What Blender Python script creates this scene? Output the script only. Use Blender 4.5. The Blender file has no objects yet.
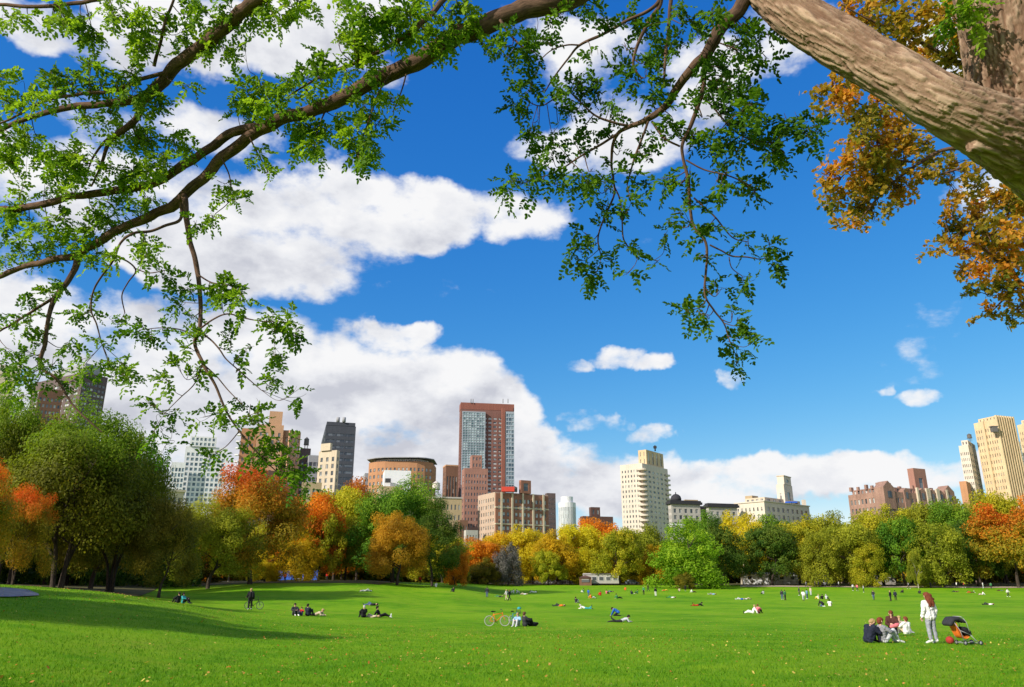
import bpy, math, random
import numpy as np
from mathutils import Vector, Matrix
C = bpy.context.scene.collection
SC = bpy.context.scene
R_ = math.radians
rng = np.random.default_rng(7)
random.seed(7)

# ------------------------------------------------------------------ camera
W, H, F = 1024, 687, 760.0
TILT = math.atan((584 - H / 2) / F)
CT, ST = math.cos(TILT), math.sin(TILT)
ZC = 2.05
cam = bpy.data.cameras.new('camera')
cam.lens = F / W * 36.0
cam.sensor_width = 36.0
cam.clip_start = 0.05
cam.clip_end = 6000
cam_ob = bpy.data.objects.new('camera', cam)
C.objects.link(cam_ob)
cam_ob.location = (0, 0, ZC)
cam_ob.rotation_euler = (math.pi / 2 + TILT, 0, 0)
SC.camera = cam_ob
SC.view_settings.view_transform = 'Standard'
SC.view_settings.look = 'None'
SC.view_settings.exposure = 0.32
SC.view_settings.gamma = 1.0
SC.cycles.max_bounces = 6
SC.cycles.diffuse_bounces = 3
SC.cycles.glossy_bounces = 2
SC.cycles.transmission_bounces = 4
SC.cycles.use_denoising = True
SC.cycles.sample_clamp_indirect = 6.0


def ray(px, py):
    x = (px - W / 2) / F
    y = -(py - H / 2) / F
    return np.array((x, CT - y * ST, ST + y * CT))


def at_depth(px, py, d):            # point seen at a pixel, d metres deep
    return ray(px, py) * d + np.array((0, 0, ZC))


def at_y(px, py, Y):
    r = ray(px, py)
    return r * (Y / r[1]) + np.array((0, 0, ZC))


# ------------------------------------------------------------------ objects
def tag(o, label=None, cat=None, group=None, kind=None):
    if label: o['label'] = label
    if cat: o['category'] = cat
    if group: o['group'] = group
    if kind: o['kind'] = kind
    return o


def empty(name, loc, rz=0.0, label=None, cat=None, group=None):
    o = bpy.data.objects.new(name, None)
    C.objects.link(o)
    o.location = loc
    o.rotation_euler = (0, 0, rz)
    o.empty_display_size = 0.2
    return tag(o, label, cat, group)


def link(name, me, mat=None, parent=None):
    o = bpy.data.objects.new(name, me)
    C.objects.link(o)
    if mat is not None and not me.materials:
        me.materials.append(mat)
    if parent is not None:
        o.parent = parent
    return o


def objmat(o, mat):                  # material of this object only (mesh is shared)
    if not o.data.materials:
        o.data.materials.append(None)
    o.material_slots[0].link = 'OBJECT'
    o.material_slots[0].material = mat


def fast_mesh(name, V, Fq, smooth=False, attrs=None):
    """numpy mesh; Fq (n,3) or (n,4) int array"""
    V = np.asarray(V, dtype=np.float32)
    Fq = np.asarray(Fq, dtype=np.int32)
    me = bpy.data.meshes.new(name)
    n, k = Fq.shape
    me.vertices.add(len(V))
    me.vertices.foreach_set('co', V.ravel())
    me.loops.add(n * k)
    me.loops.foreach_set('vertex_index', Fq.ravel())
    me.polygons.add(n)
    me.polygons.foreach_set('loop_start', np.arange(0, n * k, k, dtype=np.int32))
    me.polygons.foreach_set('loop_total', np.full(n, k, dtype=np.int32))
    if smooth:
        me.polygons.foreach_set('use_smooth', np.ones(n, dtype=bool))
    for nm, a in (attrs or {}).items():
        a = np.asarray(a, dtype=np.float32)
        if a.ndim == 1:
            at = me.attributes.new(nm, 'FLOAT', 'POINT')
            at.data.foreach_set('value', a)
        else:
            at = me.attributes.new(nm, 'FLOAT_VECTOR', 'POINT')
            at.data.foreach_set('vector', a.ravel())
    me.update(calc_edges=True)
    me.validate()
    return me


class MB:
    """collects faces of any size, then becomes ONE mesh object"""
    def __init__(s):
        s.v, s.f, s.sm = [], [], []

    def add(s, verts, faces, smooth=False):
        b = len(s.v)
        s.v.extend([tuple(p) for p in verts])
        s.f.extend([tuple(i + b for i in f) for f in faces])
        s.sm.extend([smooth] * len(faces))
        return s

    def box(s, c, size, rz=0.0, M=None):
        hx, hy, hz = size[0] / 2, size[1] / 2, size[2] / 2
        vs = [Vector((x, y, z)) for x in (-hx, hx) for y in (-hy, hy) for z in (-hz, hz)]
        m = M if M is not None else Matrix.Rotation(rz, 3, 'Z')
        vs = [m @ p + Vector(c) for p in vs]
        return s.add(vs, [(0, 1, 3, 2), (4, 6, 7, 5), (0, 4, 5, 1), (2, 3, 7, 6), (0, 2, 6, 4), (1, 5, 7, 3)])

    def tube(s, pts, rad, n=10, cap=True, smooth=True):
        pts = [Vector(p) for p in pts]
        if not hasattr(rad, '__len__'):
            rad = [rad] * len(pts)
        rings = []
        up = None
        for i, p in enumerate(pts):
            d = (pts[min(i + 1, len(pts) - 1)] - pts[max(i - 1, 0)]).normalized()
            if up is None:
                up = Vector((0, 0, 1)) if abs(d.z) < .9 else Vector((1, 0, 0))
            a = d.cross(up)
            if a.length < 1e-4: a = d.orthogonal()
            a.normalize()
            b = a.cross(d).normalized()
            up = b
            rings.append([p + (a * math.cos(2 * math.pi * k / n) + b * math.sin(2 * math.pi * k / n)) * rad[i] for k in range(n)])
        base = len(s.v)
        vs = [q for r in rings for q in r]
        fs = []
        for i in range(len(pts) - 1):
            for k in range(n):
                k2 = (k + 1) % n
                fs.append((i * n + k, i * n + k2, (i + 1) * n + k2, (i + 1) * n + k))
        s.add(vs, fs, smooth)
        if cap:
            s.f.append(tuple(base + k for k in range(n))[::-1]); s.sm.append(False)
            s.f.append(tuple(base + (len(pts) - 1) * n + k for k in range(n))); s.sm.append(False)
        return s

    def lathe(s, c, prof, n=16, smooth=True):
        vs, fs = [], []
        for r, z in prof:
            for k in range(n):
                a = 2 * math.pi * k / n
                vs.append((c[0] + r * math.cos(a), c[1] + r * math.sin(a), c[2] + z))
        for i in range(len(prof) - 1):
            for k in range(n):
                k2 = (k + 1) % n
                fs.append((i * n + k, i * n + k2, (i + 1) * n + k2, (i + 1) * n + k))
        fs.append(tuple(range(n))[::-1])
        fs.append(tuple((len(prof) - 1) * n + k for k in range(n)))
        return s.add(vs, fs, smooth)

    def torus(s, c, axis, R, r, n=24, m=6):
        ax = Vector(axis).normalized()
        a = ax.orthogonal().normalized()
        b = ax.cross(a)
        vs, fs = [], []
        for i in range(n):
            t = 2 * math.pi * i / n
            d = a * math.cos(t) + b * math.sin(t)
            for k in range(m):
                p = 2 * math.pi * k / m
                vs.append(Vector(c) + d * (R + r * math.cos(p)) + ax * (r * math.sin(p)))
        for i in range(n):
            for k in range(m):
                i2, k2 = (i + 1) % n, (k + 1) % m
                fs.append((i * m + k, i2 * m + k, i2 * m + k2, i * m + k2))
        return s.add(vs, fs, True)

    def mesh(s, name):
        me = bpy.data.meshes.new(name)
        me.from_pydata(s.v, [], s.f)
        me.polygons.foreach_set('use_smooth', s.sm)
        me.update()
        return me

    def build(s, name, mat, parent=None):
        return link(name, s.mesh(name), mat, parent)


def capsules_arr(caps, seg=10):
    """list of (p0,r0,p1,r1) -> arrays of closed overlapping capsule meshes"""
    Vs, Fs, base = [], [], 0
    for p0, r0, p1, r1 in caps:
        p0, p1 = np.array(p0, float), np.array(p1, float)
        d = p1 - p0
        L = np.linalg.norm(d)
        d = d / L if L > 1e-6 else np.array((0, 0, 1.))
        a = np.cross(d, (0, 0, 1.) if abs(d[2]) < .9 else (1., 0, 0)); a /= np.linalg.norm(a)
        b = np.cross(a, d)
        rings = []
        for ph in (-80, -45, 0):
            rings.append((p0 + d * r0 * math.sin(R_(ph)), r0 * math.cos(R_(ph))))
        for ph in (0, 45, 80):
            rings.append((p1 + d * r1 * math.sin(R_(ph)), r1 * math.cos(R_(ph))))
        th = np.arange(seg) * 2 * math.pi / seg
        ring = np.cos(th)[:, None] * a + np.sin(th)[:, None] * b
        v = np.concatenate([c + ring * r for c, r in rings])
        f = []
        for i in range(len(rings) - 1):
            for k in range(seg):
                k2 = (k + 1) % seg
                f.append((i * seg + k, (i + 1) * seg + k, (i + 1) * seg + k2, i * seg + k2))
        f = [tuple(j + base for j in q) for q in f]
        f.append(tuple(base + k for k in range(seg)))
        f.append(tuple(base + (len(rings) - 1) * seg + k for k in range(seg))[::-1])
        Vs.append(v); Fs.extend(f); base += len(v)
    return np.concatenate(Vs), Fs


def blob(name, caps, voxel=.014, smooth_it=3, seg=10):
    """one continuous skin over capsules"""
    V, Fs = capsules_arr(caps, seg)
    me = bpy.data.meshes.new(name)
    me.from_pydata([tuple(p) for p in V], [], Fs)
    ob = bpy.data.objects.new('tmp_blob', me)
    C.objects.link(ob)
    m = ob.modifiers.new('r', 'REMESH')
    m.mode = 'VOXEL'
    m.voxel_size = voxel
    if smooth_it:
        s = ob.modifiers.new('s', 'SMOOTH')
        s.factor = .5
        s.iterations = smooth_it
    dg = bpy.context.evaluated_depsgraph_get()
    out = bpy.data.meshes.new_from_object(ob.evaluated_get(dg))
    out.name = name
    bpy.data.objects.remove(ob)
    bpy.data.meshes.remove(me)
    out.polygons.foreach_set('use_smooth', np.ones(len(out.polygons), dtype=bool))
    return out


# ------------------------------------------------------------------ numpy noise
def _hash(i):
    i = (i.astype(np.int64) * 374761393 + 668265263) & 0xffffffff
    i = ((i ^ (i >> 13)) * 1274126177) & 0xffffffff
    return ((i ^ (i >> 16)) & 0xffff) / 65535.0


def vnoise(P):
    P = np.asarray(P, float)
    I = np.floor(P).astype(np.int64)
    f = P - I
    f = f * f * (3 - 2 * f)
    out = 0
    for dx in (0, 1):
        for dy in (0, 1):
            for dz in (0, 1):
                h = _hash((I[:, 0] + dx) * 73856093 ^ (I[:, 1] + dy) * 19349663 ^ (I[:, 2] + dz) * 83492791)
                w = (f[:, 0] if dx else 1 - f[:, 0]) * (f[:, 1] if dy else 1 - f[:, 1]) * (f[:, 2] if dz else 1 - f[:, 2])
                out = out + h * w
    return out


def fbm(P, oct=4):
    s, a, t = 0, .5, 0
    P = np.asarray(P, float)
    for o in range(oct):
        s = s + a * vnoise(P * 2 ** o + 17.3 * o)
        t += a
        a *= .5
    return s / t


# ------------------------------------------------------------------ materials
def newmat(name):
    m = bpy.data.materials.new(name)
    m.use_nodes = True
    nt = m.node_tree
    nt.nodes.clear()
    out = nt.nodes.new('ShaderNodeOutputMaterial')
    return m, nt, out


def N(nt, typ, **kw):
    n = nt.nodes.new(typ)
    for k, v in kw.items():
        if k.startswith('i_'):
            n.inputs[k[2:].replace('_', ' ')].default_value = v
        elif k.startswith('n_'):
            n.inputs[int(k[2:])].default_value = v
        else:
            setattr(n, k, v)
    return n


def rgba(c):
    return (c[0], c[1], c[2], 1.0)


def ramp(nt, stops, interp='LINEAR'):
    r = nt.nodes.new('ShaderNodeValToRGB')
    r.color_ramp.interpolation = interp
    e = r.color_ramp.elements
    while len(e) < len(stops):
        e.new(.5)
    for k, (p, c) in enumerate(stops):
        e[k].position = p
        e[k].color = rgba(c)
    return r


def mat_plain(name, col, rough=.7, var=.18, scale=6., metal=0., bump=0., spec=.3, objvar=0.):
    m, nt, out = newmat(name)
    b = N(nt, 'ShaderNodeBsdfPrincipled')
    b.inputs['Roughness'].default_value = rough
    b.inputs['Metallic'].default_value = metal
    b.inputs['Specular IOR Level'].default_value = spec
    tc = N(nt, 'ShaderNodeTexCoord')
    no = N(nt, 'ShaderNodeTexNoise')
    no.inputs['Scale'].default_value = scale
    no.inputs['Detail'].default_value = 5
    nt.links.new(tc.outputs['Object'], no.inputs['Vector'])
    r = ramp(nt, [(.3, [c * (1 - var) for c in col]), (.7, [min(1, c * (1 + var)) for c in col])])
    nt.links.new(no.outputs['Fac'], r.inputs['Fac'])
    col_out = r.outputs['Color']
    if objvar:
        oi = N(nt, 'ShaderNodeObjectInfo')
        hs = N(nt, 'ShaderNodeHueSaturation')
        mr = N(nt, 'ShaderNodeMapRange')
        mr.inputs['To Min'].default_value = 1 - objvar
        mr.inputs['To Max'].default_value = 1 + objvar
        nt.links.new(oi.outputs['Random'], mr.inputs['Value'])
        nt.links.new(mr.outputs['Result'], hs.inputs['Value'])
        nt.links.new(col_out, hs.inputs['Color'])
        col_out = hs.outputs['Color']
    nt.links.new(col_out, b.inputs['Base Color'])
    if bump:
        bp = N(nt, 'ShaderNodeBump')
        bp.inputs['Strength'].default_value = bump
        nt.links.new(no.outputs['Fac'], bp.inputs['Height'])
        nt.links.new(bp.outputs['Normal'], b.inputs['Normal'])
    nt.links.new(b.outputs['BSDF'], out.inputs['Surface'])
    return m


def mat_leaf(name, cols, top=None, topz=(.6, .95), trans=.42, hue=.007):
    """cols: three leaf colours over the 'tint' attribute; top: colour of the upper crown (autumn change, or a painted lit top)"""
    m, nt, out = newmat(name)
    at = N(nt, 'ShaderNodeAttribute', attribute_name='tint')
    r = ramp(nt, [(.08, cols[0]), (.5, cols[1]), (.92, cols[2])])
    nt.links.new(at.outputs['Fac'], r.inputs['Fac'])
    col = r.outputs['Color']
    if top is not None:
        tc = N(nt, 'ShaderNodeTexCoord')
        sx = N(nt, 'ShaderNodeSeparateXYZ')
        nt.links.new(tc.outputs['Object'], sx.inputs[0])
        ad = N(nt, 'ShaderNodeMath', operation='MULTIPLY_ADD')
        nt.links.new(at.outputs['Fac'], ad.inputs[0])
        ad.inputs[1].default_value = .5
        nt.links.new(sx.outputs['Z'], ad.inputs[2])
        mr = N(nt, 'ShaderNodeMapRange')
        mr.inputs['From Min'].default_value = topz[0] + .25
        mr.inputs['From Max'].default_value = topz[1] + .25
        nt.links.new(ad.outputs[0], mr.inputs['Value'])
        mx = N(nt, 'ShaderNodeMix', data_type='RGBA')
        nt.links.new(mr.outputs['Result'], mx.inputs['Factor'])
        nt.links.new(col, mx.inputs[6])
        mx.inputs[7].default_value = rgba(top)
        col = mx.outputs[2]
    hs = N(nt, 'ShaderNodeHueSaturation')
    oi = N(nt, 'ShaderNodeObjectInfo')
    mr2 = N(nt, 'ShaderNodeMapRange')
    mr2.inputs['To Min'].default_value = .5 - hue
    mr2.inputs['To Max'].default_value = .5 + hue
    nt.links.new(oi.outputs['Random'], mr2.inputs['Value'])
    nt.links.new(mr2.outputs['Result'], hs.inputs['Hue'])
    nt.links.new(col, hs.inputs['Color'])
    col = hs.outputs['Color']
    b = N(nt, 'ShaderNodeBsdfPrincipled')
    b.inputs['Roughness'].default_value = .6
    b.inputs['Specular IOR Level'].default_value = .12
    nt.links.new(col, b.inputs['Base Color'])
    t = N(nt, 'ShaderNodeBsdfTranslucent')
    g = N(nt, 'ShaderNodeMix', data_type='RGBA', blend_type='MULTIPLY')
    g.inputs['Factor'].default_value = 1
    nt.links.new(col, g.inputs[6])
    g.inputs[7].default_value = (1.5, 1.5, .7, 1)
    nt.links.new(g.outputs[2], t.inputs['Color'])
    ms = N(nt, 'ShaderNodeMixShader')
    ms.inputs['Fac'].default_value = trans
    nt.links.new(b.outputs['BSDF'], ms.inputs[1])
    nt.links.new(t.outputs['BSDF'], ms.inputs[2])
    nt.links.new(ms.outputs['Shader'], out.inputs['Surface'])
    return m


def mat_wall(name, col, var=.14, course=3.2, spec=.2):
    """masonry: blotchy colour, faint courses, weather streaks"""
    m, nt, out = newmat(name)
    tc = N(nt, 'ShaderNodeTexCoord')
    n1 = N(nt, 'ShaderNodeTexNoise'); n1.inputs['Scale'].default_value = .12; n1.inputs['Detail'].default_value = 6
    nt.links.new(tc.outputs['Object'], n1.inputs['Vector'])
    mp = N(nt, 'ShaderNodeMapping'); mp.inputs['Scale'].default_value = (.9, .9, .05)
    nt.links.new(tc.outputs['Object'], mp.inputs['Vector'])
    n2 = N(nt, 'ShaderNodeTexNoise'); n2.inputs['Scale'].default_value = 1.; n2.inputs['Detail'].default_value = 4
    nt.links.new(mp.outputs['Vector'], n2.inputs['Vector'])
    n3 = N(nt, 'ShaderNodeTexNoise'); n3.inputs['Scale'].default_value = 2.5; n3.inputs['Detail'].default_value = 2
    nt.links.new(tc.outputs['Object'], n3.inputs['Vector'])
    a = N(nt, 'ShaderNodeMath', operation='ADD'); nt.links.new(n1.outputs['Fac'], a.inputs[0]); nt.links.new(n2.outputs['Fac'], a.inputs[1])
    a2 = N(nt, 'ShaderNodeMath', operation='ADD'); nt.links.new(a.outputs[0], a2.inputs[0]); nt.links.new(n3.outputs['Fac'], a2.inputs[1])
    a3 = N(nt, 'ShaderNodeMath', operation='MULTIPLY'); nt.links.new(a2.outputs[0], a3.inputs[0]); a3.inputs[1].default_value = 1 / 3
    r = ramp(nt, [(.36, [c * (1 - var) for c in col]), (.64, [min(1, c * (1 + var)) for c in col])])
    nt.links.new(a3.outputs[0], r.inputs['Fac'])
    b = N(nt, 'ShaderNodeBsdfPrincipled')
    b.inputs['Roughness'].default_value = .85
    b.inputs['Specular IOR Level'].default_value = spec
    nt.links.new(r.outputs['Color'], b.inputs['Base Color'])
    nt.links.new(b.outputs['BSDF'], out.inputs['Surface'])
    return m


def mat_glass(name, dark, light, rough=.12, frac=.75):
    """window seen from outside: reflecting pane, some with pale blinds"""
    m, nt, out = newmat(name)
    oi = N(nt, 'ShaderNodeObjectInfo')
    tc = N(nt, 'ShaderNodeNewGeometry')
    wn = N(nt, 'ShaderNodeTexWhiteNoise', noise_dimensions='3D')
    mu = N(nt, 'ShaderNodeVectorMath', operation='SCALE'); mu.inputs['Scale'].default_value = .31
    nt.links.new(tc.outputs['Position'], mu.inputs[0])
    fl = N(nt, 'ShaderNodeVectorMath', operation='FLOOR')
    nt.links.new(mu.outputs[0], fl.inputs[0])
    nt.links.new(fl.outputs[0], wn.inputs['Vector'])
    ad = N(nt, 'ShaderNodeMath', operation='ADD')
    nt.links.new(oi.outputs['Random'], ad.inputs[0]); nt.links.new(wn.outputs['Value'], ad.inputs[1])
    fr = N(nt, 'ShaderNodeMath', operation='FRACT'); nt.links.new(ad.outputs[0], fr.inputs[0])
    mid = [(a * .6 + b * .4) for a, b in zip(dark, light)]
    r = ramp(nt, [(0, dark), (frac, mid), (min(.99, frac + .06), light)])
    nt.links.new(fr.outputs[0], r.inputs['Fac'])
    b = N(nt, 'ShaderNodeBsdfPrincipled')
    b.inputs['Roughness'].default_value = rough
    b.inputs['Specular IOR Level'].default_value = .6
    nt.links.new(r.outputs['Color'], b.inputs['Base Color'])
    nt.links.new(b.outputs['BSDF'], out.inputs['Surface'])
    return m

# ------------------------------------------------------------------ light and sky
SUN_DIR = Vector((-0.80, -0.60, 0)).normalized()
SUN_EL = R_(30)
sun_vec = Vector((SUN_DIR.x * math.cos(SUN_EL), SUN_DIR.y * math.cos(SUN_EL), math.sin(SUN_EL)))
sl = bpy.data.lights.new('sun', 'SUN')
sl.energy = 4.95
sl.angle = R_(.5)
sl.color = (1.0, .93, .82)
so = bpy.data.objects.new('sun', sl)
C.objects.link(so)
so.rotation_euler = (-sun_vec).to_track_quat('-Z', 'Y').to_euler()
so.location = (-40, -20, 60)

world = bpy.data.worlds.new('World')
SC.world = world
world.use_nodes = True
nt = world.node_tree
nt.nodes.clear()
w_out = N(nt, 'ShaderNodeOutputWorld')
bg = N(nt, 'ShaderNodeBackground')
bg.inputs['Strength'].default_value = .0885
nt.links.new(bg.outputs[0], w_out.inputs['Surface'])
sky = N(nt, 'ShaderNodeTexSky', sky_type='NISHITA', sun_disc=False)
sky.sun_elevation = SUN_EL
sky.sun_rotation = math.atan2(SUN_DIR.x, SUN_DIR.y)
sky.air_density = 1.0
sky.dust_density = .25
sky.ozone_density = 3.0
hs = N(nt, 'ShaderNodeHueSaturation')
hs.inputs['Saturation'].default_value = 1.25
hs.inputs['Value'].default_value = 1.0
nt.links.new(sky.outputs[0], hs.inputs['Color'])
# polarised, vivid film response of the blue
sepc = N(nt, 'ShaderNodeSeparateColor'); nt.links.new(hs.outputs['Color'], sepc.inputs[0])
comc = N(nt, 'ShaderNodeCombineColor')
for ch, (a_, p_) in enumerate(((.79, 1.33), (1.41, .88), (3.35, .46))):
    pw = N(nt, 'ShaderNodeMath', operation='POWER'); pw.inputs[1].default_value = p_
    nt.links.new(sepc.outputs[ch], pw.inputs[0])
    ml = N(nt, 'ShaderNodeMath', operation='MULTIPLY'); ml.inputs[1].default_value = a_
    nt.links.new(pw.outputs[0], ml.inputs[0])
    nt.links.new(ml.outputs[0], comc.inputs[ch])
tc = N(nt, 'ShaderNodeTexCoord')
D = tc.outputs['Generated']
sx = N(nt, 'ShaderNodeSeparateXYZ')
nt.links.new(D, sx.inputs[0])
az = N(nt, 'ShaderNodeMath', operation='ARCTAN2')
nt.links.new(sx.outputs['X'], az.inputs[0]); nt.links.new(sx.outputs['Y'], az.inputs[1])
el = N(nt, 'ShaderNodeMath', operation='ARCSINE')
nt.links.new(sx.outputs['Z'], el.inputs[0])
AE = N(nt, 'ShaderNodeCombineXYZ')
nt.links.new(az.outputs[0], AE.inputs[0]); nt.links.new(el.outputs[0], AE.inputs[1])

# warp the direction so that cloud outlines billow
wn = N(nt, 'ShaderNodeTexNoise'); wn.inputs['Scale'].default_value = 9; wn.inputs['Detail'].default_value = 5; wn.inputs['Roughness'].default_value = .6
nt.links.new(D, wn.inputs['Vector'])
ws = N(nt, 'ShaderNodeVectorMath', operation='SUBTRACT'); ws.inputs[1].default_value = (.5, .5, .5)
nt.links.new(wn.outputs['Color'], ws.inputs[0])
wk = N(nt, 'ShaderNodeVectorMath', operation='MULTIPLY_ADD')
wk.inputs[1].default_value = (.12, .07, 0)
nt.links.new(ws.outputs[0], wk.inputs[0]); nt.links.new(AE.outputs[0], wk.inputs[2])

CLOUDS = [  # centre and half size in pixels of the photograph, weight
    (250, 232, 135, 52, .94), (335, 212, 82, 44, .94), (430, 218, 60, 28, .9), (500, 220, 60, 24, .6), (165, 258, 65, 30, 1), (375, 205, 60, 28, .9),
    (60, 330, 150, 42, 1), (235, 352, 110, 40, 1), (330, 392, 150, 58, 1), (440, 395, 85, 42, 1), (180, 420, 150, 66, 1),
    (490, 420, 55, 45, 1), (390, 342, 38, 17, .95), (300, 460, 220, 55, 1), (140, 400, 100, 60, 1), (0, 400, 120, 40, .6),
    (560, 475, 90, 38, 1), (530, 448, 45, 26, 1), (640, 492, 160, 24, 1), (750, 478, 110, 22, 1), (880, 475, 100, 22, 1),
    (620, 478, 60, 26, 1), (960, 470, 70, 18, .9), (1080, 470, 90, 20, .8), (1200, 450, 120, 40, .9), (-180, 300, 120, 60, 1), (-150, 430, 130, 60, 1),
    (620, 356, 30, 12, .74), (652, 360, 22, 10, .7), (578, 364, 16, 8, .7), (746, 378, 14, 10, .6), (606, 424, 26, 10, .62),
    (650, 430, 20, 12, .68), (585, 415, 18, 8, .6), (917, 392, 24, 9, .52), (880, 384, 9, 6, .32),
    (200, 25, 130, 38, .95), (60, 30, 95, 26, .9), (330, 10, 80, 55, .95), (375, 80, 28, 14, .6), (600, 55, 60, 42, .72),
    (630, 130, 62, 46, .8), (560, 150, 45, 22, .6), (700, 70, 60, 45, .85), (790, 20, 60, 45, .8), (950, 35, 60, 45, .85), (985, 185, 50, 24, .75),
    (220, 130, 60, 30, .7), (90, 120, 60, 30, .5), (20, 160, 70, 40, .8), (105, 200, 80, 40, .8), (1100, 120, 70, 60, .8), (500, -80, 200, 60, .8),
]


def azel(px, py):
    r = ray(px, py)
    r = r / np.linalg.norm(r)
    return math.atan2(r[0], r[1]), math.asin(r[2])


def cloud_field(vec_socket):
    acc = None
    for (cx, cy, rx, ry, wt) in CLOUDS:
        a0, e0 = azel(cx, cy)
        a1, e1 = azel(cx + rx, cy)
        a2, e2 = azel(cx, cy - ry)
        sa, se = max(abs(a1 - a0), 1e-3), max(abs(e2 - e0), 1e-3)
        v = N(nt, 'ShaderNodeVectorMath', operation='MULTIPLY_ADD')
        v.inputs[1].default_value = (1 / sa, 1 / se, 0)
        v.inputs[2].default_value = (-a0 / sa, -e0 / se, 0)
        nt.links.new(vec_socket, v.inputs[0])
        d = N(nt, 'ShaderNodeVectorMath', operation='DOT_PRODUCT')
        nt.links.new(v.outputs[0], d.inputs[0]); nt.links.new(v.outputs[0], d.inputs[1])
        mr = N(nt, 'ShaderNodeMapRange', interpolation_type='SMOOTHSTEP')
        mr.inputs['From Min'].default_value = 2.3
        mr.inputs['From Max'].default_value = .15
        mr.inputs['To Max'].default_value = wt
        nt.links.new(d.outputs['Value'], mr.inputs['Value'])
        if acc is None:
            acc = mr.outputs['Result']
        else:
            m = N(nt, 'ShaderNodeMath', operation='MAXIMUM')
            nt.links.new(acc, m.inputs[0]); nt.links.new(mr.outputs['Result'], m.inputs[1])
            acc = m.outputs[0]
    return acc


def cloud_noise(offset, scale=5.5, detail=9):
    mp = N(nt, 'ShaderNodeMapping')
    mp.inputs['Location'].default_value = offset
    mp.inputs['Scale'].default_value = (1, 1, 1.7)
    nt.links.new(D, mp.inputs['Vector'])
    n = N(nt, 'ShaderNodeTexNoise')
    n.inputs['Scale'].default_value = scale
    n.inputs['Detail'].default_value = detail
    n.inputs['Roughness'].default_value = .58
    nt.links.new(mp.outputs[0], n.inputs['Vector'])
    return n.outputs['Fac']


def M2(op, a, b):
    n = N(nt, 'ShaderNodeMath', operation=op)
    for k, x in enumerate((a, b)):
        if isinstance(x, (int, float)):
            n.inputs[k].default_value = x
        else:
            nt.links.new(x, n.inputs[k])
    return n.outputs[0]


field = cloud_field(wk.outputs[0])
n0 = cloud_noise((0, 0, 0), 7.5, 12)
r0_ = cloud_noise((1.3, .2, .7), 10., 6)
r1_ = cloud_noise((1.3 + .030, .2 + .012, .7 - .05), 10., 6)
# sky outside the photograph's view: a scatter of ordinary clouds
away = N(nt, 'ShaderNodeMapRange', interpolation_type='SMOOTHSTEP')
away.inputs['From Min'].default_value = .95
away.inputs['From Max'].default_value = 1.3
absaz = N(nt, 'ShaderNodeMath', operation='ABSOLUTE'); nt.links.new(az.outputs[0], absaz.inputs[0])
nt.links.new(absaz.outputs[0], away.inputs['Value'])
nb = cloud_noise((3.1, 1.7, .4), 2.2, 3)
field = M2('MAXIMUM', field, M2('MULTIPLY', away.outputs['Result'], M2('MULTIPLY', nb, 1.15)))
dens = M2('ADD', M2('MULTIPLY', field, 1.04), M2('MULTIPLY', M2('SUBTRACT', n0, .5), 2.6))
alpha = N(nt, 'ShaderNodeMapRange', interpolation_type='SMOOTHSTEP')
alpha.inputs['From Min'].default_value = .35
alpha.inputs['From Max'].default_value = .88
nt.links.new(dens, alpha.inputs['Value'])
# relief: thinner towards the sun = bright rim, thick or low = grey
wd = N(nt, 'ShaderNodeVectorMath', operation='ADD'); wd.inputs[1].default_value = (-.03, .055, 0)
nt.links.new(wk.outputs[0], wd.inputs[0])
field_up = cloud_field(wd.outputs[0])
relief = M2('SUBTRACT', r0_, r1_)
shade = M2('ADD', M2('MULTIPLY', field_up, .50), M2('MULTIPLY', relief, -2.0))
shade = M2('ADD', shade, M2('MULTIPLY', M2('SUBTRACT', dens, .7), .35))
cr = ramp(nt, [(.08, (8.5, 8.5, 8.6)), (.45, (7.5, 7.6, 7.95)), (.95, (5.3, 5.45, 6.1))])
nt.links.new(shade, cr.inputs['Fac'])
mx = N(nt, 'ShaderNodeMix', data_type='RGBA')
nt.links.new(alpha.outputs['Result'], mx.inputs['Factor'])
nt.links.new(comc.outputs[0], mx.inputs[6])
nt.links.new(cr.outputs['Color'], mx.inputs[7])
nt.links.new(mx.outputs[2], bg.inputs['Color'])
world.cycles.sampling_method = 'MANUAL'
world.cycles.sample_map_resolution = 512

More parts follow.
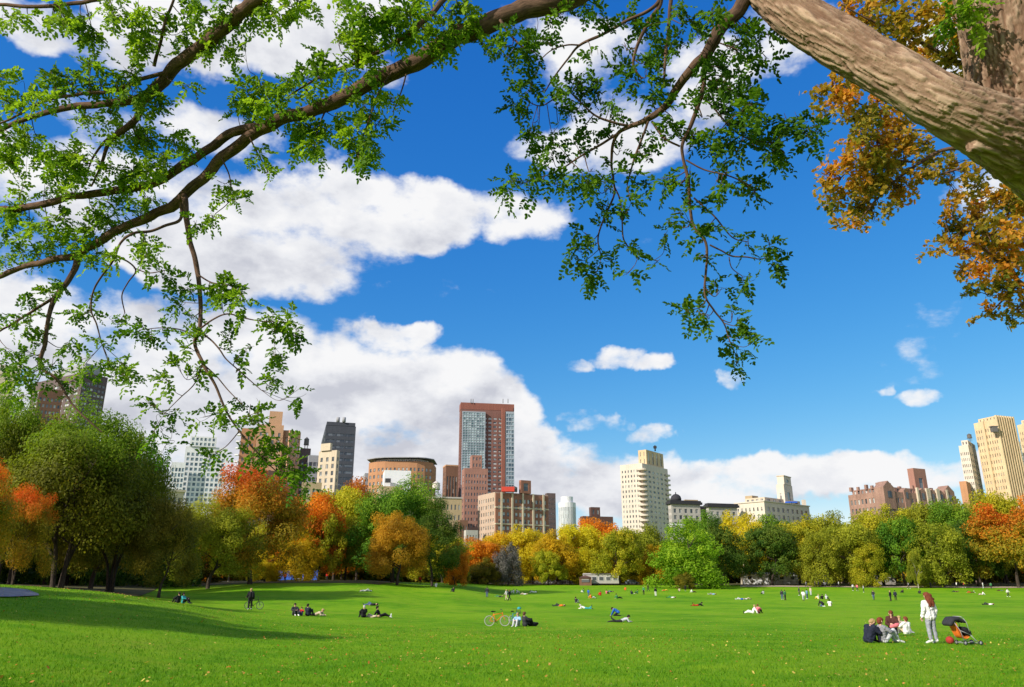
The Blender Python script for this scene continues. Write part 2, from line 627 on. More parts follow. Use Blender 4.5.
# ------------------------------------------------------------------ terrain
YK = np.array([-60, 6, 14, 20, 30, 40, 50, 60, 70, 90, 110, 130, 150, 180, 210, 240, 300, 420, 3000.])
cols = {
    -500: [.5, .6, 1.0, 1.3, 1.9, 2.4, 2.5, 2.5, 2.5, 2.4, 2.4, 2.4, 2.5, 2.6, 2.7, 2.8, 3, 3, 3],
    -150: [.2, .2, .5, 1.0, 1.8, 2.3, 2.4, 2.3, 2.3, 2.2, 2.2, 2.2, 2.4, 2.5, 2.6, 2.8, 3, 3, 3],
    0:    [0, 0, .3, .8, 1.55, 1.97, 2.02, 1.9, 1.9, 1.9, 1.9, 2.1, 2.3, 2.5, 2.6, 2.7, 3, 3, 3],
    100:  [0, 0, .15, .47, 1.05, 1.6, 1.63, 1.45, 1.3, 1.2, 1.4, 1.7, 2.1, 2.4, 2.6, 2.7, 3, 3, 3],
    180:  [0, 0, 0, .2, .72, 1.12, .9, .55, .45, .45, .75, 1.3, 1.9, 2.3, 2.5, 2.7, 3, 3, 3],
    250:  [0, 0, 0, .05, .25, .3, .05, -.1, -.13, .4, 1.2, 2.0, 2.5, 2.7, 2.8, 2.9, 3, 3, 3],
    350:  [0, 0, 0, 0, 0, -.15, -.3, -.4, -.4, .1, .9, 1.9, 2.6, 2.9, 2.9, 2.9, 3, 3, 3],
    440:  [0, 0, 0, 0, 0, -.25, -.5, -.65, -.7, -.5, -.1, .7, 1.5, 2.1, 2.3, 2.5, 2.7, 2.8, 2.8],
    520:  [0, 0, 0, 0, 0, -.3, -.6, -.7, -.75, -.8, -.75, -.6, -.3, .3, 1.0, 1.8, 2.3, 2.5, 2.5],
    1100: [0, 0, 0, 0, 0, -.3, -.6, -.7, -.75, -.8, -.85, -.85, -.75, -.4, .3, 1.5, 2.3, 2.5, 2.5],
}
UK = np.array([(p - 512) / 797 for p in cols])
ZK = np.array([cols[p] for p in cols])            # (u, Y)


def _raw_z(X, Y):
    u = X / np.maximum(Y, 9.0)
    u = np.clip(u, UK[0], UK[-1])
    Y = np.clip(Y, YK[0], YK[-1])
    i = np.clip(np.searchsorted(UK, u) - 1, 0, len(UK) - 2)
    j = np.clip(np.searchsorted(YK, Y) - 1, 0, len(YK) - 2)
    a = (u - UK[i]) / (UK[i + 1] - UK[i])
    b = (Y - YK[j]) / (YK[j + 1] - YK[j])
    a = a * a * (3 - 2 * a)
    return (ZK[i, j] * (1 - a) + ZK[i + 1, j] * a) * (1 - b) + (ZK[i, j + 1] * (1 - a) + ZK[i + 1, j + 1] * a) * b


xs = np.sinh(np.linspace(-6.2, 6.2, 281)) * 9.0
ys = np.concatenate([np.linspace(-60, 0, 16)[:-1], np.linspace(0, 120, 161)[:-1], np.linspace(120, 320, 101)[:-1],
                     320 + (np.linspace(0, 1, 40) ** 2.5) * 3600])
GX, GY = np.meshgrid(xs, ys)
GZ = _raw_z(GX.ravel(), GY.ravel()).reshape(GX.shape)
for _ in range(5):                                   # soften the control lattice
    p = np.pad(GZ, 1, mode='edge')
    GZ = (p[:-2, 1:-1] + p[2:, 1:-1] + p[1:-1, :-2] + p[1:-1, 2:] + 2 * GZ) / 6
GZ += (fbm(np.stack([GX.ravel() * .07, GY.ravel() * .07, 0 * GX.ravel()], 1), 3).reshape(GX.shape) - .5) * .16


def zg(X, Y):
    X, Y = np.atleast_1d(np.asarray(X, float)), np.atleast_1d(np.asarray(Y, float))
    i = np.clip(np.searchsorted(xs, X) - 1, 0, len(xs) - 2)
    j = np.clip(np.searchsorted(ys, Y) - 1, 0, len(ys) - 2)
    a = (X - xs[i]) / (xs[i + 1] - xs[i])
    b = (Y - ys[j]) / (ys[j + 1] - ys[j])
    return (GZ[j, i] * (1 - a) + GZ[j, i + 1] * a) * (1 - b) + (GZ[j + 1, i] * (1 - a) + GZ[j + 1, i + 1] * a) * b


def gz(x, y):
    return float(zg(x, y)[0])


def ground(px, py, ymin=8., ymax=330.):
    """where the photograph's pixel meets the ground (first hit beyond ymin)"""
    r = ray(px, py)
    Y = np.linspace(ymin, ymax, 4000)
    X = r[0] / r[1] * Y
    Z = ZC + r[2] / r[1] * Y
    dz = Z - zg(X, Y)
    k = np.argmax(dz <= 0)
    if dz[k] > 0:
        k = int(np.argmin(dz))
    return np.array((X[k], Y[k], gz(X[k], Y[k])))


def on_ground(px, Y):
    x = (px - W / 2) * CT / F * Y
    return np.array((x, Y, gz(x, Y)))


def sheet(name, mask_fn, mat, dz):
    pass


nx, ny = len(xs), len(ys)
idx = np.arange(nx * ny).reshape(ny, nx)
Fq = np.stack([idx[:-1, :-1].ravel(), idx[:-1, 1:].ravel(), idx[1:, 1:].ravel(), idx[1:, :-1].ravel()], 1)

# lawn material
m_lawn, nt2, out2 = newmat('lawn grass')
tcl = N(nt2, 'ShaderNodeTexCoord')
def nz(scale, detail=4, rough=.6, stretch=None):
    n = N(nt2, 'ShaderNodeTexNoise')
    n.inputs['Scale'].default_value = scale
    n.inputs['Detail'].default_value = detail
    n.inputs['Roughness'].default_value = rough
    if stretch:
        mp = N(nt2, 'ShaderNodeMapping'); mp.inputs['Scale'].default_value = stretch
        nt2.links.new(tcl.outputs['Object'], mp.inputs['Vector']); nt2.links.new(mp.outputs[0], n.inputs['Vector'])
    else:
        nt2.links.new(tcl.outputs['Object'], n.inputs['Vector'])
    return n.outputs['Fac']
def m2(op, a, b):
    n = N(nt2, 'ShaderNodeMath', operation=op)
    for k, x in enumerate((a, b)):
        if isinstance(x, (int, float)): n.inputs[k].default_value = x
        else: nt2.links.new(x, n.inputs[k])
    return n.outputs[0]
big = nz(.05, 3)
midn = nz(.6, 5, .65)
fine = nz(9., 6, .75)
vfine = nz(45., 3, .7)
mixf = m2('ADD', m2('ADD', m2('MULTIPLY', big, .42), m2('MULTIPLY', midn, .38)), m2('ADD', m2('MULTIPLY', fine, .2), m2('MULTIPLY', vfine, .1)))
rl = ramp(nt2, [(.40, (.056, .172, .003)), (.5, (.112, .280, .004)), (.60, (.190, .345, .010))])
nt2.links.new(mixf, rl.inputs['Fac'])
# worn yellow-brown patches
rw = ramp(nt2, [(.52, (0, 0, 0)), (.68, (1, 1, 1))])
nt2.links.new(m2('ADD', m2('MULTIPLY', nz(.16, 5), .6), m2('MULTIPLY', nz(2.2, 4), .4)), rw.inputs['Fac'])
mxl = N(nt2, 'ShaderNodeMix', data_type='RGBA')
nt2.links.new(m2('MULTIPLY', rw.outputs['Color'], .62), mxl.inputs['Factor'])
nt2.links.new(rl.outputs['Color'], mxl.inputs[6])
mxl.inputs[7].default_value = (.26, .30, .03, 1)
bl = N(nt2, 'ShaderNodeBsdfPrincipled')
bl.inputs['Roughness'].default_value = .8
bl.inputs['Specular IOR Level'].default_value = .04
nt2.links.new(mxl.outputs[2], bl.inputs['Base Color'])
bpl = N(nt2, 'ShaderNodeBump'); bpl.inputs['Strength'].default_value = .9; bpl.inputs['Distance'].default_value = .06
nt2.links.new(m2('ADD', fine, m2('MULTIPLY', vfine, .7)), bpl.inputs['Height'])
nt2.links.new(bpl.outputs[0], bl.inputs['Normal'])
nt2.links.new(bl.outputs[0], out2.inputs['Surface'])

lawn = link('ground', fast_mesh('ground', np.stack([GX.ravel(), GY.ravel(), GZ.ravel()], 1), Fq, True), m_lawn)
tag(lawn, kind='structure')


def strip(name, pts_a, pts_b, mat, dz=.012, n=60, m=6):
    """sheet between two ground lines, draped on the terrain"""
    A, B = np.array(pts_a), np.array(pts_b)
    ta, tb, t = np.linspace(0, 1, len(A)), np.linspace(0, 1, len(B)), np.linspace(0, 1, n)
    Ax = np.stack([np.interp(t, ta, A[:, k]) for k in (0, 1)], 1)
    Bx = np.stack([np.interp(t, tb, B[:, k]) for k in (0, 1)], 1)
    s = np.linspace(0, 1, m)
    P = Ax[:, None] * (1 - s[None, :, None]) + Bx[:, None] * s[None, :, None]
    P = P.reshape(-1, 2)
    Z = zg(P[:, 0], P[:, 1]) + dz
    ii = np.arange(n * m).reshape(n, m)
    f = np.stack([ii[:-1, :-1].ravel(), ii[:-1, 1:].ravel(), ii[1:, 1:].ravel(), ii[1:, :-1].ravel()], 1)
    o = link(name, fast_mesh(name, np.column_stack([P, Z]), f, True), mat)
    return tag(o, kind='structure')


m_sand = mat_plain('pale gravel path', (.42, .34, .24), .95, .2, 1.5)
m_asph = mat_plain('grey path paving', (.17, .17, .19), .9, .25, 2.5, bump=.2)
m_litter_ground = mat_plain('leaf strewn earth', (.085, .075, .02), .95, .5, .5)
# pale path along the far side of the meadow, right of the middle
pa = [on_ground(p, 226 + (p > 900) * 0)[:2] for p in range(740, 1300, 40)]
pb = [on_ground(p, 236)[:2] for p in range(740, 1300, 40)]
strip('path', pa, pb, m_sand, .09, 160)
# grey path on the left rise
o = strip('path', [ground(*q)[:2] for q in ((39, 596.3), (30, 597), (10, 598), (-30, 598.5), (-120, 599))], [ground(*q)[:2] for q in ((38, 594.6), (27, 590.5), (6, 588.6), (-40, 587.8), (-130, 587))], m_asph, .05, 80)
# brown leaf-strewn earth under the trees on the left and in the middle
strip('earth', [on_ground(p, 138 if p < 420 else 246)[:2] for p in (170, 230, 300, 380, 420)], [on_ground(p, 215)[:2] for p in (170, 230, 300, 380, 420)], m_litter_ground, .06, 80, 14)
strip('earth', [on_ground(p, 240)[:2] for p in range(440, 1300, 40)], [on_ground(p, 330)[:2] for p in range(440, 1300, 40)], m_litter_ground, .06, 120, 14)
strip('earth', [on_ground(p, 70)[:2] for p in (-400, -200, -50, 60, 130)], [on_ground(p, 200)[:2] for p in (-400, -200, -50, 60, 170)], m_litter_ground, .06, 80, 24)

# grass blades of the near lawn
nb_ = 180000
Yb = 13.0 + (rng.random(nb_) ** 2.3) * 58
ub = rng.uniform(-.70, .70, nb_)
Xb = ub * Yb
Zb = zg(Xb, Yb)
hb = rng.uniform(.035, .085, nb_) * np.clip((74 - Yb) / 36, .15, 1)
ang = rng.uniform(0, 2 * math.pi, nb_)
wv = np.stack([np.cos(ang), np.sin(ang), 0 * ang], 1) * rng.uniform(.006, .012, nb_)[:, None]
lean = rng.normal(0, .4, (nb_, 2)) * hb[:, None]
P0 = np.stack([Xb, Yb, Zb - .005], 1)
tip = P0 + np.column_stack([lean, hb])
Vb = np.stack([P0 - wv, P0 + wv, tip], 1).reshape(-1, 3)
tb = np.repeat(np.clip(fbm(np.stack([Xb * .8, Yb * .8, 0 * Xb], 1), 3) * .8 + (rng.random(nb_) - .5) * .7 + .1, 0, 1), 3)
m_blade = mat_leaf('grass blade', [(.040, .130, .003), (.088, .240, .004), (.21, .32, .014)], trans=.3, hue=.0)
gr = link('grass', fast_mesh('grass', Vb, np.arange(nb_ * 3).reshape(-1, 3), False, {'tint': tb}), m_blade)
tag(gr, 'short bright green grass of the near lawn', 'grass', kind='stuff')

# fallen leaves
nl = 6500
Yl = 13.2 + (rng.random(nl) ** 1.5) * 55
ul = rng.uniform(-.7, .7, nl)
keep = rng.random(nl) < .35 + .65 * (fbm(np.stack([ul * Yl * .12, Yl * .12, 0 * ul + 5], 1), 3) > .5)
Yl, ul = Yl[keep], ul[keep]
nl = len(Yl)
Xl = ul * Yl
c0 = np.stack([Xl, Yl, zg(Xl, Yl) + .05], 1)
a = rng.uniform(0, 2 * math.pi, nl)
sz = rng.uniform(.018, .046, nl)[:, None]
e1 = np.stack([np.cos(a), np.sin(a), rng.normal(0, .35, nl)], 1) * sz
e2 = np.stack([-np.sin(a), np.cos(a), rng.normal(0, .35, nl)], 1) * sz * .75
Vl = np.stack([c0 - e1, c0 + e2 * .9 - e1 * .2, c0 + e1, c0 - e2 * .9 + e1 * .1], 1).reshape(-1, 3)
m_fallen = mat_leaf('fallen leaf', [(.50, .13, .02), (.42, .22, .05), (.62, .45, .10)], trans=.15, hue=0)
fl = link('fallen_leaves', fast_mesh('fallen_leaves', Vl, np.arange(nl * 4).reshape(-1, 4), False, {'tint': np.repeat(rng.random(nl), 4)}), m_fallen)
tag(fl, 'yellow and orange fallen leaves scattered over the lawn', 'leaves', kind='stuff')

# ------------------------------------------------------------------ the near tree
def bark_mat(name, dark, light, scale=1.0, bump=.5):
    m, nt, out = newmat(name)
    tc = N(nt, 'ShaderNodeAttribute', attribute_name='barkuv')
    mp = N(nt, 'ShaderNodeMapping'); mp.inputs['Scale'].default_value = (30 * scale, 30 * scale, 5.5 * scale)
    nt.links.new(tc.outputs['Vector'], mp.inputs['Vector'])
    n = N(nt, 'ShaderNodeTexNoise'); n.inputs['Scale'].default_value = 1; n.inputs['Detail'].default_value = 7; n.inputs['Roughness'].default_value = .65
    nt.links.new(mp.outputs[0], n.inputs['Vector'])
    mp2 = N(nt, 'ShaderNodeMapping'); mp2.inputs['Scale'].default_value = (3 * scale, 3 * scale, 1.2 * scale)
    nt.links.new(tc.outputs['Vector'], mp2.inputs['Vector'])
    n2 = N(nt, 'ShaderNodeTexNoise'); n2.inputs['Scale'].default_value = 1; n2.inputs['Detail'].default_value = 4
    nt.links.new(mp2.outputs[0], n2.inputs['Vector'])
    ad = N(nt, 'ShaderNodeMath', operation='MULTIPLY_ADD'); ad.inputs[1].default_value = .65
    nt.links.new(n.outputs['Fac'], ad.inputs[0])
    h = N(nt, 'ShaderNodeMath', operation='MULTIPLY'); h.inputs[1].default_value = .35
    nt.links.new(n2.outputs['Fac'], h.inputs[0]); nt.links.new(h.outputs[0], ad.inputs[2])
    r = ramp(nt, [(.38, dark), (.6, light)])
    nt.links.new(ad.outputs[0], r.inputs['Fac'])
    b = N(nt, 'ShaderNodeBsdfPrincipled'); b.inputs['Roughness'].default_value = .9; b.inputs['Specular IOR Level'].default_value = .1
    fa = N(nt, 'ShaderNodeAttribute', attribute_name='fissure')
    fm = N(nt, 'ShaderNodeMath', operation='MULTIPLY'); fm.inputs[1].default_value = .6
    nt.links.new(fa.outputs['Fac'], fm.inputs[0])
    mxf = N(nt, 'ShaderNodeMix', data_type='RGBA')
    nt.links.new(fm.outputs[0], mxf.inputs['Factor']); nt.links.new(r.outputs['Color'], mxf.inputs[6]); mxf.inputs[7].default_value = rgba([dark[0] * .75, dark[1] * .6, dark[2] * .5])
    nt.links.new(mxf.outputs[2], b.inputs['Base Color'])
    bp = N(nt, 'ShaderNodeBump'); bp.inputs['Strength'].default_value = bump; bp.inputs['Distance'].default_value = .012
    nt.links.new(n.outputs['Fac'], bp.inputs['Height'])
    nt.links.new(bp.outputs[0], b.inputs['Normal'])
    nt.links.new(b.outputs[0], out.inputs['Surface'])
    return m


m_bark = bark_mat('furrowed bark', (.155, .094, .062), (.43, .30, .205))
m_barkdk = bark_mat('branch bark', (.04, .025, .018), (.16, .095, .062), 2.2, .6)


def spline(P, n_per=8):
    P = np.asarray(P, float)
    Q = np.vstack([2 * P[0] - P[1], P, 2 * P[-1] - P[-2]])
    out = []
    for i in range(1, len(Q) - 2):
        t = np.linspace(0, 1, n_per, endpoint=False)[:, None]
        a, b, c, d = Q[i - 1], Q[i], Q[i + 1], Q[i + 2]
        out.append(.5 * ((2 * b) + (c - a) * t + (2 * a - 5 * b + 4 * c - d) * t ** 2 + (3 * b - a - 3 * c + d) * t ** 3))
    out.append(P[-1:])
    return np.vstack(out)


def limb_pts(spec, n_per=8):
    """spec rows: px, py, depth, radius in px -> 3D points and radii in metres"""
    P = np.array([list(at_depth(x, y, d)) + [r * d / F] for x, y, d, r in spec])
    S = spline(P, n_per)
    return S[:, :3], np.maximum(S[:, 3], .0015)


def tube_arrays(pts, rad, n=12, rough=.0, seed=0):
    """tube with a bark coordinate"""
    m = len(pts)
    d = np.gradient(pts, axis=0)
    d /= np.linalg.norm(d, axis=1)[:, None] + 1e-9
    a = np.zeros_like(d)
    up = np.array((.1, .3, 1.))
    for i in range(m):
        x = np.cross(d[i], up)
        x /= np.linalg.norm(x) + 1e-9
        a[i] = x
        up = np.cross(x, d[i])
    b = np.cross(a, d)
    th = np.arange(n) * 2 * math.pi / n
    s = np.concatenate([[0], np.cumsum(np.linalg.norm(np.diff(pts, axis=0), axis=1))])
    ct, st = np.cos(th), np.sin(th)
    rr = np.repeat(rad[:, None], n, 1)
    uv = np.stack([rr * ct, rr * st, np.repeat(s[:, None], n, 1)], 2)
    if rough:
        q = uv.reshape(-1, 3) * np.array((14, 14, 5.)) + seed
        rr = rr * (1 + rough * (fbm(q, 3).reshape(rr.shape) - .5) * 2)
    V = pts[:, None] + a[:, None] * (rr * ct)[:, :, None] + b[:, None] * (rr * st)[:, :, None]
    ii = np.arange(m * n).reshape(m, n)
    f = np.stack([ii[:-1], ii[1:], np.roll(ii[1:], -1, 1), np.roll(ii[:-1], -1, 1)], 2).reshape(-1, 4)
    return V.reshape(-1, 3), f, uv.reshape(-1, 3)


class Tubes:
    def __init__(s): s.V, s.F, s.U, s.n = [], [], [], 0
    def add(s, pts, rad, n=8, rough=.15, seed=0):
        v, f, u = tube_arrays(np.asarray(pts, float), np.asarray(rad, float), n, rough, seed)
        s.V.append(v); s.F.append(f + s.n); s.U.append(u); s.n += len(v)
    def build(s, name, mat, parent):
        me = fast_mesh(name, np.concatenate(s.V), np.concatenate(s.F), True, {'barkuv': np.concatenate(s.U)})
        return link(name, me, mat, parent)


tree0 = empty('overhanging_tree', (0, 0, 0), 0, 'nearest tree, thick furrowed limb and dark leafy branches hanging across the sky', 'tree')
tb_ = on_ground(1190, 5.6)
tb_[0] = 5.05

# heavy wood: trunk, forked stem and great limb as one remeshed skin with furrowed bark
trunk_spec = [(1345, 900, 5.7, 98), (1325, 660, 5.6, 92), (1290, 450, 5.45, 86), (1232, 290, 5.25, 82), (1150, 200, 5.1, 77), (1082, 148, 4.98, 68), (1030, 100, 4.95, 52), (1008, 35, 4.98, 43), (990, -60, 5.05, 40), (965, -200, 5.3, 36), (945, -330, 5.5, 30)]
limb_spec = [(1080, 165, 4.95, 58), (1015, 140, 4.78, 38), (952, 110, 4.74, 29.5), (903, 81, 4.85, 26), (854, 52, 5.02, 25), (799, 17, 5.25, 23.5), (756, -22, 5.5, 22), (690, -75, 5.9, 19.5), (600, -110, 6.4, 16.5)]
knob_spec = [(1010, 158, 4.78, 24), (985, 148, 4.7, 14), (972, 149, 4.66, 7)]
tp, tr = limb_pts(trunk_spec, 10)
lp, lr = limb_pts(limb_spec, 10)
kp, kr = limb_pts(knob_spec, 5)
foot = np.array((tp[0][0] + .1, tp[0][1] + .1, gz(tp[0][0], tp[0][1]) - .3))
caps = [(foot, .72, tp[0], tr[0])] if tp[0][2] > foot[2] + .2 else []
for P, Rr in ((tp, tr), (lp, lr), (kp, kr)):
    for i in range(len(P) - 1):
        caps.append((P[i], Rr[i], P[i + 1], Rr[i + 1]))
me = blob('trunk', caps, .0095, 6, 20)
nv = len(me.vertices)
V = np.empty(nv * 3, np.float32); me.vertices.foreach_get('co', V); V = V.reshape(-1, 3).astype(float)
NR = np.empty(nv * 3, np.float32); me.vertices.foreach_get('normal', NR); NR = NR.reshape(-1, 3).astype(float)
# bark coordinate: along and around the nearest stem (blended at the fork)
uvs, ws = [], []
for P, Rr in ((tp, tr), (lp, lr)):
    d = np.gradient(P, axis=0); d /= np.linalg.norm(d, axis=1)[:, None]
    s = np.concatenate([[0], np.cumsum(np.linalg.norm(np.diff(P, axis=0), axis=1))])
    best = np.zeros(nv, int); bd = np.full(nv, 1e9)
    for i in range(len(P)):
        q = np.linalg.norm(V - P[i], axis=1)
        k = q < bd
        best[k] = i; bd[k] = q[k]
    rel = V - P[best]
    al = (rel * d[best]).sum(1)
    perp = rel - al[:, None] * d[best]
    ax = np.cross(d[best], (0, .3, 1.)); ax /= np.linalg.norm(ax, axis=1)[:, None]
    ay = np.cross(ax, d[best])
    uvs.append(np.stack([(perp * ax).sum(1), (perp * ay).sum(1), s[best] + al], 1))
    ws.append(bd - Rr[best])
pick = ws[1] < ws[0] - .0
UV = np.where(pick[:, None], uvs[1] + 7, uvs[0])
warp = (fbm(UV * np.array((4, 4, 2.5)), 3) - .5)
q = UV * np.array((44, 44, 7.0)) + warp[:, None] * np.array((1.6, 1.6, .8))
ridge = 1 - np.abs(2 * fbm(q, 3) - 1) * 2.2                 # flat plates with deep furrows
q2 = UV * np.array((42, 42, 15.)) + warp[:, None] * 3
fine_ = fbm(q2, 3) - .5
low = fbm(UV * np.array((5, 5, 2.)) + 30, 2) - .5
fiss = np.clip((ridge - .25) / .6, 0, 1)
disp = -.015 * fiss + .007 * fine_ + .035 * low
V2 = V + NR * disp[:, None]
me.vertices.foreach_set('co', V2.astype(np.float32).ravel())
at = me.attributes.new('barkuv', 'FLOAT_VECTOR', 'POINT')
at.data.foreach_set('vector', UV.astype(np.float32).ravel())
at = me.attributes.new('fissure', 'FLOAT', 'POINT')
at.data.foreach_set('value', fiss.astype(np.float32))
me.update()
trunk_o = link('trunk', me, m_bark, tree0)

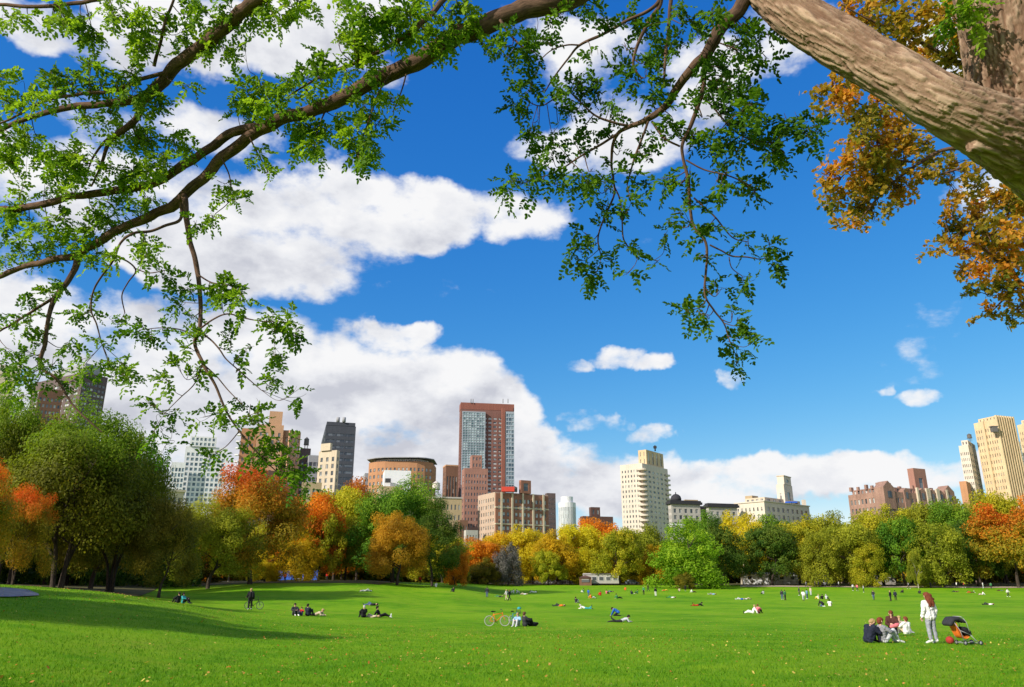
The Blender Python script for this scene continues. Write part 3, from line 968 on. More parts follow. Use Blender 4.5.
BR = {}                                               # branch polylines (points, radii)
specs = {
 'M1': [(640, -98, 6.2, 16), (620, -40, 6.3, 12), (572, -2, 6.25, 11), (524, 9, 6.2, 10.2), (492, 21, 6.2, 9.8), (454, 39, 6.2, 9.4), (422, 60, 6.25, 9), (396, 70, 6.3, 8), (364, 86, 6.4, 7.6), (332, 103, 6.5, 7), (297, 114, 6.6, 6.4), (267, 127, 6.7, 6.2), (251, 135, 6.75, 5.6), (224, 157, 6.9, 5.4), (196, 185, 7.0, 5.2), (175, 203, 7.1, 5), (147, 218, 7.2, 4.6), (115, 232, 7.3, 4.3), (91, 245, 7.4, 4), (79, 254, 7.45, 3.8), (58, 259, 7.5, 3.2), (38, 263, 7.6, 3), (19, 268, 7.7, 2.7), (-8, 279, 7.8, 2.4), (-60, 292, 8, 1.5)],
 'M1a': [(267, 127, 6.7, 5), (245, 129, 6.75, 4.6), (224, 137, 6.8, 4.4), (196, 158, 6.9, 4.3), (168, 176, 7.0, 4.2), (147, 185, 7.05, 4), (115, 190, 7.1, 3.8), (70, 197, 7.2, 3.6), (35, 206, 7.3, 3.3), (-10, 210, 7.5, 3), (-70, 214, 7.7, 2)],
 'M1b': [(79, 254, 7.45, 3.4), (76, 268, 7.4, 3), (66, 284, 7.35, 2.6), (57, 296, 7.3, 2.5), (49, 314, 7.25, 2.2), (45, 344, 7.2, 1.9), (40, 366, 7.15, 1.7), (57, 379, 7.1, 1.3), (72, 404, 7.05, 1.0), (88, 420, 7, .8), (102, 432, 7, .6)],
 'M1b2': [(57, 296, 7.3, 1.8), (40, 306, 7.3, 1.5), (23, 317, 7.3, 1.3), (0, 331, 7.4, 1), (-20, 345, 7.5, .7)],
 'T1': [(181, 200, 7.05, 2), (180, 219, 7.0, 1.7), (165, 226, 6.9, 1.5), (151, 231, 6.85, 1.4), (134, 233, 6.8, 1.3), (121, 243, 6.8, 1.2), (113, 261, 6.75, 1.1), (95, 287, 6.7, .9), (91, 310, 6.7, .8), (97, 325, 6.7, .7), (102, 345, 6.7, .5)],
 'T2': [(115, 256, 6.75, .9), (128, 262, 6.7, .9), (136, 271, 6.7, .8), (128, 283, 6.65, .7), (122, 296, 6.6, .6), (125, 313, 6.6, .5)],
 'T3': [(134, 268, 6.7, .6), (150, 273, 6.65, .6), (170, 269, 6.6, .4)],
 'D': [(185, 196, 7.0, 3.2), (186, 210, 6.9, 2.9), (189, 234, 6.8, 2.7), (193, 252, 6.75, 2.6), (197, 269, 6.7, 2.5), (200, 298, 6.6, 2.2), (199, 329, 6.5, 1.9), (195, 344, 6.5, 1.7), (204, 366, 6.4, 1.5), (217, 389, 6.35, 1.3), (227, 412, 6.3, 1.1), (242, 434, 6.2, .9), (257, 452, 6.2, .7), (275, 470, 6.2, .5), (292, 483, 6.2, .4)],
 'D1': [(199, 329, 6.5, 1), (212, 320, 6.45, .9), (227, 314, 6.4, .8), (245, 318, 6.35, .7), (261, 321, 6.3, .5), (285, 322, 6.3, .4)],
 'D2': [(200, 331, 6.5, 1), (212, 341, 6.45, .9), (220, 350, 6.4, .8), (227, 360, 6.4, .7), (243, 374, 6.35, .6), (261, 390, 6.3, .4)],
 'D3': [(203, 364, 6.4, .8), (216, 376, 6.4, .7), (228, 390, 6.35, .6), (242, 404, 6.3, .4)],
 'D4': [(203, 362, 6.4, .7), (195, 383, 6.4, .6), (180, 398, 6.4, .5), (166, 412, 6.4, .3)],
 'D5': [(198, 275, 6.65, .9), (212, 283, 6.6, .8), (228, 285, 6.55, .6), (240, 292, 6.5, .4)],
 'D6': [(198, 340, 6.5, .8), (182, 330, 6.5, .7), (160, 328, 6.5, .5), (140, 330, 6.5, .4)],
 'D7': [(227, 412, 6.3, .6), (236, 425, 6.2, .5), (244, 418, 6.2, .4), (258, 412, 6.2, .3)],
 'M2': [(600, -110, 6.4, 14), (450, -75, 6.3, 10), (330, -35, 6.1, 8), (265, -2, 6.3, 7), (245, 11, 6.4, 6.7), (224, 29, 6.5, 6.6), (196, 52, 6.6, 6.4), (171, 70, 6.7, 6), (161, 84, 6.75, 5.6), (143, 100, 6.8, 5), (115, 102, 6.9, 3.9), (87, 105, 7, 3.4), (52, 111, 7.1, 3), (17, 122, 7.2, 2.4), (-10, 136, 7.3, 2), (-50, 150, 7.4, 1.4)],
 'M2b': [(143, 100, 6.8, 3.8), (136, 119, 6.8, 3.4), (119, 133, 6.85, 3), (108, 143, 6.9, 2.4), (101, 167, 6.95, 1.4), (91, 186, 7, .9)],
 'M2c': [(168, 72, 6.7, 2.2), (140, 79, 6.65, 2), (115, 91, 6.6, 1.9), (80, 94, 6.6, 1.7), (45, 101, 6.6, 1.5), (10, 119, 6.6, 1.1), (-15, 130, 6.6, .8)],
 'M2d': [(154, 66, 6.7, 1.8), (161, 42, 6.6, 1.5), (165, 21, 6.55, 1.4), (175, -3, 6.5, 1.3), (182, -40, 6.5, 1)],
 'M2e': [(119, 133, 6.85, 1.6), (105, 141, 6.8, 1.3), (94, 156, 6.8, 1), (88, 170, 6.8, .6)],
 'T0': [(330, -38, 6.1, 4), (200, -32, 6.3, 3), (100, -1, 6.5, 2.2), (70, 4, 6.6, 2), (45, 6, 6.65, 1.9), (0, 5, 6.8, 1.6), (-50, 2, 7, 1.2)],
 'M6b': [(540, -95, 6.35, 4), (455, -12, 6.0, 3), (434, 10, 5.95, 2.8), (415, 30, 5.8, 2.6), (386, 48, 5.9, 2.3), (358, 62, 6, 2), (332, 71, 6.1, 1.6), (306, 85, 6.2, 1.1), (290, 95, 6.3, .6)],
 'T4': [(406, 74, 6.25, .8), (401, 92, 6.2, .7), (393, 112, 6.15, .5)],
 'T5': [(392, 72, 6.25, 1), (380, 90, 6.2, .9), (372, 112, 6.2, .8), (364, 135, 6.2, .6), (358, 155, 6.2, .4)],
 'T6': [(330, 103, 6.5, 1), (322, 118, 6.5, .8), (316, 138, 6.5, .5)],
 'T7': [(250, 137, 6.7, .9), (256, 150, 6.7, .7), (268, 172, 6.7, .5)],
 'T8': [(290, 116, 6.6, 1.2), (275, 104, 6.5, 1), (262, 88, 6.5, .8), (255, 75, 6.5, .5)],
 'T9': [(222, 158, 6.85, .9), (230, 178, 6.8, .7), (230, 200, 6.8, .5), (215, 214, 6.8, .4)],
 'M3': [(752, -16, 4.98, 8), (738, 8, 4.98, 7.2), (724, 25, 5.0, 6.4), (713, 42, 5.02, 6), (705, 56, 5.05, 5.6), (695, 66, 5.1, 5), (686, 78, 5.15, 4.4), (667, 103, 5.3, 3.6), (649, 119, 5.4, 3), (630, 127, 5.5, 2.4), (619, 133, 5.55, 2), (613, 145, 5.6, 1.6), (611, 162, 5.6, 1.3), (613, 178, 5.6, 1.2), (614, 194, 5.6, 1.1), (607, 212, 5.6, .9), (601, 226, 5.6, .8), (598, 240, 5.6, .7), (601, 256, 5.6, .5)],
 'M3b': [(705, 58, 5.05, 2.6), (704, 75, 5.05, 2.5), (702, 94, 5.05, 2.3), (692, 122, 5.1, 2), (683, 143, 5.1, 1.8), (683, 158, 5.1, 1.7), (689, 182, 5.1, 1.6), (690, 208, 5.1, 1.5), (694, 227, 5.1, 1.4), (706, 243, 5.1, 1.3), (706, 269, 5.1, 1.2), (705, 294, 5.1, 1.1), (714, 310, 5.1, .9), (724, 323, 5.1, .8), (729, 339, 5.1, .6), (737, 357, 5.1, .4)],
 'M3c': [(694, 198, 5.1, .9), (705, 208, 5.1, .8), (716, 218, 5.1, .8), (732, 237, 5.1, .6), (748, 242, 5.1, .5)],
 'M3d': [(710, 245, 5.1, .9), (720, 250, 5.1, .8), (732, 256, 5.1, .8), (747, 257, 5.1, .7), (760, 259, 5.1, .5), (772, 256, 5.1, .4)],
 'M3e': [(729, 257, 5.1, .6), (732, 268, 5.1, .5), (742, 276, 5.1, .4)],
 'M3f': [(614, 186, 5.6, .8), (620, 200, 5.55, .8), (622, 220, 5.5, .7), (624, 240, 5.5, .7), (636, 253, 5.5, .6), (658, 261, 5.5, .4)],
 'M3g': [(649, 119, 5.4, 1.4), (642, 138, 5.4, 1.2), (634, 160, 5.4, 1), (627, 185, 5.4, .7)],
 'M3h': [(652, 122, 5.4, 1.3), (664, 138, 5.3, 1.1), (680, 146, 5.2, 1)],
 'M3i': [(700, 96, 5.05, 1), (712, 106, 5, .9), (722, 118, 5, .9), (734, 130, 5, .7), (752, 140, 5, .6), (780, 142, 5, .5), (805, 132, 5, .4)],
 'M3j': [(686, 160, 5.1, .9), (705, 170, 5.05, .8), (730, 176, 5, .7), (755, 188, 5, .5)],
 'M4': [(640, -75, 5.1, 5), (655, -25, 5.15, 3.4), (661, 2, 5.2, 2.4), (650, 19, 5.2, 2), (639, 41, 5.2, 1.8), (633, 61, 5.2, 1.5), (636, 72, 5.2, 1.2), (642, 79, 5.2, .9)],
 'M5': [(660, 0, 5.2, 2), (655, 6, 5.2, 1.9), (643, 13, 5.25, 1.8), (630, 19, 5.3, 1.7), (605, 33, 5.4, 1.5), (580, 45, 5.5, 1.3), (567, 60, 5.55, 1), (555, 76, 5.6, .8), (545, 92, 5.6, .6)],
 'M5b': [(580, 45, 5.5, .9), (567, 45, 5.5, .8), (552, 50, 5.55, .6), (540, 60, 5.6, .5)],
 'M6': [(690, -75, 4.9, 4), (672, -20, 5.1, 2.2), (670, 3, 5.1, 2), (669, 25, 5.1, 1.8), (666, 53, 5.1, 1.5), (664, 88, 5.1, 1)],
 'M7': [(630, 127, 5.5, 1.4), (612, 122, 5.5, 1.3), (596, 116, 5.5, 1.1), (582, 104, 5.5, .8), (570, 92, 5.5, .5)],
 'M7b': [(619, 133, 5.55, 1.4), (600, 145, 5.55, 1.2), (578, 158, 5.6, .9), (556, 172, 5.6, .7), (530, 180, 5.6, .5)],
 'M7c': [(556, 98, 5.55, .7), (540, 106, 5.6, .6), (522, 98, 5.6, .4)],
 'M8': [(500, 20, 6.0, 1.6), (510, 34, 5.9, 1.3), (522, 46, 5.8, .9), (535, 52, 5.8, .6)],
}
groups = {}
for k, sp in specs.items():
    if k[:2] in ('M3', 'M4', 'M5', 'M7') or k == 'M6':
        sp = [(a_, b_, c_ + .5, d_) for a_, b_, c_, d_ in sp]
    if k in ('M4', 'M6'): sp = [(sp[0][0], sp[0][1], 5.95, sp[0][3])] + sp[1:]
    P, Rr = limb_pts(sp, 7)
    P = P + (np.stack([fbm(P * 6 + 3, 2), fbm(P * 6 + 50, 2), fbm(P * 6 + 90, 2)], 1) - .5) * np.minimum(.05, Rr[:, None] * 1.2)
    BR[k] = (P, Rr)
main = ('M1', 'M1a', 'M2', 'M3', 'M3b', 'D', 'M1b')
for k in main:
    T = Tubes()
    T.add(BR[k][0], BR[k][1], 16, .22, hash(k) % 50 if False else len(k) * 3.1)
    T.build('branch', m_barkdk, tree0)
T_tw = Tubes()
for k in BR:
    if k not in main:
        T_tw.add(BR[k][0], BR[k][1], 8, .15, len(k))

allP = np.concatenate([BR[k][0] for k in BR])
allR = np.concatenate([BR[k][1] for k in BR])

# leaf clumps seen in the photograph: px, py, spread px, compound leaves
CL = []
def cl(s, r=11, n=8):
    for t in s.split():
        v = [float(q) for q in t.split(',')]
        CL.append((v[0], v[1], v[2] if len(v) > 2 else r, int(v[3]) if len(v) > 3 else n))
# top left
cl('15,14,16,9 55,14,12,6 71,17,9,7 84,24,8,8 92,38,8,9 66,22,7,7 113,8,9,7 137,20,12,9 140,40,10,8 150,6,10,5 30,14,14,4 120,15,8,5 3,76,7,9 50,70,11,9 72,76,9,9 92,60,9,7 100,78,14,11 130,68,12,9 25,90,12,9 40,95,13,9 60,88,12,9 10,96,8,7 90,116,10,9 112,113,10,9 125,125,9,8 142,130,8,8 152,92,9,9 160,107,8,8 135,90,10,7 115,80,10,7')
cl('5,135,10,9 15,165,13,13 33,150,12,10 30,138,10,7 55,152,9,7 50,166,8,7 12,150,11,9 41,142,9,6 59,160,11,9 82,160,10,10 67,176,10,9 88,174,10,9 75,152,10,9 112,165,9,8 126,176,9,8 143,171,9,8 149,138,8,7 114,144,8,5 133,166,9,8 160,160,8,6 25,180,9,6 45,182,8,5')
cl('8,224,11,9 31,227,10,9 51,222,10,8 67,220,10,8 90,226,10,10 106,217,9,8 114,204,9,6 77,238,10,8 41,251,10,8 49,242,9,7 16,240,9,8 108,256,9,8 98,251,9,6 147,245,8,5 149,199,8,6 141,206,8,5 60,235,10,7 25,214,9,6 95,210,8,6 120,225,8,6 5,205,8,5 5,255,9,6 130,196,8,5')
# along M1
cl('265,101,11,11 246,92,9,8 280,114,9,9 238,108,8,6 265,82,9,7 304,66,9,7 293,84,9,7 307,126,9,7 300,140,9,7 316,147,8,6 260,154,8,6 269,170,6,4 224,183,8,5 234,199,8,6 213,213,8,5 197,226,8,4 175,136,9,8 164,154,9,7 150,142,8,6 188,147,9,7 133,168,8,6 255,112,9,8 285,100,9,7')
cl('143,28,9,6 136,45,8,5 196,14,10,8 185,31,9,7 210,45,9,7 217,24,9,7 168,28,7,4 227,49,9,6 245,49,9,5 251,21,9,7 279,21,10,7 297,17,9,7 307,7,9,6 189,89,5,3 205,8,9,6 230,8,10,7 262,6,10,7 180,50,8,5 285,8,9,6')
cl('351,21,10,9 370,14,10,10 388,9,10,10 407,12,10,9 426,28,9,8 412,33,9,8 444,28,9,8 454,12,9,8 370,35,11,11 358,43,11,10 374,54,10,10 367,64,10,9 347,70,9,6 319,65,8,5 321,79,9,6 307,90,9,7 468,6,8,7 340,35,8,6 390,30,10,9 430,10,9,7 470,20,7,5 480,30,6,4 345,5,9,6 400,45,8,6 440,42,7,5')
cl('391,98,8,6 363,105,9,6 372,94,7,5 379,121,9,8 354,123,8,6 349,137,8,7 360,149,9,8 367,138,8,7 328,130,8,6 314,126,8,6 314,147,8,6 366,162,8,7 372,150,7,5 340,118,7,4 300,120,8,6')
# hanging sprays on the left
cl('147,253,8,5 144,244,7,5 166,276,9,7 182,288,9,7 178,302,8,6 208,284,8,7 234,291,9,9 243,298,8,7 228,279,8,7 218,289,7,6 132,330,9,7 121,325,8,6 151,337,8,5 163,325,7,5 204,333,8,6 231,336,8,6 272,317,9,7 287,321,9,7 296,329,8,7 273,331,6,4 246,363,7,5 276,356,8,7 272,378,9,8 250,346,6,3 166,378,9,8 178,366,8,6 193,371,8,6 149,400,8,7 170,412,8,7 203,417,9,8 216,419,9,8 223,414,7,5 163,431,9,8 167,443,8,7 152,443,8,6 212,453,9,7 242,404,8,6 260,423,8,5 299,389,5,3 300,404,5,3 272,446,8,6 261,450,8,6 286,450,7,5 250,455,8,6')
cl('259,408,8,6 263,420,8,7 249,416,7,5 278,440,9,8 266,448,8,7 282,438,7,5 288,461,9,8 295,468,9,8 294,452,8,6 308,486,8,6 295,487,7,5 280,475,7,5 185,345,8,5 192,312,7,4 222,300,7,5')
cl('76,313,8,7 34,314,9,7 18,318,8,5 64,284,8,7 23,351,7,5 30,340,7,5 38,332,7,5 68,344,7,6 91,337,6,4 88,369,7,4 11,352,7,5 57,360,7,5 110,366,8,6 125,366,8,7 129,378,8,6 113,382,7,5 87,371,7,5 19,366,8,7 15,383,9,8 20,397,9,8 45,364,8,6 60,378,8,6 5,370,8,6 70,395,6,4 35,378,8,6 80,360,7,4 92,300,7,4 50,290,8,5 30,300,7,5 10,325,7,4')
# middle
cl('520,44,13,16 501,47,9,8 534,47,9,8 550,23,9,7 538,23,9,7 557,14,8,6 527,60,9,8 487,48,8,6 506,58,9,8 531,82,9,9 522,95,9,9 531,77,8,7 515,104,7,6 527,106,7,6 596,9,9,7 606,17,9,7 585,7,8,5 629,23,8,6 634,12,8,6 592,56,8,6 624,42,7,4 622,60,8,6 627,79,9,7 582,78,9,8 568,86,10,9 589,91,9,8 601,82,8,7 559,89,9,8 562,105,9,7 573,109,8,7 534,123,7,5 531,133,8,6 538,141,8,6 561,130,8,5 585,126,8,6 573,140,9,7 557,144,8,6 596,140,8,7 610,114,8,6 613,98,8,6 641,78,8,6 652,98,9,7 655,33,8,4 648,61,8,6 570,12,7,4 512,30,8,6 545,38,7,5')
cl('654,23,7,4 687,19,9,8 703,18,9,8 712,7,8,7 682,7,8,7 696,34,9,8 682,36,8,6 742,27,9,7 738,40,9,8 752,47,9,7 733,54,9,9 766,58,7,4 770,37,6,3 717,57,9,8 719,77,9,8 731,86,9,9 745,75,9,8 749,86,9,8 738,100,9,9 752,101,8,7 740,121,9,8 754,123,8,7 717,130,8,7 724,140,9,8 707,140,8,7 742,140,9,8 756,141,9,8 770,137,8,6 780,140,8,6 784,113,8,6 798,116,8,7 789,127,8,6 812,130,9,8 812,142,8,7 818,125,7,5 773,152,8,7 784,151,8,6 733,152,8,7 673,120,9,8 654,98,8,5 663,103,8,5 647,70,7,5 670,54,8,6 672,42,7,5 661,137,8,6 675,130,8,6 696,130,8,6 691,102,8,6 725,110,9,8 712,95,8,6 762,100,6,3 728,66,9,8 748,62,8,6 745,110,8,7 700,75,8,6 700,52,6,4 725,12,7,5')
cl('508,181,8,6 505,194,7,5 521,181,8,6 536,178,8,6 558,187,8,6 561,178,8,6 552,150,8,6 583,176,8,6 593,168,8,6 596,185,8,6 627,169,8,6 652,156,7,5 661,178,8,6 674,181,8,6 721,184,8,6 749,184,8,6 755,188,7,5 546,180,7,5 530,200,6,4 512,172,7,5 543,160,7,5 605,160,7,5 640,150,7,5 620,150,7,5')
cl('570,193,6,4 591,180,8,6 604,180,8,6 607,205,8,6 630,206,8,6 632,196,7,5 607,223,7,5 572,245,8,7 582,231,8,7 576,256,8,7 588,262,8,7 594,276,8,7 614,259,7,6 626,275,6,5 630,245,7,6 660,259,5,3 652,183,7,5 668,180,7,5 666,222,7,5 678,212,7,6 665,233,6,4 710,224,8,6 706,206,8,6 700,240,8,7 697,253,7,5 748,238,8,6 768,249,8,7 775,262,8,7 769,240,7,5 750,273,7,5 744,280,6,4 722,288,6,5 716,284,6,4 697,311,8,7 687,310,7,6 706,314,7,6 738,317,7,6 751,330,7,6 757,334,6,5 733,311,6,5 737,349,7,7 738,359,7,6 733,342,6,4 754,190,7,5 716,180,7,5 745,177,7,5 783,164,6,4 728,168,7,5 690,170,6,4 766,160,6,4')
# leaves before the forked stem, and leaves above the frame that throw the dark spot on it
cl('963,12,7,6 969,25,6,6 957,20,6,5 974,8,6,3')


cl('664,82,9,6 668,45,9,5 660,60,8,5')


def nearest_branch(p):
    d = np.linalg.norm(allP - p, axis=1) + allR * 0
    k = int(np.argmin(d))
    return allP[k], allR[k], d[k]


LB, LD = [], []                                        # compound leaf base and direction
LT = []
for (cx, cy, r, n) in CL:
    # depth: that of the branch drawn closest in the picture
    q = allP - np.array((0, 0, ZC))
    dep = q[:, 1] * CT + q[:, 2] * ST
    sxp = W / 2 + F * q[:, 0] / dep
    syp = H / 2 - F * (-q[:, 1] * ST + q[:, 2] * CT) / dep
    k = int(np.argmin((sxp - cx) ** 2 + (syp - cy) ** 2))
    dpt = dep[k] + rng.normal(0, .16)
    if cx > 950: dpt = 4.75
    cpos = at_depth(cx, cy, dpt)
    b0 = allP[k]
    rad = r * dpt / F
    L = np.linalg.norm(cpos - b0)
    if cx > 950: b0 = cpos + np.array((.05, .1, .6))
    # a twig from the branch to the clump, a few side twigs
    midp = (b0 + cpos) / 2 + rng.normal(0, .06, 3) * min(1, L * 2) + np.array((0, 0, -.04))
    tw = spline(np.array([b0, midp, cpos]), 5)
    T_tw.add(tw, np.linspace(min(.005, allR[k] * .7), .0016, len(tw)), 5, 0)
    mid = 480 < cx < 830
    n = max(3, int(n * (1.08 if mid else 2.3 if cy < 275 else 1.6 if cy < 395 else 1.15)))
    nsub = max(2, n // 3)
    tone = rng.random() * .75 + (0 if mid else .68 if cy < 275 else .3)  # left sprays tinted lighter for sunlight, middle ones darker for shade
    for s in range(nsub):
        t0 = tw[rng.integers(len(tw) // 2, len(tw))]
        e = cpos + rng.normal(0, .56, 3) * rad
        m_ = (t0 + e) / 2 + rng.normal(0, .02, 3)
        sub = spline(np.array([t0, m_, e]), 3)
        T_tw.add(sub, np.linspace(.0022, .0012, len(sub)), 4, 0)
        dirs = e - t0
        dirs = dirs / (np.linalg.norm(dirs) + 1e-6)
        for j in range(max(1, round(n / nsub))):
            f = rng.uniform(.25, 1)
            base = sub[int(f * (len(sub) - 1))] + rng.normal(0, .12, 3) * rad
            dd = dirs * .35 + rng.normal(0, .62, 3) + np.array((0, 0, -.22))
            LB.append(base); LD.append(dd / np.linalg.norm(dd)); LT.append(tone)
LB, LD, LT = np.array(LB), np.array(LD), np.array(LT)


def compound_leaves(B, D, tone, length=.125, pairs=5, lw=.0108, ll=.037):
    n = len(B)
    up = rng.normal(0, .45, (n, 3)) + np.array((0, 0, 1.))
    side = np.cross(D, up); side /= np.linalg.norm(side, axis=1)[:, None] + 1e-9
    nrm = np.cross(side, D)
    S = rng.uniform(.72, 1.2, n)
    Vs, Ts, Fs = [], [], []
    cnt = 0
    def leaflet(pos, axis, wdir, ndir, sc):
        nonlocal cnt
        l = (ll * sc * S * rng.uniform(.8, 1.15, n))[:, None]
        w = (lw * sc * S * rng.uniform(.85, 1.15, n))[:, None]
        fold = ndir * w * .35
        p0 = pos
        p1 = pos + axis * l * .38 + wdir * w + fold
        p2 = pos + axis * l * .78 + wdir * w * .72 + fold
        p3 = pos + axis * l - ndir * l * .12
        p4 = pos + axis * l * .78 - wdir * w * .72 + fold
        p5 = pos + axis * l * .38 - wdir * w + fold
        pm = pos + axis * l * .6
        V = np.stack([p0, p1, p2, p3, p4, p5], 1)      # n,6,3
        Vs.append(V.reshape(-1, 3))
        base = cnt + np.arange(n)[:, None] * 6
        Fs.append((base + np.array([0, 1, 2, 3])).reshape(-1, 4)); Fs.append((base + np.array([0, 3, 4, 5])).reshape(-1, 4))
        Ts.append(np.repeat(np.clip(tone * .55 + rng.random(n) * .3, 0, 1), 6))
        cnt += n * 6
    for k in range(pairs):
        f = (k + 1.2) / (pairs + .4)
        pos = B + D * (length * S * f)[:, None] - np.array((0, 0, 1.)) * (length * S * f * f * .28)[:, None]
        sc = .75 + .5 * math.sin(math.pi * f)
        for sg in (-1, 1):
            jit = rng.normal(0, .22, (n, 3))
            axis = side * sg * .9 + D * .5 + jit - nrm * .1
            axis /= np.linalg.norm(axis, axis=1)[:, None]
            nd = nrm + rng.normal(0, .35, (n, 3))
            wd = np.cross(axis, nd); wd /= np.linalg.norm(wd, axis=1)[:, None]
            leaflet(pos, axis, wd, np.cross(wd, axis), sc)
    pos = B + D * (length * S)[:, None] - np.array((0, 0, 1.)) * (length * S * .28)[:, None]
    leaflet(pos, D, side, nrm, 1.05)
    return np.concatenate(Vs), np.concatenate(Fs), np.concatenate(Ts)


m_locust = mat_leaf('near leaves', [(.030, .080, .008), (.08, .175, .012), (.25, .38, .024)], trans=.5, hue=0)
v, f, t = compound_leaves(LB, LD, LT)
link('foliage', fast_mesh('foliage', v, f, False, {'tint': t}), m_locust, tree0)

# a few sprays high over the frame throw the leaf shadow on the stem
spot = at_depth(988, 45, 4.75)
B2, D2 = [], []
for k in range(9):
    p = spot + np.array(sun_vec) * .9 + rng.normal(0, .05, 3)
    d = rng.normal(0, 1, 3) + np.array((0, 0, -.3)); B2.append(p); D2.append(d / np.linalg.norm(d))
v, f, t = compound_leaves(np.array(B2), np.array(D2), rng.random(9))
link('foliage', fast_mesh('foliage', v, f, False, {'tint': t}), m_locust, tree0)
pp = spot + np.array(sun_vec) * .9
T_tw.add(spline(np.array([lp[-18], (lp[-18] + pp) / 2 + np.array((0, 0, .3)), pp]), 6), np.linspace(.012, .002, 13), 6, 0)
T_tw.build('twigs', m_barkdk, tree0)

# ------------------------------------------------------------------ oak in autumn colour behind the great limb
oak_base = np.array((17.0, 20.0, gz(17, 20)))
oak = empty('oak_tree', (0, 0, 0), 0, 'orange and olive leaved oak behind the thick limb at the upper right', 'tree')
T = Tubes()
OD = 14.0
ob_specs = [
 [(1400, 700, 18.5, 26), (1380, 400, 18, 24), (1340, 180, 17.5, 20), (1330, 20, 17.5, 17), (1320, -150, 17.5, 12), (1320, -300, 18, 6)],
 [(1350, 240, 17.5, 11), (1200, 190, 15.5, 7), (1080, 170, 14.3, 4), (1000, 150, 14, 2.6), (948, 149, 14, 2), (920, 163, 14, 1.6), (895, 181, 14, 1.2), (874, 202, 14, .9), (860, 220, 14, .5)],
 [(1000, 150, 14, 1.5), (960, 168, 14, 1.2), (935, 176, 14, .8)],
 [(920, 163, 14, 1), (885, 160, 14, .8), (850, 170, 14, .6), (832, 190, 14, .4)],
 [(1355, 330, 17.8, 9), (1200, 320, 15.5, 5), (1060, 300, 14.2, 3), (1020, 282, 14, 2), (985, 250, 14, 1.4), (955, 240, 14, .8), (936, 250, 14, .4)],
 [(1020, 282, 14, 1.2), (1003, 300, 14, .9), (985, 318, 14, .5)],
 [(1040, 293, 14, 1.4), (1015, 310, 14, .8), (1012, 322, 14, .5)],
 [(1020, 282, 14, 1.4), (1000, 250, 14, 1), (975, 215, 14, .6)],
 [(1330, 60, 17.5, 10), (1180, 80, 15.5, 6), (1060, 75, 14.3, 3.6), (980, 70, 14, 2.4), (920, 42, 14, 1.6), (870, 20, 14, 1), (840, 4, 14, .6)],
 [(955, 60, 14, 1.4), (915, 95, 14, 1.1), (880, 110, 14, .9), (848, 98, 14, .6), (828, 90, 14, .4)],
 [(980, 70, 14, 1.4), (945, 20, 14, 1), (925, -5, 14, .6)],
 [(1000, 150, 14, 1.4), (950, 135, 14, 1.2), (905, 130, 14, 1), (865, 140, 14, .6)],
]
oakP = []
for sp in ob_specs:
    P, Rr = limb_pts(sp, 7)
    if sp[0][0] == 1400:
        P = np.vstack([[P[0][0], P[0][1], gz(P[0][0], P[0][1]) - .2], P]); Rr = np.concatenate([[Rr[0] * 1.2], Rr])
    T.add(P, Rr, 10, .2, sp[0][0])
    oakP.append(P)
T.build('trunk', m_barkdk, oak)
oakP = np.concatenate(oakP[1:])
OC = []
def oc(s):
    for t_ in s.split():
        v_ = [float(q) for q in t_.split(',')]
        OC.append(v_)
oc('1000,190 1015,195 990,235 1010,265 1020,215 985,255 1000,285 930,160 915,175 900,195 885,172 860,120 880,95 ')
oc('848,9 868,12 886,24 863,24 904,18 928,9 922,27 940,18 910,39 934,45 952,45 946,62 964,56 970,74 922,56 898,33 978,83 850,-10 890,-8 925,-12 955,5 960,30')
oc('821,95,8 833,86,8 848,86 821,113,7 848,113 845,97 875,113 886,119 898,128 910,140 868,131 857,143 880,143 875,157 892,160 848,160 830,172 824,184,8 854,178 874,178 863,190 904,148 922,145,8 934,172,7 946,178,7 952,166,7 966,172,8 975,184 958,193,7 865,160 888,140 838,100,8')
oc('843,221,8 860,222,8 857,208 874,215,7 892,208,6 867,187 880,186 895,184,8 836,194 832,205,7 934,250,7 948,240,8 955,226 951,205,6 976,205 997,198 1011,205 969,222 990,222 1007,229 983,240 1004,247 1021,240 965,250 962,271,8 979,268 1004,268 1021,261 983,289,8 969,289,6 1004,296,7 997,313,6 1011,320,7 1021,313,7 985,310,5 972,318,4 1018,289,8 1035,220 1050,240 1035,260 1045,280 1060,210 1075,260 1060,300 945,215,5')
Vs, Ts, nV = [], [], 0
T = Tubes()
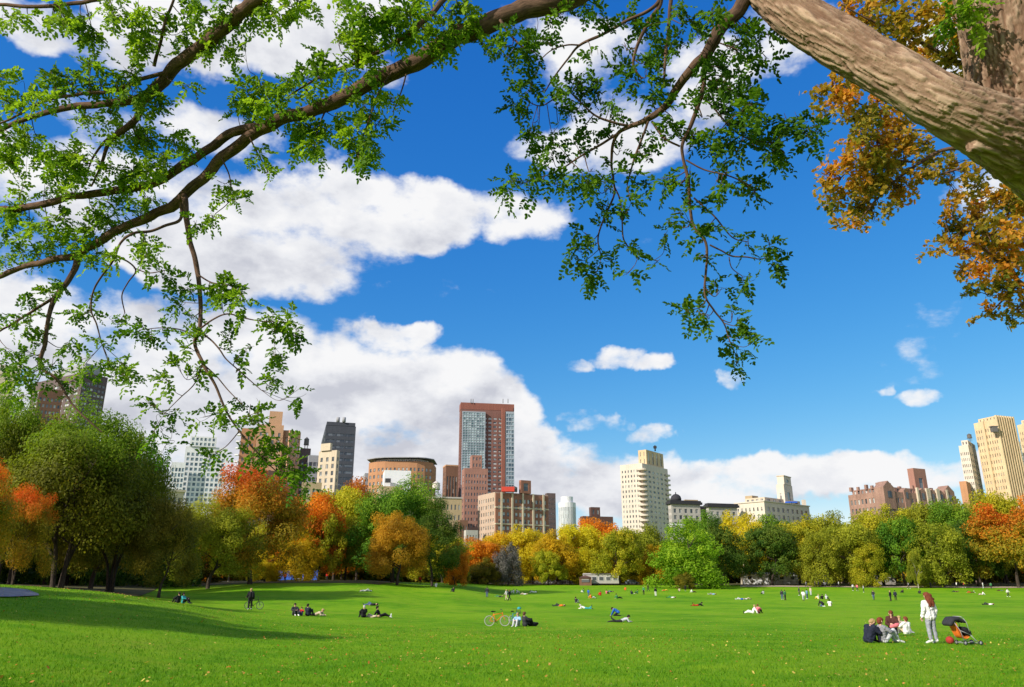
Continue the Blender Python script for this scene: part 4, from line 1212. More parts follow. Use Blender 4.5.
for c in OC:
    r = (c[2] if len(c) > 2 else 11)
    n = int(r * r * 1.3)
    d = OD + rng.normal(0, .5)
    ctr = at_depth(c[0], c[1], d)
    k = int(np.argmin(np.linalg.norm(oakP - ctr, axis=1)))
    dist_ = np.linalg.norm(ctr - oakP[k])
    stem = spline(np.array([oakP[k], oakP[k] * .66 + ctr * .34 + rng.normal(0, .10, 3) * min(1, dist_), oakP[k] * .3 + ctr * .7 + rng.normal(0, .10, 3) * min(1, dist_), ctr]), 4)
    T.add(stem, np.linspace(.011, .005, len(stem)), 5, 0)
    for s in range(4):
        e = ctr + rng.normal(0, .5, 3) * r * d / F
        j_ = stem[rng.integers(len(stem) // 2, len(stem))]
        T.add(spline(np.array([j_, (j_ + e) / 2 + rng.normal(0, .03, 3), e]), 3), np.linspace(.006, .003, 7), 4, 0)
    # leaves in small rosettes
    nc = max(3, n // 7)
    rc = ctr + rng.normal(0, .58, (nc, 3)) * r * d / F
    base = rc[rng.integers(0, nc, n)] + rng.normal(0, .035, (n, 3))
    D_ = rng.normal(0, 1, (n, 3)) + np.array((0, 0, -.3)); D_ /= np.linalg.norm(D_, axis=1)[:, None]
    up = rng.normal(0, .7, (n, 3)) + np.array((0, 0, 1.))
    sd = np.cross(D_, up); sd /= np.linalg.norm(sd, axis=1)[:, None]
    l = rng.uniform(.075, .125, n)[:, None]
    prof = [(0, .0), (.3, .30), (.42, .16), (.62, .36), (.8, .2), (1.0, .0)]
    L_ = [base + D_ * l * a_ + sd * l * b_ for a_, b_ in prof]
    R2 = [base + D_ * l * a_ - sd * l * b_ for a_, b_ in prof[1:-1]]
    Q = np.stack([L_[0], L_[1], L_[2], L_[3], L_[4], L_[5], R2[3], R2[2], R2[1], R2[0]], 1)
    Vs.append(Q.reshape(-1, 3))
    tone = rng.random()
    if c[1] < 60: tone = .25 + .6 * tone
    Ts.append(np.repeat(np.clip(tone * .6 + rng.random(n) * .45, 0, 1), 10))
Vs = np.concatenate(Vs); Ts = np.concatenate(Ts)
nq = len(Vs) // 10
bb = np.arange(nq)[:, None] * 10
Fo = np.concatenate([bb + np.array(q) for q in ([0, 1, 2, 9], [2, 3, 8, 9], [3, 4, 7, 8], [4, 5, 6, 7])], 0)
m_oak = mat_leaf('oak leaves', [(.12, .15, .02), (.36, .25, .03), (.60, .24, .03)], trans=.45, hue=0)
link('foliage', fast_mesh('foliage', Vs, Fo, False, {'tint': Ts}), m_oak, oak)
T.build('twigs', m_barkdk, oak)

# ------------------------------------------------------------------ trees of the park
def crown_mesh(seed, ncl, nleaf, leaf, kind='round'):
    """unit crown: x,y in -.5...5, z 0..1 of the whole tree; leaves in clumps through the volume"""
    g = np.random.default_rng(seed)
    zb = {'round': .20, 'tall': .18, 'spread': .28, 'low': .04}[kind]
    d = g.normal(0, 1, (ncl, 3)); d /= np.linalg.norm(d, axis=1)[:, None]
    d[:, 2] = np.where(d[:, 2] < -.55, -d[:, 2] * .6, d[:, 2])
    d /= np.linalg.norm(d, axis=1)[:, None]
    rad = (.35 + .65 * g.random(ncl) ** .45)
    lump = .45 + 1.1 * fbm(d * 1.5 + seed * 3.1, 2)
    c = d * (rad * lump)[:, None]
    zc = (1 + zb) / 2
    hz = (1 - zb) / 2
    if kind == 'tall': c[:, :2] *= (1 - .25 * np.clip(c[:, 2:3], 0, 1))
    if kind == 'spread': c[:, :2] *= (1 + .12 * np.clip(c[:, 2:3], -1, 1))
    rc = g.uniform(.09, .24, ncl) * (1.1 if kind != 'tall' else .95)
    w = rc ** 2; n_per = np.maximum(6, (nleaf * w / w.sum()).astype(int))
    Q, T, PP_ = [], [], []
    c = c / np.percentile(np.linalg.norm(c, axis=1), 90) * .86
    for i in range(ncl):
        n = n_per[i]
        u = g.normal(0, 1, (n, 3)); u /= np.linalg.norm(u, axis=1)[:, None]
        rr = rc[i] * (.35 + .75 * g.random(n) ** .6)
        p = c[i] + u * (rr * (1 + .3 * (fbm(u * 2.2 + i * 1.7, 2) - .5)))[:, None] * np.array((1, 1, .72))
        nr = u * .8 + c[i] * .5 + g.normal(0, .55, (n, 3)) + np.array((0, 0, .35))
        nr /= np.linalg.norm(nr, axis=1)[:, None]
        a = np.cross(nr, g.normal(0, 1, (n, 3))); a /= np.linalg.norm(a, axis=1)[:, None]
        b = np.cross(nr, a)
        s = leaf * g.uniform(.6, 1.35, n)[:, None]
        sc = np.array((.5, .5, hz))
        P = p * sc + np.array((0, 0, zc))
        PP_.append(P)
        asp = np.array((1, 1, .75))
        Q.append(np.stack([P - a * s * asp, P + b * s * .55 * asp - a * s * .1 * asp, P + a * s * asp, P - b * s * .55 * asp + a * s * .15 * asp], 1))
        T.append(np.clip(g.random() * .55 + g.random(n) * .4 + .1 * (c[i][2]), 0, 1))
    Q = np.concatenate(Q); T = np.concatenate(T); PP_ = np.concatenate(PP_)
    z_lo, z_hi = np.percentile(PP_[:, 2], (1.5, 98.3))
    xy = np.percentile(np.linalg.norm(PP_[:, :2], axis=1), 97)
    Q[..., 2] = zb + (Q[..., 2] - z_lo) * (1 - zb) / (z_hi - z_lo)
    Q[..., :2] *= .5 / xy
    return fast_mesh('crown', Q.reshape(-1, 3), np.arange(len(Q) * 4).reshape(-1, 4), False, {'tint': np.repeat(T, 4)})


def wood_mesh(seed, kind='round', stems=1):
    g = np.random.default_rng(seed)
    T = Tubes()
    fork = {'round': .26, 'tall': .3, 'spread': .34, 'low': .16}[kind]
    for st in range(stems):
        off = g.normal(0, .025, 3) * (stems > 1); off[2] = 0
        ln = np.clip(g.normal(0, .04 + .05 * (stems > 1), 2), -.1, .1)
        P = spline(np.array([[off[0], off[1], -.03], [off[0] * 1.4 + ln[0] * .2, off[1] * 1.4 + ln[1] * .2, fork * .5], [off[0] * 2 + ln[0], off[1] * 2 + ln[1], fork], [ln[0] * 1.8, ln[1] * 1.8, .55], [ln[0] * 2.3, ln[1] * 2.3, .82]]), 5)
        r0 = .021 if stems == 1 else .015
        T.add(P, np.interp(np.linspace(0, 1, len(P)), [0, .06, .3, .6, 1], [r0 * 1.5, r0 * 1.05, r0 * .8, r0 * .45, r0 * .1]), 9, .15, seed)
        nb = 7 if stems == 1 else 4
        for k in range(nb):
            i = g.integers(int(len(P) * .35), int(len(P) * .85))
            a = g.uniform(0, 2 * math.pi)
            L = g.uniform(.22, .38)
            e = P[i] + np.array((math.cos(a) * L, math.sin(a) * L, g.uniform(.08, .28)))
            m = (P[i] + e) / 2 + np.array((0, 0, g.uniform(-.02, .05)))
            S = spline(np.array([P[i], m, e]), 4)
            T.add(S, np.linspace(r0 * .45, r0 * .08, len(S)), 6, .1, seed + k)
            for q in range(2):
                j = g.integers(3, len(S) - 1)
                e2 = S[j] + g.normal(0, .09, 3) + np.array((0, 0, .07))
                T.add(np.array([S[j], (S[j] + e2) / 2 + g.normal(0, .01, 3), e2]), np.array([r0 * .18, r0 * .1, r0 * .04]), 4, 0, 0)
    return fast_mesh('trunk', np.concatenate(T.V), np.concatenate(T.F), True, {'barkuv': np.concatenate(T.U) * 12})


WOOD = {k: [wood_mesh(s + i * 7, k) for i in range(3)] for k, s in (('round', 11), ('tall', 22), ('spread', 33), ('low', 44))}
WOOD['multi'] = [wood_mesh(61 + i, 'spread', 4) for i in range(2)]
NEAR = {'round': [crown_mesh(101 + i, 150, 54000, .0082, 'round') for i in range(4)],
        'spread': [crown_mesh(121 + i, 170, 60000, .0082, 'spread') for i in range(3)],
        'tall': [crown_mesh(131 + i, 120, 44000, .0082, 'tall') for i in range(2)],
        'low': [crown_mesh(141 + i, 120, 36000, .0092, 'low') for i in range(2)]}
FAR = {'round': [crown_mesh(201 + i, 110, 22000, .0132, 'round') for i in range(5)],
       'spread': [crown_mesh(221 + i, 110, 22000, .0132, 'spread') for i in range(3)],
       'tall': [crown_mesh(231 + i, 95, 19000, .0132, 'tall') for i in range(3)],
       'low': [crown_mesh(241 + i, 110, 22000, .0132, 'low') for i in range(3)]}
m_tbark = bark_mat('tree bark', (.022, .017, .013), (.085, .065, .05), 1, .5)
m_pbark = bark_mat('pale tree bark', (.22, .19, .14), (.5, .45, .36), 1, .4)

def _pl(cols, k):
    return [tuple(min(.8, c * m) for c, m in zip(q, k)) for q in cols]


def leaf(name, cols, k=(1.45, 1.42, 1.1), top=None, **kw):
    kw['trans'] = kw.get('trans', .35) + .07
    return mat_leaf(name, _pl(cols, k), top=top, **kw)


PAL = {
 'green':   leaf('green leaves', [(.030, .085, .008), (.075, .155, .012), (.16, .24, .02)], trans=.32),
 'dkgreen': leaf('dark green leaves', [(.018, .050, .006), (.045, .085, .010), (.10, .13, .018)], trans=.25),
 'bright':  leaf('bright green leaves', [(.060, .13, .008), (.14, .245, .014), (.27, .35, .03)], trans=.38),
 'olive':   leaf('olive leaves', [(.080, .100, .010), (.165, .185, .014), (.29, .285, .03)], trans=.34),
 'brown':   leaf('olive brown leaves', k=(1.35, 1.25, 1), cols=[(.058, .066, .010), (.130, .125, .014), (.24, .195, .02)], trans=.3),
 'ygreen':  leaf('yellow green leaves', [(.11, .14, .010), (.24, .245, .014), (.40, .34, .03)], trans=.38),
 'yellow':  leaf('yellow leaves', k=(.86, 1.05, 1), cols=[(.34, .27, .012), (.62, .43, .014), (.78, .52, .03)], trans=.4),
 'bronze':  leaf('bronze leaves', [(.14, .085, .010), (.28, .155, .012), (.42, .23, .02)]),
 'gold':    leaf('golden leaves', k=(.95, 1.16, 1), cols=[(.26, .17, .010), (.52, .30, .012), (.70, .38, .02)], trans=.4),
 'orange':  leaf('orange leaves', [(.20, .085, .010), (.42, .150, .012), (.60, .24, .02)], trans=.38),
 'rust':    leaf('rust leaves', [(.12, .050, .010), (.27, .085, .012), (.46, .13, .02)], trans=.36),
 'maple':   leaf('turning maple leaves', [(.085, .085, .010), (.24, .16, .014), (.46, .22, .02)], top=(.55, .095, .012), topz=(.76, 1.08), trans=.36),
 'greentop': leaf('olive leaves darkened for shade', k=(1.35, 1.25, 1), cols=[(.052, .062, .008), (.115, .128, .012), (.21, .21, .018)], top=(.15, .25, .014), topz=(.6, 1.0), trans=.36),  # darker olive carries the crown's shade, lighter green top its lit part
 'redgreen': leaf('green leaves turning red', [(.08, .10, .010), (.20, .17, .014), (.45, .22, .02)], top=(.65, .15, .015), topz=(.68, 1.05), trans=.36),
 'lilac':   leaf('bluish leaves', k=(1, 1, 1), cols=[(.10, .10, .16), (.18, .18, .27), (.26, .25, .30)], trans=.2),
 'grey':    leaf('grey leafless twigs', k=(1, 1, 1), cols=[(.075, .07, .06), (.12, .115, .10), (.18, .17, .15)], trans=.1, hue=0),
}
n_tree = [0]


def tree(px, ytop, wpx, Y, pal, kind, label, group=None, near=False, pale=False, name='tree', wood=None, base_x=None):
    i = n_tree[0]; n_tree[0] += 1
    b = on_ground(px, Y)
    top = at_y(px, ytop, Y)[2]
    h = top - b[2]
    w = wpx * CT / F * Y * 1.06
    root = empty(name, b, 0, label, 'tree', group)
    root.rotation_euler = (0, 0, rng.uniform(0, 6.28))
    root.scale = (w, w, h)
    lib = (NEAR if near else FAR)[kind]
    wl = WOOD[wood or kind]
    t = link('trunk', wl[i % len(wl)], None, root); objmat(t, m_pbark if pale else m_tbark)
    c = link('crown', lib[i % len(lib)], None, root); objmat(c, PAL[pal])
    return root


G1, G2, G3 = 'trees on the left rise', 'autumn trees in the middle of the tree line', 'trees along the right of the meadow'
BT = [
 # left, near
 (-50, 470, 100, 66, 'redgreen', 'round', 'orange red tree cut by the left edge of the picture, on the rise', G1, 1),
 (12, 492, 62, 74, 'redgreen', 'round', 'small tree with orange red leaves at the far left, below taller green crowns', G1, 1),
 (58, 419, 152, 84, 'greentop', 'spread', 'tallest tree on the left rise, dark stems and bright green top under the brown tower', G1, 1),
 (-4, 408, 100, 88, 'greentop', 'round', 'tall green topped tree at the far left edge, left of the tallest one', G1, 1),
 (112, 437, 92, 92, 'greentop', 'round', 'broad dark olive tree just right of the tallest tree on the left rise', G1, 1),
 (160, 502, 72, 88, 'brown', 'round', 'low brown olive tree with a single trunk at the right end of the left rise', G1, 1),
 (-120, 420, 150, 90, 'brown', 'spread', 'dark olive tree beyond the left edge that shades the rise', G1, 1),
 (208, 508, 84, 122, 'olive', 'round', 'yellow olive tree below the white glass tower', G1, 1),
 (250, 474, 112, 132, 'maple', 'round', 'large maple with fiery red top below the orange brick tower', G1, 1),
 (264, 552, 34, 150, 'yellow', 'low', 'small bright yellow tree under the skirts of the red topped maple', G1, 0),
 (305, 498, 74, 160, 'orange', 'round', 'orange tree between the red topped maple and the large green tree', G1, 0),
 (296, 535, 46, 152, 'gold', 'low', 'small gold tree before the blue hoarding', G1, 0),
 (333, 492, 70, 176, 'ygreen', 'round', 'yellow green tree left behind the large green tree', G1, 0),
 (356, 484, 50, 190, 'rust', 'round', 'rust red crown peeping out above left of the large green tree', G1, 0),
 (318, 515, 54, 158, 'ygreen', 'tall', 'narrow yellow green tree among orange ones left of the large green tree', G1, 0),
 (392, 487, 94, 165, 'green', 'round', 'large rounded green tree below the round topped brick building', G1, 1),
 (397, 517, 68, 146, 'bronze', 'round', 'golden orange tree standing in front of the large green tree', G1, 1),
 (432, 502, 62, 158, 'dkgreen', 'tall', 'very dark green tree at the right end of the left group of trees', G1, 1),
 (345, 520, 50, 168, 'olive', 'round', 'olive tree in shade between orange trees and the large green tree', G1, 0),
 (455, 545, 26, 170, 'orange', 'low', 'small orange tree at the foot of the dark green tree', G1, 0),
 (228, 540, 40, 160, 'olive', 'tall', 'slim tree with a pale trunk left of the man with the bicycle', G1, 0),
 # middle
 (478, 541, 50, 240, 'orange', 'round', 'orange tree just right of the very dark green tree', G2, 0),
 (505, 534, 56, 262, 'gold', 'round', 'golden tree below the brown brick building with the red roof tank', G2, 0),
 (487, 560, 40, 232, 'brown', 'low', 'low brown green tree beneath the bluish shrubs in the middle', G2, 0),
 (533, 531, 58, 256, 'yellow', 'round', 'yellow tree under the right end of the brown brick building', G2, 0),
 (556, 535, 48, 244, 'gold', 'round', 'dense gold tree below the pale round tower', G2, 0),
 (548, 552, 34, 236, 'ygreen', 'tall', 'slim yellow green tree in front of the gold trees in the middle', G2, 0),
 (578, 527, 56, 262, 'yellow', 'round', 'bright yellow tree left of the tall cream tower', G2, 0),
 (600, 522, 62, 282, 'orange', 'round', 'orange topped tree highest in the middle, below the dark brown house', G2, 0),
 (620, 532, 50, 240, 'ygreen', 'tall', 'yellow green tree in front of the cream tower, white trailer at its foot', G2, 0),
 (588, 550, 36, 246, 'yellow', 'low', 'low yellow tree beside the white trailer', G2, 0),
 (648, 530, 54, 264, 'olive', 'round', 'olive orange tree below the right edge of the cream tower', G2, 0),
 (655, 548, 36, 246, 'gold', 'low', 'small gold tree left of the wide bright green tree', G2, 0),
 (690, 526, 78, 214, 'bright', 'low', 'wide bright green tree reaching to the grass, nearest of the middle trees', G2, 0),
 (722, 528, 52, 234, 'dkgreen', 'round', 'dark green tree touching the wide bright green one on its right', G2, 0),
 (742, 516, 52, 258, 'yellow', 'round', 'vivid yellow tree with a pale trunk below the cream house with the roof tower', G2, 0),
 (712, 517, 46, 285, 'green', 'round', 'green crown rising behind the wide bright green tree', G2, 0),
 # right
 (772, 528, 56, 238, 'dkgreen', 'round', 'dark green tree standing before the long white shed', G3, 0),
 (772, 520, 60, 282, 'green', 'round', 'green crown at the back below the cream house with the roof tower', G3, 0),
 (800, 523, 58, 252, 'ygreen', 'round', 'yellow olive tree right of the dark tree before the white shed', G3, 0),
 (822, 535, 46, 232, 'olive', 'low', 'low olive tree with full skirts left of the gabled brown house', G3, 0),
 (828, 518, 54, 268, 'olive', 'round', 'rounded olive tree at the left foot of the gabled brown house', G3, 0),
 (852, 526, 60, 238, 'olive', 'round', 'light olive tree below the left wing of the gabled brown house', G3, 0),
 (884, 514, 64, 256, 'ygreen', 'round', 'yellow green dome of a tree below the gabled brown house', G3, 0),
 (905, 522, 54, 236, 'green', 'tall', 'mid green tree below the brown roof tower, trunk seen at its foot', G3, 0),
 (912, 511, 58, 275, 'ygreen', 'round', 'yellow green crown behind the mid green tree below the brown roof tower', G3, 0),
 (944, 526, 60, 230, 'olive', 'low', 'broad olive tree behind the standing woman', G3, 0),
 (938, 508, 60, 268, 'olive', 'round', 'olive tree below the right wing of the gabled brown house', G3, 0),
 (962, 505, 60, 255, 'green', 'round', 'tall grey green tree at the left foot of the tan towers', G3, 0),
 (985, 506, 62, 272, 'olive', 'round', 'olive yellow tree right below the tan towers', G3, 0),
 (978, 525, 44, 238, 'dkgreen', 'tall', 'dark shaded tree left of the orange red one at the right edge', G3, 0),
 (1018, 511, 72, 228, 'redgreen', 'round', 'orange red topped tree at the right edge of the picture', G3, 0),
 (1008, 496, 60, 280, 'ygreen', 'round', 'yellow crown behind the orange red tree at the right edge', G3, 0),
 (1065, 500, 80, 240, 'orange', 'round', 'orange tree just outside the right edge', G3, 0),
 (865, 545, 36, 230, 'ygreen', 'low', 'small yellow green bush of a tree low before the gabled house trees', G3, 0),
]
PALE = ('slim tree with a pale', 'vivid yellow tree with a pale')
for (px, yt, w_, Y, pal, kind, lab, grp, nr) in BT:
    tree(px, yt, w_, Y, pal, kind, lab, grp, bool(nr), pale=lab.startswith(PALE), wood=('multi' if 'dark stems' in lab or 'far left, below' in lab or 'right of the tallest' in lab else None))
# rear rows: nothing tells them apart
g = np.random.default_rng(5)
palr = lambda p: g.choice(['brown', 'brown', 'olive', 'dkgreen'] if p < 200 else ['olive', 'orange', 'gold', 'dkgreen', 'ygreen'] if p < 460 else ['gold', 'yellow', 'yellow', 'ygreen'] if p < 640 else ['olive', 'green', 'ygreen', 'gold', 'dkgreen'])
for p in range(-150, 1180, 27):
    Y = (112 if p < 100 else 150 if p < 190 else 215 if p < 455 else 300) + g.uniform(-8, 22)
    yt = np.interp(p, [-150, 0, 80, 150, 200, 260, 450, 470, 560, 640, 720, 830, 900, 1000, 1100], [440, 425, 452, 515, 530, 520, 530, 548, 539, 543, 534, 531, 523, 513, 513]) + g.uniform(-2, 9)
    tree(p + g.uniform(-8, 8), yt, g.uniform(44, 66) * (1.5 if p < 190 else 1), Y, str(palr(p)), 'round' if g.random() < .6 else 'low', 'tree of the back row, seen only between and above the trees in front of it', 'back row trees')
# trees off to the left whose shadows streak the lawn
for (x, y, h, w, pal) in ((-27, 18.3, 12, 8, 'olive'), (-32, 21, 12, 8.5, 'brown'), (-37, 26, 12, 9, 'olive'), (-47, 46, 15, 12, 'olive')):
    i = n_tree[0]; n_tree[0] += 1
    root = empty('tree', (x, y, gz(x, y)), i * 1.3, 'tree standing left of the picture whose shadow streaks the lawn', 'tree', 'trees left of the picture')
    root.scale = (w, w, h)
    t = link('trunk', WOOD['spread'][i % 3], None, root); objmat(t, m_tbark)
    c = link('crown', NEAR['spread'][i % 3], None, root); objmat(c, PAL[pal])

# undergrowth that closes the view between the trunks
def undergrowth(name, label, Y0, Y1, p0, p1, h0, h1, n, pal, seed, leaf=.28):
    g = np.random.default_rng(seed)
    u = (g.uniform(p0, p1, n) - 512) / 797
    Y = g.uniform(Y0, Y1, n)
    X = u * Y
    hh = h0 + (h1 - h0) * fbm(np.stack([X * .12, Y * .05, 0 * X + seed], 1), 3)
    z = zg(X, Y) + hh * g.random(n) ** .8
    nr = g.normal(0, 1, (n, 3)); nr /= np.linalg.norm(nr, axis=1)[:, None]
    a = np.cross(nr, g.normal(0, 1, (n, 3))); a /= np.linalg.norm(a, axis=1)[:, None]
    b = np.cross(nr, a)
    s = leaf * g.uniform(.6, 1.4, n)[:, None]
    P = np.stack([X, Y, z], 1)
    Q = np.stack([P - a * s, P + b * s * .6, P + a * s, P - b * s * .6], 1).reshape(-1, 3)
    o = link(name, fast_mesh(name, Q, np.arange(n * 4).reshape(-1, 4), False, {'tint': np.repeat(g.random(n), 4)}), PAL[pal])
    tag(o, label, 'undergrowth', kind='stuff')
undergrowth('undergrowth', 'dark undergrowth between the trunks behind the left rise', 128, 175, -420, 200, 3, 8, 34000, 'dkgreen', 3, .5)
undergrowth('undergrowth', 'brown green undergrowth behind the middle left trees', 218, 250, 170, 470, 2, 6, 26000, 'brown', 4, .55)
undergrowth('undergrowth', 'dim undergrowth behind the far trunks of the middle and right', 310, 345, 430, 1200, 4, 9, 45000, 'brown', 6, .75)

# ------------------------------------------------------------------ buildings
def wallm(name, c, **k): return mat_wall(name, c, **k)
WM = {
 'cream': wallm('cream brick', (.56, .49, .40)), 'tan': wallm('tan brick', (.56, .42, .25), var=.2), 'palegrey': wallm('pale grey stone', (.40, .37, .34)),
 'orange': wallm('orange brick', (.40, .205, .105)), 'peach': wallm('peach brick', (.48, .28, .165)), 'brown': wallm('brown brick', (.19, .10, .065)),
 'redbrown': wallm('red brown brick', (.19, .095, .078)), 'pinkbrick': wallm('pink brown brick', (.30, .155, .115)), 'slate': wallm('slate panels', (.065, .07, .085)),
 'darkbrown': wallm('dark brown brick', (.10, .055, .045)), 'white': wallm('white panels', (.66, .66, .66)), 'beige': wallm('beige stone', (.50, .42, .31)),
 'brownstone': wallm('brownstone', (.275, .165, .125), var=.35), 'redbrick2': wallm('weathered red brick', (.27, .125, .085), var=.22), 'greybrown': wallm('grey brown brick', (.115, .085, .08)), 'blank': wallm('white painted wall', (.70, .71, .72), var=.05),
 'pinkbeige': wallm('pinkish limestone', (.42, .31, .235)), 'sand': wallm('sand brick', (.36, .275, .165)), 'roofdark': wallm('dark roofing', (.035, .035, .04)), 'roofred': wallm('red roof tiles', (.23, .088, .064)),
 'concrete': wallm('grey concrete', (.30, .30, .31)), 'bluegrey': wallm('blue grey cladding', (.30, .34, .38)),
 'steel': mat_plain('weathered steel', (.12, .11, .10), .6, .2, 3), 'wood': mat_plain('tank cedar', (.30, .20, .16), .9, .25, 2), 'whitetank': mat_plain('pale tank boards', (.55, .48, .44), .9, .15, 2),
 'iron': mat_plain('blackened iron', (.03, .03, .035), .6, .2, 3),
 'blue': mat_plain('blue tarpaulin', (.03, .12, .55), .6, .1, 3), 'redpaint': mat_plain('red painted sheet', (.50, .05, .03), .6, .1, 3),
}
GL = {'dark': mat_glass('dark window', (.018, .022, .028), (.30, .30, .29), frac=.8), 'mid': mat_glass('window', (.035, .045, .055), (.42, .42, .40), frac=.72),
      'blue': mat_glass('blue glass', (.05, .085, .11), (.26, .33, .36), .08, .6), 'teal': mat_glass('teal glass', (.06, .12, .13), (.35, .43, .43), .08, .5), 'pale': mat_glass('window with blinds', (.05, .06, .07), (.44, .44, .43), frac=.48), 'slate': mat_glass('slate glass', (.03, .035, .045), (.12, .13, .15), .1, .7)}
unit_pane = MB().box((0, 0, 0), (1, 1, 1)).mesh('window')


class Bld:
    def __init__(s, name, label, px, Y, group=None):
        p = on_ground(px, Y)
        s.o = np.array((p[0], p[1], 0.0))
        s.root = empty(name, s.o, 0, label, 'building', group)
        s.win = []
        s.top = 0

    def corner(s, px, py, Y): return at_y(px, py, Y)

    def foot(s, pxL, pxC, pxR, yt, Y, al):
        c = at_y(pxC, yt, Y)
        z = c[2]
        al = R_(al)
        dl = (-math.cos(al), math.sin(al)); dr = (math.sin(al), math.cos(al))
        def ln(px, d):
            a = (px - W / 2) / F
            return (a * (c[1] * CT + (z - ZC) * ST) - c[0]) / (d[0] - a * d[1] * CT)
        L, Rr = ln(pxL, dl), ln(pxR, dr)
        L = float(np.clip(L, 1.0, 90)); Rr = float(np.clip(Rr, 1.0, 90))
        c = c[:2]; dl = np.array(dl); dr = np.array(dr)
        return [c + L * dl, c, c + Rr * dr, c + Rr * dr + L * dl], z

    def prism(s, poly, z0, z1, wall, specs, name='wall', glass='mid', depth=.35):
        """polygon (counter-clockwise), per edge None or (bays, floors, window width, window height, z margin)"""
        V, Fc = [], []
        n = len(poly)
        def quad(*p):
            b = len(V); V.extend([np.asarray(q) - s.o for q in p]); Fc.append((b, b + 1, b + 2, b + 3))
        for e in range(n):
            a, b = np.append(poly[e], 0), np.append(poly[(e + 1) % n], 0)
            u = b - a; Lw = np.linalg.norm(u); u = u / Lw
            nrm = np.array((u[1], -u[0], 0))
            up = np.array((0, 0, 1.))
            sp = specs[e] if e < len(specs) else None
            if sp is None:
                quad(a + up * z0, b + up * z0, b + up * z1, a + up * z1)
                continue
            nb, nf, fw, fh = sp[:4]
            mt = sp[4] if len(sp) > 4 else .04
            mu = sp[5] if len(sp) > 5 else .03
            us, zs = [0.], [z0]
            w0, w1 = Lw * mu, Lw * (1 - mu)
            bw = (w1 - w0) / nb
            zt = z1 - (z1 - z0) * mt
            fz = (zt - z0) / nf
            for k in range(nb):
                us += [w0 + bw * (k + .5 - fw / 2), w0 + bw * (k + .5 + fw / 2)]
            us.append(Lw)
            for k in range(nf):
                zs += [z0 + fz * (k + .5 - fh / 2), z0 + fz * (k + .5 + fh / 2)]
            zs.append(z1)
            P = lambda uu, zz, d=0: a + u * uu + up * zz - nrm * d
            # full-height strips between windows, then sills between floors
            for i in range(0, len(us) - 1, 2):
                quad(P(us[i], z0), P(us[i + 1], z0), P(us[i + 1], z1), P(us[i], z1))
            for i in range(1, len(us) - 1, 2):
                for j in range(0, len(zs) - 1, 2):
                    quad(P(us[i], zs[j]), P(us[i + 1], zs[j]), P(us[i + 1], zs[j + 1]), P(us[i], zs[j + 1]))
                for j in range(1, len(zs) - 1, 2):
                    x0, x1, y0, y1 = us[i], us[i + 1], zs[j], zs[j + 1]
                    quad(P(x0, y0), P(x0, y0, depth), P(x0, y1, depth), P(x0, y1))
                    quad(P(x1, y0, depth), P(x1, y0), P(x1, y1), P(x1, y1, depth))
                    quad(P(x0, y0), P(x1, y0), P(x1, y0, depth), P(x0, y0, depth))
                    quad(P(x0, y1, depth), P(x1, y1, depth), P(x1, y1), P(x0, y1))
                    s.win.append((P((x0 + x1) / 2, (y0 + y1) / 2, depth), u, nrm, x1 - x0 + .04, y1 - y0 + .04, glass))
        b = len(V)
        V.extend([np.append(q, z1) - s.o for q in poly]); Fc.append(tuple(b + k for k in range(n)))
        me = bpy.data.meshes.new(name)
        me.from_pydata([tuple(v) for v in V], [], Fc)
        me.update()
        s.top = z1
        return link(name, me, WM[wall] if isinstance(wall, str) else wall, s.root)

    def ring(s, poly, z, h, out, wall, name='cornice'):
        """moulding standing proud of the wall all round"""
        c = sum(poly) / len(poly)
        m = MB()
        n = len(poly)
        P0 = [np.array(p) for p in poly]
        off = []
        for i in range(n):
            e1 = P0[i] - P0[i - 1]; e2 = P0[(i + 1) % n] - P0[i]
            n1 = np.array((e1[1], -e1[0])) / np.linalg.norm(e1); n2 = np.array((e2[1], -e2[0])) / np.linalg.norm(e2)
            d = (n1 + n2); d = d / (1 + n1 @ n2 + 1e-6)
            off.append(P0[i] + d * out)
        vs = [np.append(p, z) - s.o for p in off] + [np.append(p, z + h) - s.o for p in off]
        fs = [(i, (i + 1) % n, n + (i + 1) % n, n + i) for i in range(n)] + [tuple(range(n))[::-1], tuple(range(n, 2 * n))]
        m.add(vs, fs)
        return m.build(name, WM[wall], s.root)

    def block(s, pxL, pxC, pxR, yt, Y, al, wall, L=None, Rr=None, z0=0., name='wall', glass='mid', cornice=None, depth=.35):
        poly, z1 = s.foot(pxL, pxC, pxR, yt, Y, al)
        s.prism(poly, z0, z1, wall, [L, Rr], name, glass, depth)
        if cornice:
            s.ring(poly, z1 + .01, cornice[0], cornice[1], cornice[2])
        s.poly = poly
        return poly, z1

    def tank(s, px, yb, yt, Y, rpx, body='wood', legs=True):
        b = at_y(px, yb, Y); t = at_y(px, yt, Y)
        r = rpx * CT / F * Y
        b, t = b - s.o, t - s.o
        h = t[2] - b[2]
        m = MB()
        zl = b[2] + h * (.32 if legs else 0)
        m.lathe((b[0], b[1], 0), [(r, zl), (r * .97, zl + h * .45), (r * .95, b[2] + h * .78), (r * 1.05, b[2] + h * .79), (r * .1, t[2])], 16, False)
        o = m.build('water_tank', WM[body], s.root)
        if legs:
            l = MB()
            for k in range(4):
                a = math.pi / 4 + k * math.pi / 2
                x, y = b[0] + r * .75 * math.cos(a), b[1] + r * .75 * math.sin(a)
                l.tube([(x, y, b[2] - 1), (x, y, zl)], r * .09, 6)
            l.box((b[0], b[1], zl - r * .06), (r * 1.9, r * 1.9, r * .1))
            l.build('tank_stand', WM['steel'], o)

